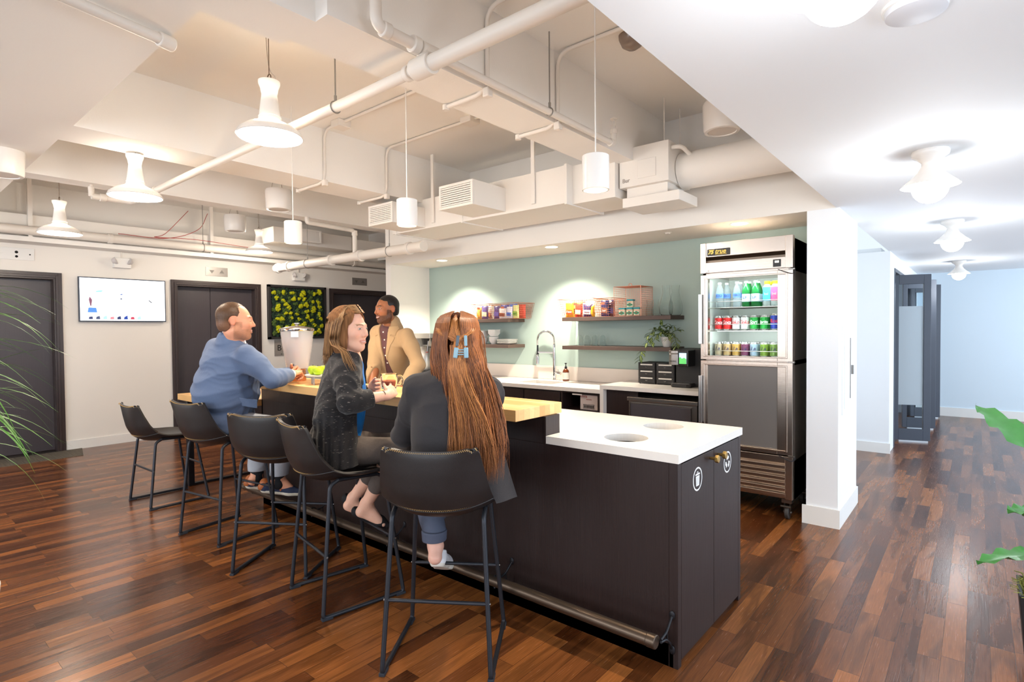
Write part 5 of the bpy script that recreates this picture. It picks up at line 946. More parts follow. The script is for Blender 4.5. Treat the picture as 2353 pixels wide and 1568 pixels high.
for x in (X0+.05,X1-.05):
    for y in (yf+.08,5.0):
        g = G(); g.cyl((x-.014,y,.05),(x+.014,y,.05),.05,n=28); w = g.obj('caster', mat('caster_rubber', (60,56,54), rough=.6), t, 40, bev=.004); g = G(); g.box(x-.022,x-.018,y-.02,y+.02,.04,.125); g.box(x+.018,x+.022,y-.02,y+.02,.04,.125); g.box(x-.035,x+.035,y-.035,y+.035,.125,.155); g.cyl((x-.03,y,.05),(x+.03,y,.05),.009,n=10); g.cyl((x-.04,y-.04,.10),(x+.03,y-.04,.10),.008,n=10); g.obj('caster_fork', M_steel, w, 0)
for z in (1.868,.487): g = G(); g.tube(bez([(X1-.10,yf-.004,z+.006),(X1-.06,yf-.012,z-.012),(X1-.01,yf-.012,z-.03),(X1+.010,yf+.02,z-.02),(X1+.004,yf+.03,z+.002)],6), .003, 6); g.obj('lock_cable', M_black, t)
for z in (1.872,1.186,.49): g = G(); g.box(X1-.03,X1+.012,yf-.004,yf+.03,z-.006,z+.006); g.obj('hinge', M_steel, t, 0, bev=.002)
wht = mat('liner_white', (206,210,206), rough=.4); g = G(); g.box(X0+.03,X1-.03,5.03,5.05,1.20,1.86); g.box(X0+.03,X0+.035,yf+.05,5.05,1.20,1.86); g.box(X1-.035,X1-.03,yf+.05,5.05,1.20,1.86); g.box(X0+.03,X1-.03,yf+.05,5.05,1.20,1.204); g.obj('liner', wht, t, 0)
for zz in (1.611,1.424,1.212):
    g = G(); g.tube([(X0+.036,4.56,zz-.006),(X1-.036,4.56,zz-.006)], .003, 6); g.tube([(X0+.036,4.56,zz+.045),(X1-.036,4.56,zz+.045)], .0022, 6)
    for k in range(30): x = X0+.045+(X1-X0-.09)*k/29; g.tube([(x,4.56,zz-.004),(x,5.02,zz-.004)], .0016, 4)
    g.tube([(X0+.036,4.8,zz-.008),(X1-.036,4.8,zz-.008)], .003, 6); g.obj('wire_shelf', M_steel, t, 40)
ll = G(); ll.box(X0+.05,X1-.05,4.52,4.545,1.845,1.853); ll.obj('light_strip', mat('fridge_light', (255,255,255), emit=(235,255,246), es=9), t, 0)
area('refrigerator_light', ((X0+X1)/2,4.54,1.835), ((X0+X1)/2,4.75,1.3), .55, .03, 5.5, (.93,1,.97))
area('refrigerator_light', ((X0+X1)/2,4.535,1.40), ((X0+X1)/2,4.9,1.30), .50, .02, 1.6, (.93,1,.97))
M_al = mat('can_aluminium', (206,206,206), rough=.25, metal=1)
def can(x, y, z, c, label, txt, tc, grp, h=.118, r=.031, tall=False):
    t = thing('soda_can', label, 'drink can', (x,y,z), group=grp, world=False); g = G(); g.lathe([(r,.012),(r,h-.016)], n=28); g.obj('wall', mat('can_%d_%d_%d' % c, c, rough=.28, metal=.35), t, 40)
    g = G(); g.lathe([(0,.003),(r-.008,.0),(r-.006,.001),(r,.012)], n=28); g.lathe([(r,h-.016),(r-.005,h-.004),(r-.005,h),(r-.008,h-.004),(0,h-.004)], n=28); g.obj('rim', M_al, t, 40)
    if txt:
        vs, fs = text_mesh(txt, .04 if len(txt) < 5 else .03, shear=.25, bold=.0008); g = G(); vv = []
        for a, b, cc in vs: th = a/r; vv.append((math.sin(th)*(r+.0004+cc*.3), -math.cos(th)*(r+.0004+cc*.3), h*.55+b))
        g.add([v for v in vv], [f for f in fs]); g.obj('logo', mat('ink_%d_%d_%d' % tc, tc, rough=.4), t, 0)
    return t
xs2 = [(-1.6365,4.6200,1.5110)[0],(-1.5658,4.6200,1.5098)[0],(-1.4948,4.6200,1.5086)[0],(-1.4269,4.6200,1.5075)[0],(-1.3570,4.6200,1.5063)[0],(-1.2804,4.6200,1.5050)[0],(-1.2087,4.6200,1.5038)[0]]
sp2 = [((196,36,36),'red','Coca',(250,240,240)),((196,36,36),'red','Coca',(250,240,240)),((214,214,216),'silver and red','oke',(206,40,44)),((214,214,216),'silver and red','Coke',(206,40,44)),((36,146,60),'green','Spri',(240,250,240)),((36,146,60),'green','Sprite',(240,250,240)),((44,62,150),'blue and silver','Red',(214,50,50))]
od = ('leftmost','second from left','third from left','fourth from left','fifth from left','sixth from left','rightmost')
for k in range(7): can(xs2[k],4.62,1.4225,sp2[k][0],'%s soda can, %s, front of the middle fridge shelf' % (sp2[k][1],od[k]),sp2[k][2],sp2[k][3],'cans on the middle shelf',h=.118 if k < 6 else .13,r=.031 if k < 6 else .027)
sp3 = [((176,160,134),'beige'),((186,156,110),'tan'),((190,150,80),'amber'),((118,60,90),'plum'),((150,170,190),'pale blue'),((120,150,60),'lime green'),((110,136,70),'moss green')]
for k in range(7): can(xs2[k],4.62,1.2105,sp3[k][0],'%s sparkling water can, %s, front of the bottom fridge shelf' % (sp3[k][1],od[k]),'La',(60,50,90),'cans on the bottom shelf')
for r_ in (1,2):
    for k in range(7): can(xs2[k],4.62+.068*r_,1.4225,sp2[k][0],'%s soda can, %s, row %s of the middle fridge shelf' % (sp2[k][1],od[k],('two','three')[r_-1]),None,(0,0,0),'cans on the middle shelf'); can(xs2[k],4.62+.068*r_,1.2105,sp3[k][0],'%s sparkling water can, %s, row %s of the bottom fridge shelf' % (sp3[k][1],od[k],('two','three')[r_-1]),None,(0,0,0),'cans on the bottom shelf')
def bottle(x, y, z, kind, label, grp):
    t = thing('drink_bottle', label, 'bottle', (x,y,z), group=grp, world=False); cfg = {'water':(mat('pet_clear', (226,236,242), rough=.05, trans=.85, ior=1.2),(92,130,196),(240,244,250),'H2O',(40,50,110)),'green':(mat('green_glass', (34,120,60), rough=.08, trans=.5, ior=1.3),(206,220,232),(220,220,224),'S.P.',(60,110,170)),'blue':(mat('vita_clear', (210,226,226), rough=.1, trans=.4),(70,180,226),(246,216,20),'bai',(245,250,250)),'pink':(mat('vita_clear'),(230,76,126),(246,216,20),'bai',(245,250,250))}[kind]
    H = .205 if kind in ('water','green') else .195; g = G(); g.lathe([(0,.002),(.028,.002),(.031,.01),(.031,H*.60),(.026,H*.74),(.014,H*.88),(.0125,H*.93)] if H > .2 else [(0,.002),(.028,.002),(.031,.01),(.031,H*.78),(.020,H*.86),(.019,H*.9)], n=28); g.obj('glass', cfg[0], t, 50)
    g = G(); a, b = (H*.38,H*.56) if kind == 'water' else (H*.20,H*.50) if kind == 'green' else (H*.22,H*.76); g.lathe([(.0316,a),(.0316,b)], n=28); g.obj('label', mat('lab_%d_%d_%d' % cfg[1], cfg[1], rough=.5), t)
    g = G(); g.lathe([(.0145,H*.93),(.0145,H),(0,H)] if H > .2 else [(.0205,H*.88),(.0205,H),(0,H)], n=20); g.obj('cap', mat('cap_%d_%d_%d' % cfg[2], cfg[2], rough=.4), t, 40)
    vs, fs = text_mesh(cfg[3], .028, bold=.0006); g = G(); g.add([(math.sin(p[0]/.032)*.0322, -math.cos(p[0]/.032)*.0322, (a+b)/2+p[1]) for p in vs], fs); g.obj('logo', mat('ink_%d_%d_%d' % cfg[4], cfg[4]), t, 0)
    return t
for k, (px, kd, c_) in enumerate((((-1.6275,4.6200,1.6719)[0],'water','clear water'),((-1.4880,4.6200,1.6664)[0],'water','clear water'),((-1.4186,4.6200,1.6637)[0],'green','green sparkling water'),((-1.3473,4.6200,1.6609)[0],'green','green sparkling water'),((-1.2598,4.6200,1.6574)[0],'blue','blue labelled yellow capped'),((-1.2027,4.6200,1.6552)[0],'pink','pink labelled yellow capped'))):
    bottle(px,4.62,1.6095,kd,'%s bottle, %s, front row of the top fridge shelf' % (c_,('leftmost','second from left','third from left','fourth from left','fifth from left','rightmost')[k]),'bottles on the top shelf')
    bottle(px+(.03 if k == 0 else 0),4.70,1.6095,kd,'%s bottle, %s, back row of the top fridge shelf' % (c_,('leftmost','second from left','third from left','fourth from left','fifth from left','rightmost')[k]),'bottles on the top shelf')
# ================================================================ ON THE BAR
t = thing('drink_dispenser', 'large clear drink dispenser with red fruit infusion on a copper stand', 'dispenser', (-3.98,2.21,1.0665)); c = (-3.98,2.21,1.0665); R = .118
g = G(); g.lathe([(.060,0),(.062,.004),(.058,.085),(.062,.09)], c, 32); g.obj('stand', mat('copper_stand', (214,150,110), rough=.25, metal=.9), t, 40)
g = G(); pr = [(.002,.093),(.076,.093),(.082,.10),(.112,.30),(.119,.372),(.120,.385)]; g.lathe(pr, c, 40); g.lathe([(r-.004,z+(.004 if z < .095 else 0)) for r, z in pr][::-1], c, 40); g.obj('jar', mat('jar_frosted', (238,236,236), rough=.12, alpha=.34), t, 60)
g = G(); g.lathe([(.002,.10),(.075,.101),(.107,.29),(.112,.345),(.002,.346)], c, 36); g.obj('water', mat('cloudy_water', (244,226,216), rough=.3, alpha=.30), t, 50)
g = G(); rg = np.random.default_rng(4)
for k in range(30): a = rg.uniform(0,2*PI); rr = rg.uniform(0,.030); g.ell((c[0]+rr*math.cos(a)-.005, c[1]+rr*math.sin(a), c[2]+.16+.155*rg.random()), .018,.018,.016, 10, 7)
o = g.obj('fruit', mat('red_fruit', (226,80,60), rough=.5, noise=((60.,60.,60.),.25,2)), t, 50); o['kind'] = 'stuff'; g = G(); g.lathe([(.036,.14),(.038,.345)], c, 24); g.obj('infuser', mat('infuser_clear', (240,240,240), rough=.1, alpha=.2), t)
g = G(); g.lathe([(.123,.380),(.125,.384),(.125,.396),(.118,.402),(.05,.416),(.012,.420),(.010,.430),(.022,.436),(.022,.441),(0,.443)], c, 40); g.obj('lid', mat('polished_steel', (206,198,190), rough=.15, metal=1), t, 40)
g = G(); g.box(c[0]+.0,c[0]+.055,c[1]-.1205,c[1]-.117,c[2]+.335,c[2]+.378); g.xf(Matrix.Translation(Vector(c)) @ Matrix.Rotation(math.radians(40),4,'Z') @ Matrix.Translation(-Vector(c))); g.obj('sticker', mat('white_sticker', (230,240,246), rough=.4), t, 0)
g = G(); g.cyl((c[0]+.045,c[1]-.054,c[2]+.125),(c[0]+.062,c[1]-.074,c[2]+.125),.008,n=10); g.obj('tap', M_steel, t)
t = thing('fruit_stand', 'small white raised stand with steel legs on the bar next to the dispenser', 'stand', (-3.63,2.17,1.0665)); c = Vector((-3.60,2.17,1.0665)); g = G(); g.lathe([(0,.062),(.10,.062),(.105,.070),(.10,.068),(0,.068)], tuple(c), 36); g.obj('dish', M_cer, t, 40)
for a in (.4,1.9,3.5,5.1): g = G(); g.cyl((c.x+.07*math.cos(a),c.y+.07*math.sin(a),c.z),(c.x+.07*math.cos(a),c.y+.07*math.sin(a),c.z+.062),.006,n=12); g.obj('leg', M_steel, t)
M_app = mat('green_apple', (168,196,24), rough=.3, noise=((20.,20.,20.),.12,2))
for k, (dx, dy, w) in enumerate(((-.045,-.03,'front left'),(.03,-.035,'front right'),(-.01,.04,'behind the others'))):
    t = thing('apple', 'yellow green apple on the white stand, '+w, 'apple', (c.x+dx,c.y+dy,c.z+.0685), group='green apples', world=False); g = G(); R = .035; g.lathe([(.002,.004),(.012,.0),(.026,.008),(.0355,.030),(.034,.046),(.024,.060),(.010,.062),(.001,.054)], n=24); g.obj('flesh', M_app, t, 60); g = G(); g.tube([(0,0,.056),(.003,0,.072)], .0016, 6); g.obj('stem', mat('stem_brown', (90,64,40)), t)
t = thing('glass_mug', 'clear double walled glass mug of amber tea in the hands of the woman in black', 'mug', (-2.5421,1.9595,1.1173), world=True); c = (-2.5421,1.9595,1.1173); c = (c[0],c[1],c[2]); g = G(); g.lathe([(.002,0),(.040,.001),(.046,.02),(.047,.075),(.0455,.085),(.043,.083),(.040,.03),(.034,.012),(.002,.010)], c, 36); g.obj('glass', M_gl, t, 60)
g = G(); g.lathe([(.002,.012),(.033,.013),(.0385,.03),(.039,.045),(.002,.045)], c, 32); g.obj('tea', mat('tea', (214,120,96), rough=.1, trans=.5, ior=1.2), t, 50); g = G(); C0 = Vector(c); u = Vector((.767,.641,0)); g.tube(bez([C0+u*.046+Vector((0,0,.070)),C0+u*.068+Vector((0,0,.072)),C0+u*.078+Vector((0,0,.05)),C0+u*.068+Vector((0,0,.024)),C0+u*.047+Vector((0,0,.020))],7), .0055, 10); g.obj('handle', M_gl, t, 60)
vessel('water_glass', 'small clear water glass on the bar behind the woman in black', 'glass', (-3.27,2.25,1.0665), [(.028,0),(.034,.06),(.036,.09)])
# ================================================================ PLANTS
t = thing('potted_plant', 'broad leafed plant in a tall black pot at the right edge', 'plant', (.385,3.30,0)); cx, cy = .385, 3.30
cx, cy = .262, 3.115
t.location = (cx,cy,0); WOFF[t.name] = (cx,cy,0); g = G(); H = .365; a, b = .095, .125; F2 = math.radians(0)
vs = [(cx+sx*a,cy+sy*a,0) for sx, sy in ((-1,-1),(1,-1),(1,1),(-1,1))]+[(cx+sx*b,cy+sy*b,H) for sx, sy in ((-1,-1),(1,-1),(1,1),(-1,1))]+[(cx+sx*(b-.012),cy+sy*(b-.012),H) for sx, sy in ((-1,-1),(1,-1),(1,1),(-1,1))]+[(cx+sx*(b-.015),cy+sy*(b-.015),H-.03) for sx, sy in ((-1,-1),(1,-1),(1,1),(-1,1))]
g.add(vs, [(3,2,1,0)]+[(j*4+i,j*4+(i+1) % 4,(j+1)*4+(i+1) % 4,(j+1)*4+i) for j in range(3) for i in range(4)]+[(12,13,14,15)]); g.obj('pot', mat('pot_black', (30,29,31), rough=.5), t, 0, bev=.004)
g = G(); rg = np.random.default_rng(9)
for k in range(500):
    x = cx+rg.uniform(-.11,.11); y = cy+rg.uniform(-.11,.11); a_ = rg.uniform(0,2*PI); h = rg.uniform(.015,.05); g.tube([(x,y,H-.03),(x+.02*math.cos(a_),y+.02*math.sin(a_),H-.03+h),(x+.045*math.cos(a_),y+.045*math.sin(a_),H-.025+h*.9)], .0016, 3)
g.box(cx-.11,cx+.11,cy-.11,cy+.11,H-.05,H-.02); o = g.obj('moss', mat('dry_moss', (128,128,58), rough=.95, noise=((40.,40.,40.),.3,2)), t, 0); o['kind'] = 'stuff'
M_bl = mat('broad_leaf', (70,132,64), rough=.32, noise=((30.,30.,30.),.15,3), spec=.5); st = G()
for k, (az, el, L, w, z0, s0) in enumerate(((222,.12,.30,.045,.53,.05),(230,.30,.20,.045,.70,.06),(205,1.0,.13,.04,.60,.05),(330,.5,.4,.07,.72,.1),(20,.6,.42,.08,.8,.1),(80,.5,.4,.08,.76,.1),(130,.7,.36,.07,.9,.1),(280,.8,.3,.07,.95,.08),(40,1.1,.4,.08,1.0,.06))):
    a_ = math.radians(az); d = Vector((math.cos(a_)*math.cos(el),math.sin(a_)*math.cos(el),math.sin(el))); b0 = Vector((cx,cy,z0))+Vector((math.cos(a_),math.sin(a_),0))*s0; st.tube(bez([(cx,cy,H-.03),(cx+.3*(b0.x-cx),cy+.3*(b0.y-cy),z0-.1),tuple(b0)],6), .005, 8)
    g = G(); p = b0; n = 12; vs = []; dd = d.copy(); s = dd.cross(Vector((0,0,1))).normalized()
    for i in range(n+1):
        q = i/n; ww = w*math.sin(PI*min(1,q*.95+.05))**.75*(1+.06*math.sin(i*2.3)); nn = s.cross(dd); vs += [p-s*ww+nn*.012*math.sin(i*1.7), p-s*ww*.5-nn*.004, p-nn*.010, p+s*ww*.5-nn*.004, p+s*ww+nn*.012*math.cos(i*1.9)]; p = p+dd*(L/n); dd = (dd-Vector((0,0,1))*.5/n).normalized()
    g.add(vs, [(i*5+j,i*5+j+1,i*5+j+6,i*5+j+5) for i in range(n) for j in range(4)]); g.obj('leaf', M_bl, t, 70)
st.obj('stems', mat('stem_green', (84,120,60), rough=.5), t)
# grassy palm at the left edge
px_, py_ = -3.17, .21
t = thing('dracaena', 'arching narrow leafed plant entering from the left edge', 'plant', (px_,py_,0)); g = G(); g.lathe([(0,0),(.15,0),(.19,.40),(.18,.40),(.165,.36),(0,.36)], (px_,py_,0), 32); g.obj('pot', mat('pot_white'), t, 40); g = G(); g.tube([(px_,py_,.36),(px_-.02,py_+.01,.8),(px_,py_,1.45)], [.022,.018,.014], 10); g.tube([(px_+.03,py_,.36),(px_+.06,py_+.02,1.1)], [.018,.012], 10); g.obj('trunk', mat('cane', (150,130,96), rough=.8, bump=((20.,20.,90.),.5,2)), t)
M_bld = mat('blade_leaf', (86,148,52), rough=.4, noise=((12.,12.,12.),.3,2)); rg = np.random.default_rng(21); N_ = 0
hg = [(px_,py_,1.5,1.0),(px_-.01,py_,1.3,1.0),(px_+.06,py_+.02,1.12,.9)]
for k in range(96):
    hx, hy, hz, sc_ = hg[k % 3]; a_ = rg.uniform(0,2*PI) if k > 45 else rg.uniform(math.radians(-5),math.radians(95)); el = rg.uniform(-.1,1.35); L = rg.uniform(.34,.54)*sc_; w = rg.uniform(.006,.0105); d = Vector((math.cos(a_)*math.cos(el),math.sin(a_)*math.cos(el),math.sin(el))); p = Vector((hx,hy,hz+rg.uniform(-.12,.12))); vs = []; n = 9
    s = d.cross(Vector((0,0,1))).normalized(); dr = rg.uniform(.9,2.2)
    for i in range(n+1): q = i/n; ww = w*(1-q**1.6)*min(1,.35+q*4)+.0004; vs += [p-s*ww, p-Vector((0,0,.25*ww)), p+s*ww]; p = p+d*(L/n); d = (d-Vector((0,0,1))*dr/n).normalized()
    g = G(); g.add(vs, [(i*3+j,i*3+j+1,i*3+j+4,i*3+j+3) for i in range(n) for j in range(2)]); g.obj('leaf', M_bld, t, 70)
# ================================================================ PEOPLE
def torso(S, N, Pv, F, hw, hd, bw, bd, sw, e=0.0, hips=True, k=.06, collar=True):
    """N neck base, Pv pelvis centre, F torso frame, half widths / depths of chest and belly, sw shoulder half width"""
    N = Vector(N); Pv = Vector(Pv); R, Fw, U = [Vector(x) for x in F]; up = (N-Pv).normalized(); L = (N-Pv).length
    r = (R-up*R.dot(up)).normalized(); f = up.cross(r); Fr = np.array([r, f, up])
    S.ell(N-up*(L*.36), (hw+e, hd+e, L*.36+e), Fr, k)
    S.ell(Pv+up*(L*.36), (bw+e, bd+e, L*.34+e), Fr, k)
    for x in (-1, 1):
        S.cone(N-up*.035, N-up*.088+r*(sw*x), .064+e, .054+e, .06)
        S.ell(N-up*.2+r*(hw*.42*x)+f*(hd*.42), (hw*.45+e, hd*.5+e, .1), Fr, .05)
    if collar: S.cone(N-up*.03, N+up*.045, .075+e, .056+e, .04)
    if hips:
        S.ell(Pv, (bw*.98+e, bd*.95+e, .13+e), Fr, k)
    return r, f, up
def add_arm(S, sh, el, wr, ru=.052, re=.042, rw=.028, e=0, k=.03):
    m = Vector(sh).lerp(Vector(el), .4); S.cone(sh, m, ru+e, ru*.98+e, k); S.cone(m, el, ru*.98+e, re+e, k)
    m2 = Vector(el).lerp(Vector(wr), .35); S.cone(el, m2, re+e, re*1.02+e, .02); S.cone(m2, wr, re*1.02+e, rw+e, .02)
def add_leg(S, hip, kn, an, rh=.085, rk=.055, ra=.036, e=0, k=.04):
    S.cone(hip, kn, rh+e, rk+e, k); m = Vector(kn).lerp(Vector(an), .3); S.cone(kn, m, rk+e, rk*.98+e, .03); S.cone(m, an, rk*.98+e, ra+e, .03)
def add_foot(S, an, toe, r=.036, k=.02):
    an = Vector(an); toe = Vector(toe); d = (toe-an); h = an-Vector((d.x, d.y, 0)).normalized()*.03+Vector((0,0,-.045))
    S.cone(an, h, r, r*.85, k); S.cone(h, toe, r*.9, r*.55, k); S.cone(an, an.lerp(toe, .75), r, r*.6, k)
def folds(amp, f1, f2, seed=0, mask=None):
    """cloth folds: warped ridges that come and go in patches"""
    def post(P, d):
        near = np.abs(d) < .06; q = P[near].astype(np.float64)+seed*.37
        w1 = .9*np.sin(q[:,0]*f2+1.3*np.sin(q[:,2]*f2*.8))+.8*np.sin(q[:,1]*f2*1.2+seed)+.6*np.sin((q[:,0]-q[:,1])*f2*2.1+q[:,2]*f2)
        r = 1-2*np.abs(np.sin((q[:,2]+.25*(q[:,0]-q[:,1]))*f1*.5+w1)); env = np.clip(.25+.9*fbm(q, f2*.55, seed), 0, 1.1)
        r2 = 1-2*np.abs(np.sin((q[:,2]*.5-q[:,0]+q[:,1])*f1*.6+1.4*w1)); env2 = np.clip(.1+.9*fbm(q, f2*.5, seed+5), 0, 1)
        a = amp if mask is None else amp*mask(q); d[near] = d[near]-a*(1.3*r*env+r2*env2)+a*.4; return d
    return post
def plane_cut(O, n, k=.004):
    """removes everything on the side n points to"""
    O = np.array(O, np.float32); n = np.array(Vector(n).normalized(), np.float32)
    return lambda P, d: smax(d, (P-O)@n, k)
def sdf_fn(S): return S.__call__
def finish(S, name, h, m, parent, color=None, **t):
    lo, hi = S.bounds(); return sdf_obj(name, S.__call__, lo, hi, h, m, parent, color, **t)
def strands(paths, r, cols, name, m, parent, n=3, taper=.35):
    """paths: (S,K,3) array of hair strands"""
    Pn = np.array(paths, float); Sn, K, _ = Pn.shape; T = np.gradient(Pn, axis=1); T /= np.linalg.norm(T, axis=2, keepdims=True)+1e-9
    a = np.cross(T, np.array([.31,.17,.93])); a /= np.linalg.norm(a, axis=2, keepdims=True)+1e-9; b = np.cross(T, a)
    rr = np.array(r)[:,None]*np.clip(np.minimum(1, (1-np.linspace(0,1,K))/taper+.12), .12, 1)[None]
    V = np.stack([Pn+(a*math.cos(2*PI*k/n)+b*math.sin(2*PI*k/n))*rr[...,None] for k in range(n)], 2)   # S,K,n,3
    V = V.reshape(-1, 3); base = (np.arange(Sn)[:,None,None]*K*n+np.arange(K-1)[None,:,None]*n); k0 = np.arange(n)[None,None]; k1 = (k0+1) % n
    f = np.stack([base+k0, base+k1, base+n+k1, base+n+k0], -1).reshape(-1, 4)
    w = WOFF.get(parent.name, (0,0,0)); me = bpy.data.meshes.new(name); nv, nf = len(V), len(f)
    me.vertices.add(nv); me.vertices.foreach_set('co', (V-np.array(w)).ravel()); me.loops.add(nf*4); me.loops.foreach_set('vertex_index', f.ravel().astype(np.int32))
    me.polygons.add(nf); me.polygons.foreach_set('loop_start', np.arange(0, nf*4, 4, dtype=np.int32)); me.polygons.foreach_set('loop_total', np.full(nf, 4, np.int32))
    me.polygons.foreach_set('use_smooth', np.ones(nf, bool)); me.update(calc_edges=True)
    me.materials.append(m); c = np.repeat(np.array(cols, float), K*n, axis=0)
    if c.shape[1] == 3: c = np.concatenate([c, np.ones((len(c), 1))], 1)
    at = me.color_attributes.new('Col', 'FLOAT_COLOR', 'POINT'); at.data.foreach_set('color', c.astype(np.float32).ravel())
    o = bpy.data.objects.new(name, me); COL.objects.link(o); o.parent = parent; WOFF[o.name] = w; return o
def spl(ctrl, K):
    """ctrl (S,C,3) -> Catmull-Rom sampled (S,K,3)"""
    c = np.array(ctrl, float); c = np.concatenate([2*c[:,:1]-c[:,1:2], c, 2*c[:,-1:]-c[:,-2:-1]], 1); n = c.shape[1]-3; out = []
    for t in np.linspace(0, n-1e-6, K):
        i = int(t); u = t-i; a, b, d, e = c[:,i], c[:,i+1], c[:,i+2], c[:,i+3]
        out.append(.5*(2*b+(d-a)*u+(2*a-5*b+4*d-e)*u*u+(3*b-a-3*d+e)*u**3))
    return np.stack(out, 1)
def skin_mat(name): 
    m = mat(name, (230,180,150), rough=.45, vcol=True, spec=.4, bump=(180.,.12,2)); b = m.node_tree.nodes['Principled BSDF']
    b.inputs['Subsurface Weight'].default_value = .12; b.inputs['Subsurface Radius'].default_value = (.012,.005,.003); b.inputs['Subsurface Scale'].default_value = 1; return m
M_skin = skin_mat('skin')
M_hair = mat('hair', (90,60,40), rough=.42, vcol=True, spec=.35)
M_hairb = mat('hair_base', (90,60,40), rough=.75, vcol=True, spec=.15)
def band(o, parent, name, c, axis, r, w, m, th=.002):
    """flat ring round a wrist"""
    a = Vector(axis).normalized(); u = a.orthogonal().normalized(); v = a.cross(u); g = G(); n = 28; c = Vector(c)
    for ro, s in ((r, 1),):
        vs = []
        for k in range(n):
            d = u*math.cos(2*PI*k/n)+v*math.sin(2*PI*k/n)
            for rr, ww in ((r, -w/2), (r+th, -w/2), (r+th, w/2), (r, w/2)): vs.append(c+d*rr+a*ww)
        g.add(vs, [(k*4+j, ((k+1) % n)*4+j, ((k+1) % n)*4+(j+1) % 4, k*4+(j+1) % 4) for k in range(n) for j in range(4)])
    return g.obj(name, m, parent)
def shoe(parent, heel, toe, name, upper, sole, up=(0,0,1), w=.045, h=.075, sole_h=.016, extra=None, low=.0):
    heel = Vector(heel); toe = Vector(toe); f = (toe-heel).normalized(); u = Vector(up); u = (u-f*u.dot(f)).normalized(); r = f.cross(u); L = (toe-heel).length
    S = Sdf(); P = lambda a, b, c: heel+f*a*L+r*b+u*c
    S.path([P(.10,0,.032), P(.4,0,.03), P(.72,0,.026), P(.9,0,.022)], [w*.74, w*.72, w*.92, w*.62], .02)
    S.cone(P(.1,0,.03), P(.14,0,h-.012), w*.72, w*.62, .02); S.cone(P(.16,0,h-.02), P(.62,0,.032), w*.62, w*.6, .025)
    O = np.array(heel, np.float32); uu = np.array(u, np.float32)
    S.post.append(lambda Q, d: smax(d, -((Q-O)@uu-sole_h*.6), .004))
    ff = np.array(f, np.float32)
    def top(Q, d):
        a = (Q-O)@ff/L; z = (Q-O)@uu; lim = h-.004+0*a if low == 0 else np.where(a < .22, h-.012, np.where(a < .62, h-low, 1)); return smax(d, z-lim, .003)
    S.post.append(top)
    o = finish(S, name, .0035, upper, parent)
    T = Sdf(); T.path([P(.10,0,.03), P(.4,0,.03), P(.72,0,.028), P(.9,0,.026)], [w*.74+.004, w*.72+.004, w*.92+.004, w*.62+.006], .02)
    T.post.append(lambda Q, d: smax(smax(d, (Q-O)@uu-sole_h, .002), -((Q-O)@uu), .002)); finish(T, 'sole', .0035, sole, o)
    return o, P
def put_button(g, p, n, r=.0055):
    n = Vector(n).normalized(); p = Vector(p); g.cyl(p-n*.002, p+n*.0025, r, r*.85, 14)
def project_on(S, p, d, far=.4):
    """march from p along d to the surface"""
    p = Vector(p); d = Vector(d).normalized(); t = 0
    for _ in range(80):
        v = float(S(np.array([p+d*t], np.float32))[0])
        if v < .0008: break
        t += max(v*.7, .0008)
        if t > far: break
    return p+d*t

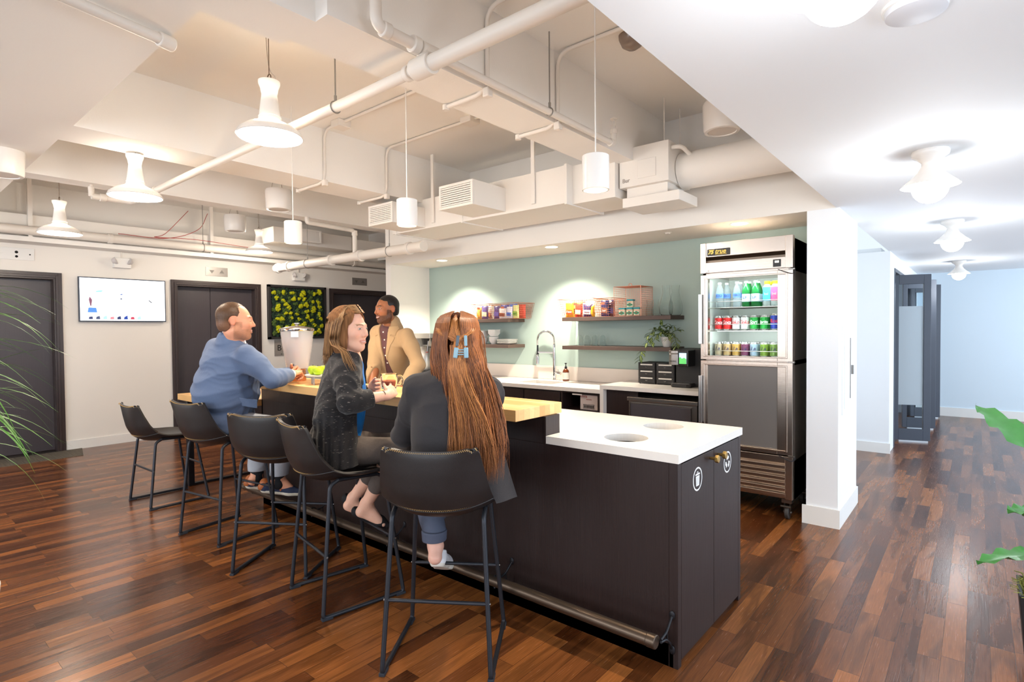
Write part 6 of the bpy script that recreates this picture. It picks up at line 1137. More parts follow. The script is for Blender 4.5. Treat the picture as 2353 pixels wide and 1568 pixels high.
# ---------------------------------------------------------------- man in the blue blazer, second stool from the left
def person_blue():
    t = thing('person', 'seated bearded man in a blue blazer resting his forearms on the bar', 'person', (-4.15,1.76,.74))
    F = frame(97, 10); N = Vector((-4.0040,1.7362,1.3717)); Pv = Vector((-4.1529,1.7266,0.8236))
    hd = (-3.9456,1.7372,1.5200); HF = frame(64, 2)
    r, f, up = [Vector(x) for x in F]
    shR = N+r*.195-up*.085; shL = N-r*.175-up*.095; wrR = Vector((-3.7528,2.0306,1.1374)); wrL = Vector((-3.8848,2.1158,1.1352))
    elR = Vector((-3.6875,1.8630,1.1192)); elL = ik(shL, wrL, .31, .27, (-.2,.3,-1))
    hipR = Pv+Vector((.07,-.06,-.02)); hipL = Pv+Vector((-.08,.06,-.02)); knR = Vector((-3.8165,2.0053,0.7482)); knL = Vector((-4.1927,2.0158,0.7058))
    anR = Vector((-4.0059,2.0574,0.3507)); anL = Vector((-4.2599,2.0145,0.3447))
    S = Sdf(); torso(S, N, Pv, F, .20, .15, .20, .19, .19)
    S.cone(N, Vector(hd)-Vector((0,0,.08))-Vector(HF[1])*.015, .066, .062, .03)
    add_arm(S, shR, elR, wrR); add_arm(S, shL, elL, wrL); add_leg(S, hipR, knR, anR, .1, .065, .04); add_leg(S, hipL, knL, anL, .1, .065, .04)
    add_foot(S, anR, (-3.9433,2.1457,0.2434)); add_foot(S, anL, (-4.2520,2.0702,0.2390)); add_head(S, hd, HF, 1.04, jaw=1.16, smile=1.3)
    add_hand(S, wrR, Vector((-3.7845,2.1220,1.1583))-wrR, (-.35,.6,-.5), .98, 1, (1.15,1.2,1.2,1.2), thumb=(.4,.6)); add_hand(S, wrL, Vector((-3.7749,2.1304,1.1709))-wrL, (.3,-.7,-.3), .98, -1, (1.1,1.1,1.1,1.1))
    finish(S, 'body', .0036, M_skin, t, head_color(hd, HF, 1.04, (226,160,128), (186,110,98), (120,84,58), beard=.62, beard_c=(140,96,66)))
    # short hair
    H = Sdf(); P = lambda x, y, z: Vector(hd)+(Vector(HF[0])*x+Vector(HF[1])*y+Vector(HF[2])*z)*1.04
    H.ell(P(0,-.022,.038), (.0835,.103,.0915), HF, .01); H.ell(P(0,-.05,-.02), (.068,.066,.07), HF, .02)
    HFa = np.array(HF, np.float32); ho = np.array(hd, np.float32)
    def hc(Q, d):
        q = (Q-ho)@HFa.T; x = np.abs(q[:,0]); y = q[:,1]; z = q[:,2]
        line = np.where(z > .062, .052-(z-.062)*.2-.9*np.clip(x-.02, 0, .03)+.55*np.clip(.03-x,0,.03), .028-.35*np.clip(.06-z, 0, .1)-.0*x)
        line = np.where(z < -.01, -.03, line); d = smax(d, y-line, .004); d = smax(d, -(z+.078-.1*np.clip(-y-.04,0,.1)), .004)
        ear = np.sqrt((y+.006)**2+(z-.0)**2)-.034; d = smax(d, -np.where(x > .055, ear, .05), .003)
        m = np.abs(d) < .02; d[m] += .0012*fbm(Q[m], 420, 1)+.0008*fbm(Q[m], 900, 2); return d
    H.post.append(hc)
    def hcol(v):
        q = (v-ho)@HFa.T; c = np.array(lin((84,60,42)))[None]*(1+.5*fbm(v, 500, 4)[:,None]*.5); g = np.clip((.01-q[:,2])/.06, 0, .5)[:,None]; return np.clip(c*(1-g)+np.array(lin((150,108,84)))*g, 0, 1)
    finish(H, 'hair', .0035, M_hair, t, hcol)
    # blazer
    MB = mat('blue_blazer', (92,110,142), rough=.85, noise=((260.,260.,30.),.10,3), bump=((500.,500.,500.),.25,2), sheen=.15)
    J = Sdf(); torso(J, N, Pv, F, .208, .158, .222, .205, .192, .014)
    J.ell(Pv+Vector((-.01,-.02,-.03)), (.225,.215,.16), np.array(frame(97)), .06)
    add_arm(J, shR, elR, wrR, .062, .054, .040, .010, .045); add_arm(J, shL, elL, wrL, .06, .052, .040, .01, .04)
    J.cone(N-up*.01-f*.03, N+up*.02-f*.038, .080, .068, .02)
    J.post.append(folds(.0040, 62, 9, 1.0)); J.post.append(folds(.0012, 150, 22, 2.0))
    no = np.array(N, np.float32); rf = np.array(F[0], np.float32); ff = np.array(F[1], np.float32); uf = np.array(F[2], np.float32)
    def opening(Q, d):
        q = Q-no; x = q@rf; y = q@ff; z = q@uf; w = .052-.040*np.clip(-z/.3, 0, 1)+.12*np.clip(-z-.40, 0, .3); return smax(d, -np.maximum(np.abs(x)-w, .05-y), .006)
    J.post.append(opening); J.post.append(plane_cut((0,0,.735), (0,0,-1)))
    wd = (Vector(wrR)-elR).normalized(); wc = np.array(wrR-wd*.012, np.float32); wdn = np.array(wd, np.float32)
    wd2 = (Vector(wrL)-elL).normalized(); wc2 = np.array(wrL-wd2*.012, np.float32); wdn2 = np.array(wd2, np.float32)
    def cuff(Q, d):
        for c, n_ in ((wc, wdn), (wc2, wdn2)):
            a = (Q-c)@n_; nr = np.linalg.norm(Q-c, axis=1) < .12; d = np.where(nr, smax(d, a, .003), d)
        return d
    J.post.append(cuff); b = np.array(N+up*.034-f*.04, np.float32)
    J.post.append(lambda Q, d: np.where(np.linalg.norm(Q-b, axis=1) < .13, smax(d, (Q-b)@(uf*.9+ff*.42), .003), d))
    jo = finish(J, 'blazer', .0055, MB, t)
    g = G(); pk = project_on(J, Vector((-3.4749,1.6459,0.9877)), Vector((-3.8721,1.8340,0.9348))-Vector((-3.4749,1.6459,0.9877)))
    # pocket flap lying on the blazer side
    ux = Vector((.767,.641,0)); q0 = [project_on(J, Vector(p)-(Vector((-.641,.767,0))*.35), (-.641,.767,0)) for p in ((-3.8643,1.7119,0.9935), (-3.7889,1.7742,0.9720), (-3.7839,1.7767,0.9155), (-3.8593,1.7143,0.9341))]
    nn = Vector((.641,-.767,0)); g.add([p+nn*.004 for p in q0]+[p-nn*.004 for p in q0], [(0,1,2,3),(7,6,5,4),(0,4,5,1),(1,5,6,2),(2,6,7,3),(3,7,4,0)]); g.obj('pocket_flap', MB, jo, bev=.002)
    MS = mat('white_shirt', (226,226,232), rough=.8, bump=((80.,80.,80.),.2,2))
    Sh = Sdf(); torso(Sh, N, Pv, F, .204, .154, .214, .2, .188, .006); Sh.cone(N-up*.01, N+up*.052, .078, .067, .02)
    Sh.cone(wrR-wd*.05, wrR+wd*.004, .042, .036, .01); Sh.cone(wrL-wd2*.05, wrL+wd2*.004, .042, .036, .01)
    Sh.post.append(folds(.002, 40, 9, 2.0)); Sh.post.append(plane_cut(N+up*.056, uf*.93+ff*.34)); finish(Sh, 'shirt', .005, MS, t)
    MT = mat('light_grey_trousers', (176,180,188), rough=.85, noise=((200.,200.,200.),.08,2), bump=((400.,400.,400.),.2,2))
    T = Sdf(); T.ell(Pv, (.205,.185,.12), np.array(frame(97)), .05); add_leg(T, hipR, knR, anR, .108, .078, .066, .002); add_leg(T, hipL, knL, anL, .108, .078, .066, .002)
    T.post.append(folds(.003, 60, 12, 3.)); T.post.append(plane_cut((0,0,.375), (0,0,-1))); finish(T, 'trousers', .0055, MT, t)
    K = Sdf(); K.cone(knR.lerp(anR, .6), anR, .046, .043, .01); K.cone(anR, anR-Vector((0,0,.05)), .043, .043, .01); K.cone(knL.lerp(anL, .6), anL, .046, .043, .01); K.cone(anL, anL-Vector((0,0,.05)), .043, .043, .01)
    finish(K, 'socks', .004, mat('black_sock', (28,28,32), rough=.9), t)
    navy = mat('navy_canvas', (44,52,78), rough=.85, bump=((600.,600.,600.),.3,1)); tan = mat('tan_leather', (176,98,48), rough=.5); wh = mat('off_white_sole', (222,214,196), rough=.6)
    for hp, tp in (((-4.1051,1.9715,0.2443), (-3.9171,2.1795,0.2040)), ((-4.3210,1.9605,0.2379), (-4.2453,2.1784,0.1812))):
        o, P = shoe(t, hp, tp, 'shoe', navy, wh, w=.047, h=.085, sole_h=.024)
        q = Sdf(); q.cone(P(.03,0,.04), P(.06,0,.07), .036, .036, .01); q.post.append(plane_cut(P(.16,0,0), P(1,0,0)-P(0,0,0))); q.post.append(plane_cut(P(0,0,.02), (0,0,-1))); finish(q, 'heel_patch', .004, tan, o)
        q = Sdf(); q.cone(P(.44,-.03,.066), P(.44,.03,.066), .014, .014, .01); q.box(P(.47,0,.05), (.04,.024,.026), None, .01); finish(q, 'strap', .004, tan, o)
# ---------------------------------------------------------------- woman in the black cardigan, fourth stool
def person_cardigan():
    t = thing('person', 'seated woman with straight light brown hair in a black cardigan holding a glass mug', 'person', (-2.68,1.76,.73))
    F = frame(60, 4); N = Vector((-2.6933,1.7865,1.3075)); Pv = Vector((-2.7163,1.7266,0.7941)); hd = (-2.6554,1.7833,1.4573); HF = frame(20, 4, 3)
    r, f, up = [Vector(x) for x in F]
    shR = N+r*.150-up*.085; shL = N-r*.150-up*.085; wrR = Vector((-2.4303,1.8699,1.0993)); elR = Vector((-2.4743,1.6501,1.0772))
    wrL = Vector((-2.8048,2.0262,1.0975)); elL = ik(shL, wrL, .25, .23, (-.6,-.1,-1))
    hipR = Pv+Vector((.06,-.05,0)); hipL = Pv+Vector((-.05,.06,0)); knR = Vector((-2.4736,1.9550,0.7822)); knL = Vector((-2.6473,2.0702,0.7702))
    anR = Vector((-2.7021,1.9109,0.4461)); anL = Vector((-2.8803,1.9443,0.4372))
    S = Sdf(); torso(S, N, Pv, F, .145, .105, .13, .105, .145)
    S.cone(N, Vector(hd)-Vector((0,0,.075))-Vector(HF[1])*.02, .05, .048, .025)
    add_arm(S, shR, elR, wrR, .043, .036, .0235); add_arm(S, shL, elL, wrL, .043, .036, .0235); add_leg(S, hipR, knR, anR, .082, .054, .032); add_leg(S, hipL, knL, anL, .082, .054, .032)
    add_foot(S, anR, (-2.6442,1.9818,0.3201), .031); add_foot(S, anL, (-2.8109,1.9988,0.3131), .031); add_head(S, hd, HF, .97, male=False, jaw=.86, smile=1.5)
    add_hand(S, wrR, Vector((-2.4924,1.9756,1.1385))-wrR, (-.55,.55,.1), .9, 1, (.5,.6,.65,.7), thumb=(.45,.3))
    add_hand(S, wrL, Vector((-2.6995,2.0368,1.1264))-wrL, (.55,-.7,.1), .9, -1, (.6,.65,.7,.7), thumb=(.3,.3))
    finish(S, 'body', .0034, M_skin, t, head_color(hd, HF, .97, (240,188,162), (206,116,108), (150,112,80)))
    MC = mat('black_cardigan', (30,27,29), rough=.9, sheen=.2)
    nt = MC.node_tree; tc = nt.nodes.new('ShaderNodeTexCoord'); mp = nt.nodes.new('ShaderNodeMapping'); mp.inputs['Scale'].default_value = (42,42,520); mp.inputs['Rotation'].default_value = (.15,.2,0)
    nz = nt.nodes.new('ShaderNodeTexNoise'); nz.inputs['Scale'].default_value = 1; nz.inputs['Detail'].default_value = 1; cr = nt.nodes.new('ShaderNodeValToRGB')
    cr.color_ramp.elements[0].position = .70; cr.color_ramp.elements[0].color = (*lin((26,23,25)),1); cr.color_ramp.elements[1].position = .79; cr.color_ramp.elements[1].color = (*lin((196,184,172)),1)
    nt.links.new(tc.outputs['Object'], mp.inputs[0]); nt.links.new(mp.outputs[0], nz.inputs[0]); nt.links.new(nz.outputs[0], cr.inputs[0]); nt.links.new(cr.outputs[0], nt.nodes['Principled BSDF'].inputs['Base Color'])
    J = Sdf(); torso(J, N, Pv, F, .15, .112, .145, .12, .142, .013, collar=False); J.ell(Pv+Vector((0,0,-.0)), (.17,.15,.17), np.array(frame(60)), .06)
    J.cone(Vector((-2.6544,1.6800,1.0034)), Vector((-2.6045,1.6620,0.7364)), .10, .105, .06)
    add_arm(J, shR, elR, elR.lerp(wrR, .62), .054, .050, .043, .008, .035); add_arm(J, shL, elL, elL.lerp(wrL, .7), .052, .046, .04, .008, .03)
    J.cone(N-up*.01-f*.02, N+up*.006-f*.035, .066, .054, .02)
    J.post.append(folds(.0045, 60, 12, 4.)); J.post.append(folds(.0013, 150, 22, 1.))
    dr = np.array((.767,.641,0), np.float32); zc = np.array((-2.5959,1.7255,0.8856), np.float32)
    def drape(Q, d):                                                # vertical gathers in the hanging front
        m = (np.abs(d) < .04) & (Q[:,2] < 1.05); q = Q[m]; a = np.clip((1.05-q[:,2])/.2, 0, 1); d[m] += .0055*a*np.sin((q-zc)@dr*150+5*q[:,2]); return d
    J.post.append(drape)
    no = np.array(N, np.float32); rf = np.array(F[0], np.float32); ff = np.array(F[1], np.float32); uf = np.array(F[2], np.float32)
    def opening(Q, d):
        q = Q-no; x = q@rf; y = q@ff; z = q@uf; w = .05+.088*np.clip(-z/.2, 0, 1); return smax(d, -np.maximum(np.abs(x-.0)-w, .03-y), .005)
    J.post.append(opening); J.post.append(plane_cut((0,0,.728), (0,0,-1)))
    e0 = elR.lerp(wrR, .56); e1 = elL.lerp(wrL, .6)
    def cuff(Q, d):
        for c, n_ in ((e0, (wrR-elR).normalized()), (e1, (wrL-elL).normalized())):
            c = np.array(c, np.float32); n_ = np.array(n_, np.float32); d = np.where(np.linalg.norm(Q-c, axis=1) < .12, smax(d, (Q-c)@n_, .003), d)
        return d
    J.post.append(cuff); finish(J, 'cardigan', .005, MC, t)
    MBl = mat('blue_blouse', (28,122,206), rough=.45, noise=((30.,30.,30.),.18,2)); B = Sdf(); torso(B, N, Pv, F, .147, .112, .136, .132, .13, .006, collar=False)
    B.post.append(folds(.003, 24, 14, 7.)); 
    def neck(Q, d):
        q = Q-no; x = q@rf; y = q@ff; z = q@uf; d = smax(d, z+.05-.8*np.abs(x)*(y > 0), .004); return smax(d, -(Q[:,2]-.845), .004)
    B.post.append(neck); finish(B, 'blouse', .0045, MBl, t)
    MJ = mat('washed_black_jeans', (92,82,76), rough=.85, noise=((90.,90.,90.),.2,4), bump=((700.,700.,700.),.35,1))
    T = Sdf(); T.ell(Pv, (.145,.125,.12), np.array(frame(60)), .05); cfR = knR.lerp(anR, .66); cfL = knL.lerp(anL, .62)
    T.cone(hipR, knR, .092, .066, .05); T.cone(knR, cfR, .064, .05, .035); T.cone(hipL, knL, .092, .066, .05); T.cone(knL, cfL, .064, .05, .035)
    T.post.append(folds(.0022, 55, 14, 2.)); T.post.append(plane_cut((0,0,.70), (0,0,0)) if False else (lambda Q, d: d)); finish(T, 'jeans', .005, MJ, t)
    blk = mat('black_suede', (26,25,28), rough=.8)
    for hp, tp in (((-2.7884,1.8630,0.3773), (-2.6348,2.0144,0.2772)), ((-2.9561,1.9065,0.4186), (-2.8442,2.0221,0.2783))):
        d = Vector(tp)-Vector(hp); upv = Vector((0,0,1))-d.normalized()*d.normalized().z
        shoe(t, hp, tp, 'shoe', blk, blk, up=upv, w=.037, h=.062, sole_h=.006, low=.028)
    wa = mat('black_strap', (24,24,26), rough=.5); band(None, t, 'hair_tie', wrR-(wrR-elR).normalized()*.03, wrR-elR, .0255, .004, wa, .003); band(None, t, 'watch_strap', wrL-(wrL-elL).normalized()*.02, wrL-elL, .0265, .018, wa, .003)
    # hair: parted straight strands over a solid base
    H = Sdf(); s = .97; Pp = lambda x, y, z: Vector(hd)+(Vector(HF[0])*x+Vector(HF[1])*y+Vector(HF[2])*z)*s
    H.ell(Pp(0,-.022,.042), (.086,.105,.09), HF, .01); H.ell(Pp(0,-.05,-.06), (.074,.062,.115), HF, .03)
    for x in (-1, 1): H.ell(Pp(.067*x,-.01,-.05), (.024,.05,.11), HF, .02)
    HFa = np.array(HF, np.float32); ho = np.array(hd, np.float32)
    def hc(Q, d):
        q = (Q-ho)@HFa.T/s; x = np.abs(q[:,0]); y = q[:,1]; z = q[:,2]; hl = .092-1.15*np.clip(x-.0, 0, .08)*0; yl = np.where(z > .06, .066-.2*(x/.06)**2*.1, .030+(z-.0)*.5)
        fc = np.where(z > .072, .2, .045+.0*z); mask_face = (x < .058+.25*np.clip(z, -.1, .06)*0)
        d = smax(d, -np.maximum(np.maximum(.020+.35*np.clip(x-.03, 0, .05)-y, x-(.066-.45*np.clip(z-.02, 0, .08))), z-.088), .006); return d
    H.post.append(hc); HC = np.array(lin((128,88,56)))
    finish(H, 'hair', .0045, M_hairb, t, lambda v: np.clip(HC[None]*(1+.35*fbm(v*np.array([1,1,.12]), 260, 3)[:,None]), 0, 1))
    rg = np.random.default_rng(3); nS = 2600; ctrl = []; cols = []
    for i in range(nS):
        sd = 1 if rg.random() < .6 else -1; tt = rg.random(); back = rg.random()**.8
        py = .072-.15*tt; pz = .138-.10*max(0, (tt-.35))**1.3*1.2-.9*max(0, .25-tt)*.18; px = .006*sd-.012
        ang = (0.08+.92*back)*PI*.5                      # 0 side-front ... pi/2 back
        sx = .094*math.cos(ang*.98); sy = .032*(1-math.sin(ang))-.137*math.sin(ang); j = rg.normal(0, .003, 3)
        front = back < .3; ln = rg.uniform(-.36, -.30) if (front and sd > 0) else rg.uniform(-.22, -.16)
        c = [(px, py, pz), (px+sd*.035+j[0], py-.02-.02*tt, pz-.008), (sd*max(sx*.92, .02), sy*.93+.012*(1-back), .078), (sd*(sx+.004)+j[0], sy+j[1], .005), (sd*(sx+.001)+j[0]*1.5, sy-.006+j[1], -.08), (sd*(sx-.004)+j[0]*2, sy+(.002 if front else -.01)+j[1]*2, -.15)]
        if front and sd > 0: c += [None]
        else: c += [(sd*(sx-.006)+j[0]*3, sy-.012, (-.15+ln)/2), (sd*(sx-.008)+j[0]*4, sy-.012+j[1]*3, ln)]
        if c[-1] is None:
            cc = [Pp(*q) for q in c[:-1]]; cc[-1] = Vector((-2.5686,1.6832,1.3425))+Vector((j[0]*2,j[1]*2,j[2])); jj = Vector((j[0]*3,j[1]*3,0)); cc += [Vector((-2.5401,1.6924,1.2878))+jj, Vector((-2.5117,1.7015,1.2357))+jj, Vector((-2.4885,1.7191,1.1738))+jj*1.2+Vector((0,0,rg.uniform(-.02,.03)))]
        else: cc = [Pp(*q) for q in c]; cc += [cc[-1]+(cc[-1]-cc[-2])*.01]
        ctrl.append(cc[:8]); g = rg.random(); base = np.array(lin((112,76,48)))*(1-g)+np.array(lin((196,150,100)))*g; cols.append(base*(.75+.5*rg.random()))
    strands(spl(ctrl, 16), np.full(nS, .0014), cols, 'hair', M_hair, t)
# ---------------------------------------------------------------- woman with long auburn hair, nearest stool
def person_auburn():
    t = thing('person', 'seated woman seen from behind, long auburn hair and charcoal blazer', 'person', (-1.84,1.73,.73))
    F = frame(126, 8); N = Vector((-1.7951,1.7531,1.2529)); Pv = Vector((-1.7983,1.6723,0.7943)); hd = (-1.8031,1.7768,1.4008); HF = frame(128, 6)
    r, f, up = [Vector(x) for x in F]
    shR = N+r*.150-up*.08; shL = N-r*.165-up*.075; elL = Vector((-2.0660,1.6748,0.9549)); elR = Vector((-1.8043,1.9460,0.9753)); wrL = Vector((-2.2443,1.9587,1.0529)); wrR = Vector((-2.0796,2.1355,1.0585))
    hipR = Pv+r*.08; hipL = Pv-r*.08; knL = Vector((-2.2452,1.9095,0.7266)); knR = Vector((-2.1934,2.0316,0.7456)); anL = Vector((-2.0217,1.8261,0.3931)); anR = Vector((-2.2122,2.0062,0.4084))
    S = Sdf(); torso(S, N, Pv, F, .15, .11, .135, .11, .15); S.cone(N, Vector(hd)-Vector((0,0,.07))-Vector(HF[1])*.02, .052, .05, .025)
    add_arm(S, shR, elR, wrR, .045, .037, .024); add_arm(S, shL, elL, wrL, .045, .037, .024); add_leg(S, hipR, knR, anR, .085, .056, .034); add_leg(S, hipL, knL, anL, .085, .056, .034)
    add_foot(S, anL, (-2.1393,1.9585,0.2551), .033); add_foot(S, anR, (-2.2542,2.0586,0.2767), .03); add_head(S, hd, HF, .98, male=False, jaw=.9)
    add_hand(S, wrR, (-.5,.8,.0), (0,0,-1), .92, -1); add_hand(S, wrL, (.3,.9,0), (0,0,-1), .92, 1)
    finish(S, 'body', .004, M_skin, t, head_color(hd, HF, .98, (228,176,156), (190,110,104), (90,56,40)))
    MB = mat('charcoal_blazer', (46,43,45), rough=.85, noise=((160.,160.,160.),.08,2), bump=((500.,500.,500.),.25,2), sheen=.1)
    J = Sdf(); torso(J, N, Pv, F, .162, .125, .15, .128, .162, .013); J.ell(Pv-up*.02, (.19,.16,.13), np.array(frame(126)), .06)
    J.cone(Vector((-1.6410,1.7690,0.9520)), Vector((-1.6083,1.7933,0.8478)), .035, .02, .04)
    add_arm(J, shR, elR, wrR, .056, .05, .038, .008, .035); add_arm(J, shL, elL, wrL, .056, .05, .038, .008, .035); J.cone(N-f*.02, N+up*.03-f*.03, .07, .06, .02)
    J.post.append(folds(.0042, 60, 12, 1.5)); J.post.append(folds(.001, 100, 18, 3.)); hm = Vector((-1.5695,1.8218,0.7094))
    J.post.append(plane_cut(hm, (-.12,-.1,-1))); finish(J, 'blazer', .005, MB, t)
    # tail of the blazer hanging beside the seat
    g = G(); T_ = [((-1.6936,1.7933,1.0577),(-1.6254,1.8499,1.0473)),((-1.6494,1.7609,0.9143),(-1.5904,1.8485,0.8877)),((-1.6012,1.7456,0.7929),(-1.5548,1.8495,0.7915)),((-1.5588,1.7526,0.7096),(-1.5304,1.8547,0.7184))]
    g.shell(lambda u, v: (lambda k, q: Vector(T_[k][0]).lerp(Vector(T_[k][1]), u).lerp(Vector(T_[k+1][0]).lerp(Vector(T_[k+1][1]), u), q)+Vector((.641,-.767,0))*.006*math.sin(u*5))(min(2, int(v*3)), v*3-min(2, int(v*3))), 12, 16, .006); g.obj('blazer_hem', MB, t, 60)
    MT = mat('slate_trousers', (78,84,102), rough=.85, noise=((200.,200.,200.),.06,2)); T = Sdf(); T.ell(Pv, (.15,.13,.11), np.array(frame(126)), .05)
    T.cone(hipR, knR, .092, .07, .05); T.cone(knR, knR.lerp(anR, .8), .068, .056, .03); T.cone(hipL, knL, .092, .07, .05); T.cone(knL, Vector((-2.0403,1.8384,0.4560)), .07, .058, .03)
    T.post.append(folds(.0018, 50, 14, 2.)); T.post.append(plane_cut((0,0,(-2.0252,1.8243,0.4335)[2]), (0,0,-1))); to = finish(T, 'trousers', .005, MT, t)
    c = Vector((-2.0344,1.8300,0.4468)); C = Sdf(); C.cone(c+Vector((0,0,.018)), c-Vector((0,0,.018)), .0625, .060, .005); C.post.append(plane_cut(c+Vector((0,0,.022)), (0,0,1), .002)); C.post.append(plane_cut(c-Vector((0,0,.03)), (.05,0,-1), .002)); finish(C, 'trouser_cuff', .004, MT, to)
    wh = mat('white_sneaker', (232,232,236), rough=.5); d = Vector((-2.1400,1.9953,0.1944))-Vector((-2.0012,1.8146,0.3059))
    shoe(t, (-1.9954,1.8064,0.3039), (-2.1291,1.9912,0.1896), 'sneaker', wh, mat('sneaker_sole', (226,222,212), rough=.55), w=.05, h=.085, sole_h=.022)
    # ---- hair
    H = Sdf(); s = .98; R3 = Vector((.767,.641,0)); Bk = Vector((.641,-.767,0)); Z3 = Vector((0,0,1))
    Q3 = lambda u, z, w: Vector(hd)+R3*u+Z3*z+Bk*w                 # u right, z up, w towards the room
    Pp = lambda x, y, z: Vector(hd)+(Vector(HF[0])*x+Vector(HF[1])*y+Vector(HF[2])*z)*s
    H.ell(Pp(0,-.024,.036), (.091,.108,.088), HF, .01); H.ell(Q3(0,-.06,.035), (.090,.062,.12), None, .03)
    H.path([Q3(-.02,-.1,.045), Q3(.01,-.22,.095), Q3(.05,-.34,.135), Q3(.08,-.42,.155), Q3(.09,-.46,.16)], [.075,.068,.055,.04,.02], .03)
    HFa = np.array(HF, np.float32); ho = np.array(hd, np.float32)
    H.post.append(lambda Q, d: smax(d, -np.maximum(np.maximum(.035-((Q-ho)@HFa[1]), np.abs((Q-ho)@HFa[0])-.062), ((Q-ho)@HFa[2])-.07), .01))
    H.post.append(folds(.002, 12, 60, 1.))
    HC = np.array(lin((78,42,26))); finish(H, 'hair', .005, M_hairb, t, lambda v: np.clip(HC[None]*(1+.5*fbm(v*np.array([1,1,.1]), 220, 3)[:,None]), 0, 1))
    rg = np.random.default_rng(11); ctrl = []; cols = []; rad = []
    def wave(c, a, ph, f=1.0):
        o = []
        for i, p in enumerate(c): k = max(0, i-2)/max(1, len(c)-3); o.append((p[0]+a*k*math.sin(ph+i*1.9*f), p[1], p[2]+a*.5*k*math.cos(ph*1.3+i*1.6*f)))
        return o
    def colour(lo, hi):
        g = rg.random()**1.1; return (np.array(lin(lo))*(1-g)+np.array(lin(hi))*g)*(.7+.6*rg.random())
    for i in range(2400):                                          # crown hair gathered into the clip, then streaming down
        a = rg.uniform(-1, 1); b = rg.random(); e = np.clip(rg.normal(0, 1, 3), -1.8, 1.8)
        ux = .085*a*(1-.25*b); top = [(ux*.55, .128-.022*abs(a), -.02+.03*b), (ux*1.0, .104-.045*abs(a), .078+.026*(1-abs(a))), (ux*.85, .050-.02*abs(a), .122+.014*(1-abs(a)))]
        cu = .012; end_u = cu+.055*e[0]+.03; L = rg.uniform(-.55, -.42)
        c = top+[(cu+.014*e[0], .0, .150-.010*abs(e[0])), (cu+.016*e[0], -.05, .156-.012*abs(e[0])), (cu+.021*e[0], -.12, .158-.008*abs(e[0])), (.032+.027*e[0], -.22, .165+.006*e[1]), (.06+.04*e[0], -.34, .195+.008*e[1]), (.075+.052*e[0], L, .205+.012*e[1])]
        ctrl.append([Q3(*q) for q in wave(c, .012, rg.uniform(0, 6), .8)]); cols.append(colour((104,58,30), (226,150,84))); rad.append(.0013)  # crown strands lighter than the sides: lit orange highlights put into their colour
    for i in range(3000):                                          # loose side hair
        sd = 1 if rg.random() < .56 else -1; b = rg.random(); e = rg.normal(0, 1, 3)
        x0 = .02+.06*rg.random(); L = rg.uniform(-.60, -.40) if sd > 0 else rg.uniform(-.50, -.30)
        th_ = b*1.35; u1 = .099*math.cos(th_)+.004; w1 = .015+.125*math.sin(th_)
        k_ = 1-b
        if sd > 0: c = [(x0*.6, .131-.35*max(0, x0-.04), .0), (u1*.80, .104, w1*.78), (u1, .045, w1), (u1*1.02+.004, -.02, w1), (u1*.9+.03, -.1, .06+w1*.6), (.065+.085*k_+.010*e[0], -.2, .10+w1*.4), (.065+.12*k_+.012*e[0], -.33, .14+w1*.35+.01*e[1]), (.07+.125*k_+.015*e[0], -.44, .17+w1*.3+.012*e[1]), (.065+.115*k_+.02*e[0], L, .18+w1*.3+.015*e[1])]
        else: c = [(-x0*.6, .131-.35*max(0, x0-.04), .0), (-u1*.80, .104, w1*.78), (-u1, .045, w1), (-u1*1.02-.008, -.02, w1), (-u1*.95-.018*k_, -.09, .03+w1*.8), (-.02-.075*k_+.006*e[0], -.17, .075+w1*.5), (-.0-.055*k_+.010*e[0], -.29, .13+w1*.2+.01*e[1]), (.02-.04*k_+.014*e[0], L, .155+.012*e[1])]; c.append((c[-1][0]+.01*e[2], c[-1][1]-.03, c[-1][2]+.005))
        ctrl.append([Q3(*q) for q in wave(c, .014, rg.uniform(0, 6), .7)]); cols.append(colour((72,38,22), (182,112,62))); rad.append(.0012)
    for i in range(45):                                           # stray hairs
        sd = 1; e = rg.normal(0, 1, 3); u = (.1+.03*rg.random())*sd
        c = [(.05*sd, .08, 0), (u*.9, .03, .05), (u, -.05, .07), (u*1.1, -.15, .1), (u*1.15+.02*e[0], -.28, .14), (u*1.15+.03*e[1], -.4, .16), (u*1.1+.04*e[2], -.5, .17), (u*1.1+.05*e[0], -.56, .18)]
        ctrl.append([Q3(*q) for q in wave(c, .02, rg.uniform(0, 6))]); cols.append(colour((120,66,36), (190,120,66))); rad.append(.0005)
    mx = max(len(c) for c in ctrl); A = [spl([c], 22)[0] for c in ctrl]
    strands(np.array(A), np.array(rad), cols, 'hair', M_hair, t)
    # claw clip
    mb = mat('blue_clip', (140,176,190), rough=.35); md = mat('clip_teeth', (88,100,110), rough=.4); clip = thing('hair_clip', 'pale blue claw clip in the auburn hair of the woman on the nearest stool', 'hair clip', tuple(Q3(.012,-.03,.14)))
    for x, a in ((-.018, .14), (.022, -.02)):
        g = G(); g.box(-.0095,.0095,-.004,.004,-.045,.0); g.xf(Matrix.Translation(Q3(.028+x,-.028,.166)) @ Matrix.Rotation(math.radians(40), 4, 'Z') @ Matrix.Rotation(a, 4, 'Y') @ Matrix.Rotation(-.25*(1 if x < 0 else -1), 4, 'Z')); g.obj('grip', mb, clip, bev=.003)
        g = G(); g.box(-.0065,.0065,-.003,.003,.0,.045); g.xf(Matrix.Translation(Q3(.028+x*.95,-.022,.158)) @ Matrix.Rotation(math.radians(40), 4, 'Z') @ Matrix.Rotation(a, 4, 'Y')); g.obj('claw', mb if x > 0 else md, clip, bev=.002)
    g = G()
    for z in (-.038,-.048,-.058): g.cyl(Q3(.010,z,.166), Q3(.050,z,.166), .0025, n=8)
    g.obj('spring', mb, clip)
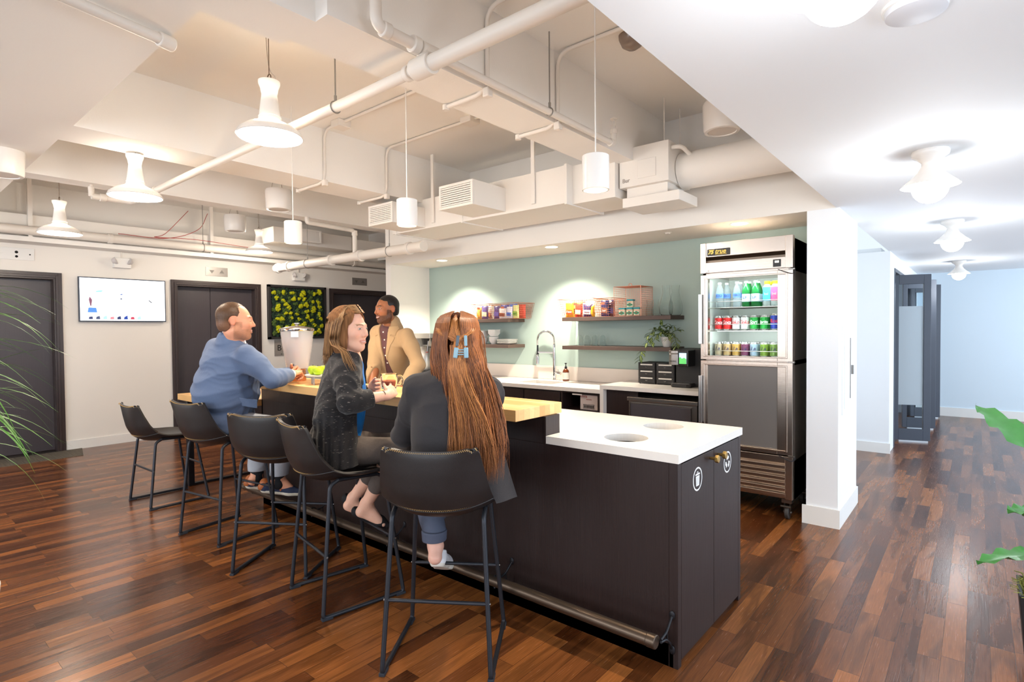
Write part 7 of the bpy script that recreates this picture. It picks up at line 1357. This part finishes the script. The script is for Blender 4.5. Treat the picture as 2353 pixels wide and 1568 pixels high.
# ---------------------------------------------------------------- man standing behind the bar
def person_tan():
    t = thing('person', 'man with short black hair in a tan blazer and maroon shirt standing behind the bar', 'person', (-4.1,3.28,0))
    F = frame(276, 6); N = Vector((-4.0533,3.1576,1.4745)); Pv = Vector((-4.2247,3.2963,0.8483)); hd = (-4.0358,3.0985,1.6334); HF = frame(264, 3)
    r, f, up = [Vector(x) for x in F]
    shR = N+r*.185-up*.075; shL = N-r*.185-up*.075; wrR = Vector((-4.02,2.92,.955)); wrL = Vector((-3.74,3.02,.955)); elR = ik(shR, wrR, .29, .26, (-.5,.3,0)); elL = ik(shL, wrL, .29, .26, (.3,.6,0))
    hipR = Pv+r*.09; hipL = Pv-r*.09; knR = Vector((-4.2,3.27,.5)); knL = Vector((-4.0,3.33,.5)); anR = Vector((-4.2,3.32,.09)); anL = Vector((-3.98,3.4,.09))
    S = Sdf(); torso(S, N, Pv, F, .165, .11, .15, .115, .165); S.cone(N, Vector(hd)-Vector((0,0,.075))-Vector(HF[1])*.01, .058, .055, .025)
    add_arm(S, shR, elR, wrR); add_arm(S, shL, elL, wrL); add_leg(S, hipR, knR, anR, .085, .056, .036); add_leg(S, hipL, knL, anL, .085, .056, .036); add_foot(S, anR, (-4.23,3.14,.03)); add_foot(S, anL, (-4.0,3.2,.03))
    add_head(S, hd, HF, 1.02, jaw=.98, smile=1.6); add_hand(S, wrR, (.1,-1,-.2), (0,0,-1), 1, -1, (.15,.15,.2,.2)); add_hand(S, wrL, (.1,-1,-.2), (0,0,-1), 1, 1, (.15,.15,.2,.2))
    finish(S, 'body', .0037, M_skin, t, head_color(hd, HF, 1.02, (150,94,62), (140,82,68), (30,22,20), beard=.85, beard_c=(34,24,20)))
    H = Sdf(); H.ell(Vector(hd)+(Vector(HF[1])*-.02+Vector(HF[2])*.037)*1.02, (.081,.1,.09), HF, .01); H.ell(Vector(hd)+(Vector(HF[1])*-.05+Vector(HF[2])*-.02)*1.02, (.066,.062,.06), HF, .02)
    HFa = np.array(HF, np.float32); ho = np.array(hd, np.float32)
    def hc(Q, d):
        q = (Q-ho)@HFa.T; x = np.abs(q[:,0]); y = q[:,1]; z = q[:,2]; line = np.where(z > .07, .066-.6*np.clip(x-.035, 0, .05), .03); line = np.where(z < -.0, -.025+.045*(z > -.03)*(x > .05), line)
        d = smax(d, y-line, .003); d = smax(d, -(z+.06), .004); ear = np.sqrt((y+.008)**2+z**2)-.032; d = smax(d, -np.where(x > .05, ear, .05), .003)
        m = np.abs(d) < .02; d[m] += .0012*fbm(Q[m], 500, 1); return d
    H.post.append(hc); HC = np.array(lin((26,22,21))); finish(H, 'hair', .0035, M_hair, t, lambda v: np.clip(HC[None]*(1+.4*fbm(v, 500, 2)[:,None]), 0, 1))
    MB = mat('tan_blazer', (166,136,100), rough=.85, noise=((300.,300.,300.),.05,2), bump=((500.,500.,500.),.2,2), sheen=.1)
    J = Sdf(); torso(J, N, Pv, F, .172, .118, .16, .125, .168, .014); J.ell(Pv-up*.06, (.185,.15,.17), np.array(frame(276)), .06); add_arm(J, shR, elR, wrR, .058, .052, .042, .009, .035); add_arm(J, shL, elL, wrL, .058, .052, .042, .009, .035)
    J.cone(N-f*.03, N+up*.04-f*.03, .078, .066, .02); J.post.append(folds(.0026, 34, 10, 6.)); no = np.array(N, np.float32); rf = np.array(F[0], np.float32); ff = np.array(F[1], np.float32); uf = np.array(F[2], np.float32)
    def openw(z): return np.where(z > -.26, .018+.044*np.clip((z+.26)/.26, 0, 1.3), .018+.10*np.clip(-z-.26, 0, .5))
    base = list(J.post)
    def opening(Q, d):
        q = Q-no; x = q@rf; y = q@ff; z = q@uf; return smax(d, -np.maximum(np.abs(x-.012)-openw(z), .01-y), .005)
    J.post.append(opening); J.post.append(plane_cut(wrR-Vector((0,0,.02)), (0,-1,-.3)) if False else (lambda Q, d: d)); 
    for wr, el in ((wrR, elR), (wrL, elL)):
        n_ = np.array((wr-el).normalized(), np.float32); c = np.array(wr-(wr-el).normalized()*.01, np.float32)
        J.post.append(lambda Q, d, c=c, n_=n_: np.where(np.linalg.norm(Q-c, axis=1) < .1, smax(d, (Q-c)@n_, .003), d))
    jo = finish(J, 'blazer', .005, MB, t)
    L = Sdf(); L.p = [q for q in J.p]; L.post = list(base)          # lapels: a second layer along the opening
    def lap(Q, d):
        q = Q-no; x = q@rf-.012; y = q@ff; z = q@uf; ax = np.abs(x); w = openw(z); wd = .062*np.clip((z+.30)/.22, 0, 1)+.004; d = d-.004
        d = smax(d, ax-(w+wd), .002); d = smax(d, w-.003-ax, .002); d = smax(d, .0-y, .002); d = smax(d, z-.015, .003); d = smax(d, -(z+.29), .003)
        notch = np.maximum(np.abs(z+.068+.35*(ax-.08))-.004, .075-ax); return smax(d, -notch, .001)
    L.post.append(lap); finish(L, 'lapel', .0045, MB, jo)
    MS = mat('maroon_shirt', (84,50,52), rough=.7, noise=((700.,700.,700.),.3,1)); Sh = Sdf(); torso(Sh, N, Pv, F, .168, .114, .154, .118, .16, .005); Sh.cone(N-up*.01, N+up*.06, .074, .063, .015); Sh.post.append(folds(.0022, 44, 14, 5.))
    Sh.post.append(plane_cut(N+up*.07+f*.05, uf*.96-ff*.0)); so = finish(Sh, 'shirt', .0045, MS, t); mbt = mat('shirt_button', (232,226,214), rough=.4)
    for z in (.03,-.035,-.105,-.175,-.245,-.315):
        p = project_on(Sh, N+up*z+r*.012+f*.35, -f, .4); g = G(); put_button(g, p, f, .007); g.obj('button', mbt, so)
    g = G()
    p = project_on(J, N-up*.33+r*(.012+openw(np.array([-.33]))[0]+.012)+f*.35, -f, .4); put_button(g, p, f, .008); g.obj('blazer_button', mat('brown_button', (120,84,56), rough=.4), jo)
    T = Sdf(); T.ell(Pv, (.155,.125,.13), np.array(frame(276)), .05); add_leg(T, hipR, knR, anR, .095, .07, .055, .004); add_leg(T, hipL, knL, anL, .095, .07, .055, .004); T.post.append(plane_cut((0,0,.07), (0,0,-1))); finish(T, 'trousers', .006, mat('dark_trousers', (40,38,40), rough=.85), t)
    bk = mat('black_leather', (24,22,22), rough=.35)
    shoe(t, (-4.19,3.38,.0), (-4.24,3.1,.0), 'shoe', bk, bk); shoe(t, (-3.97,3.46,.0), (-4.02,3.18,.0), 'shoe', bk, bk)
person_blue(); person_cardigan(); person_auburn(); person_tan()
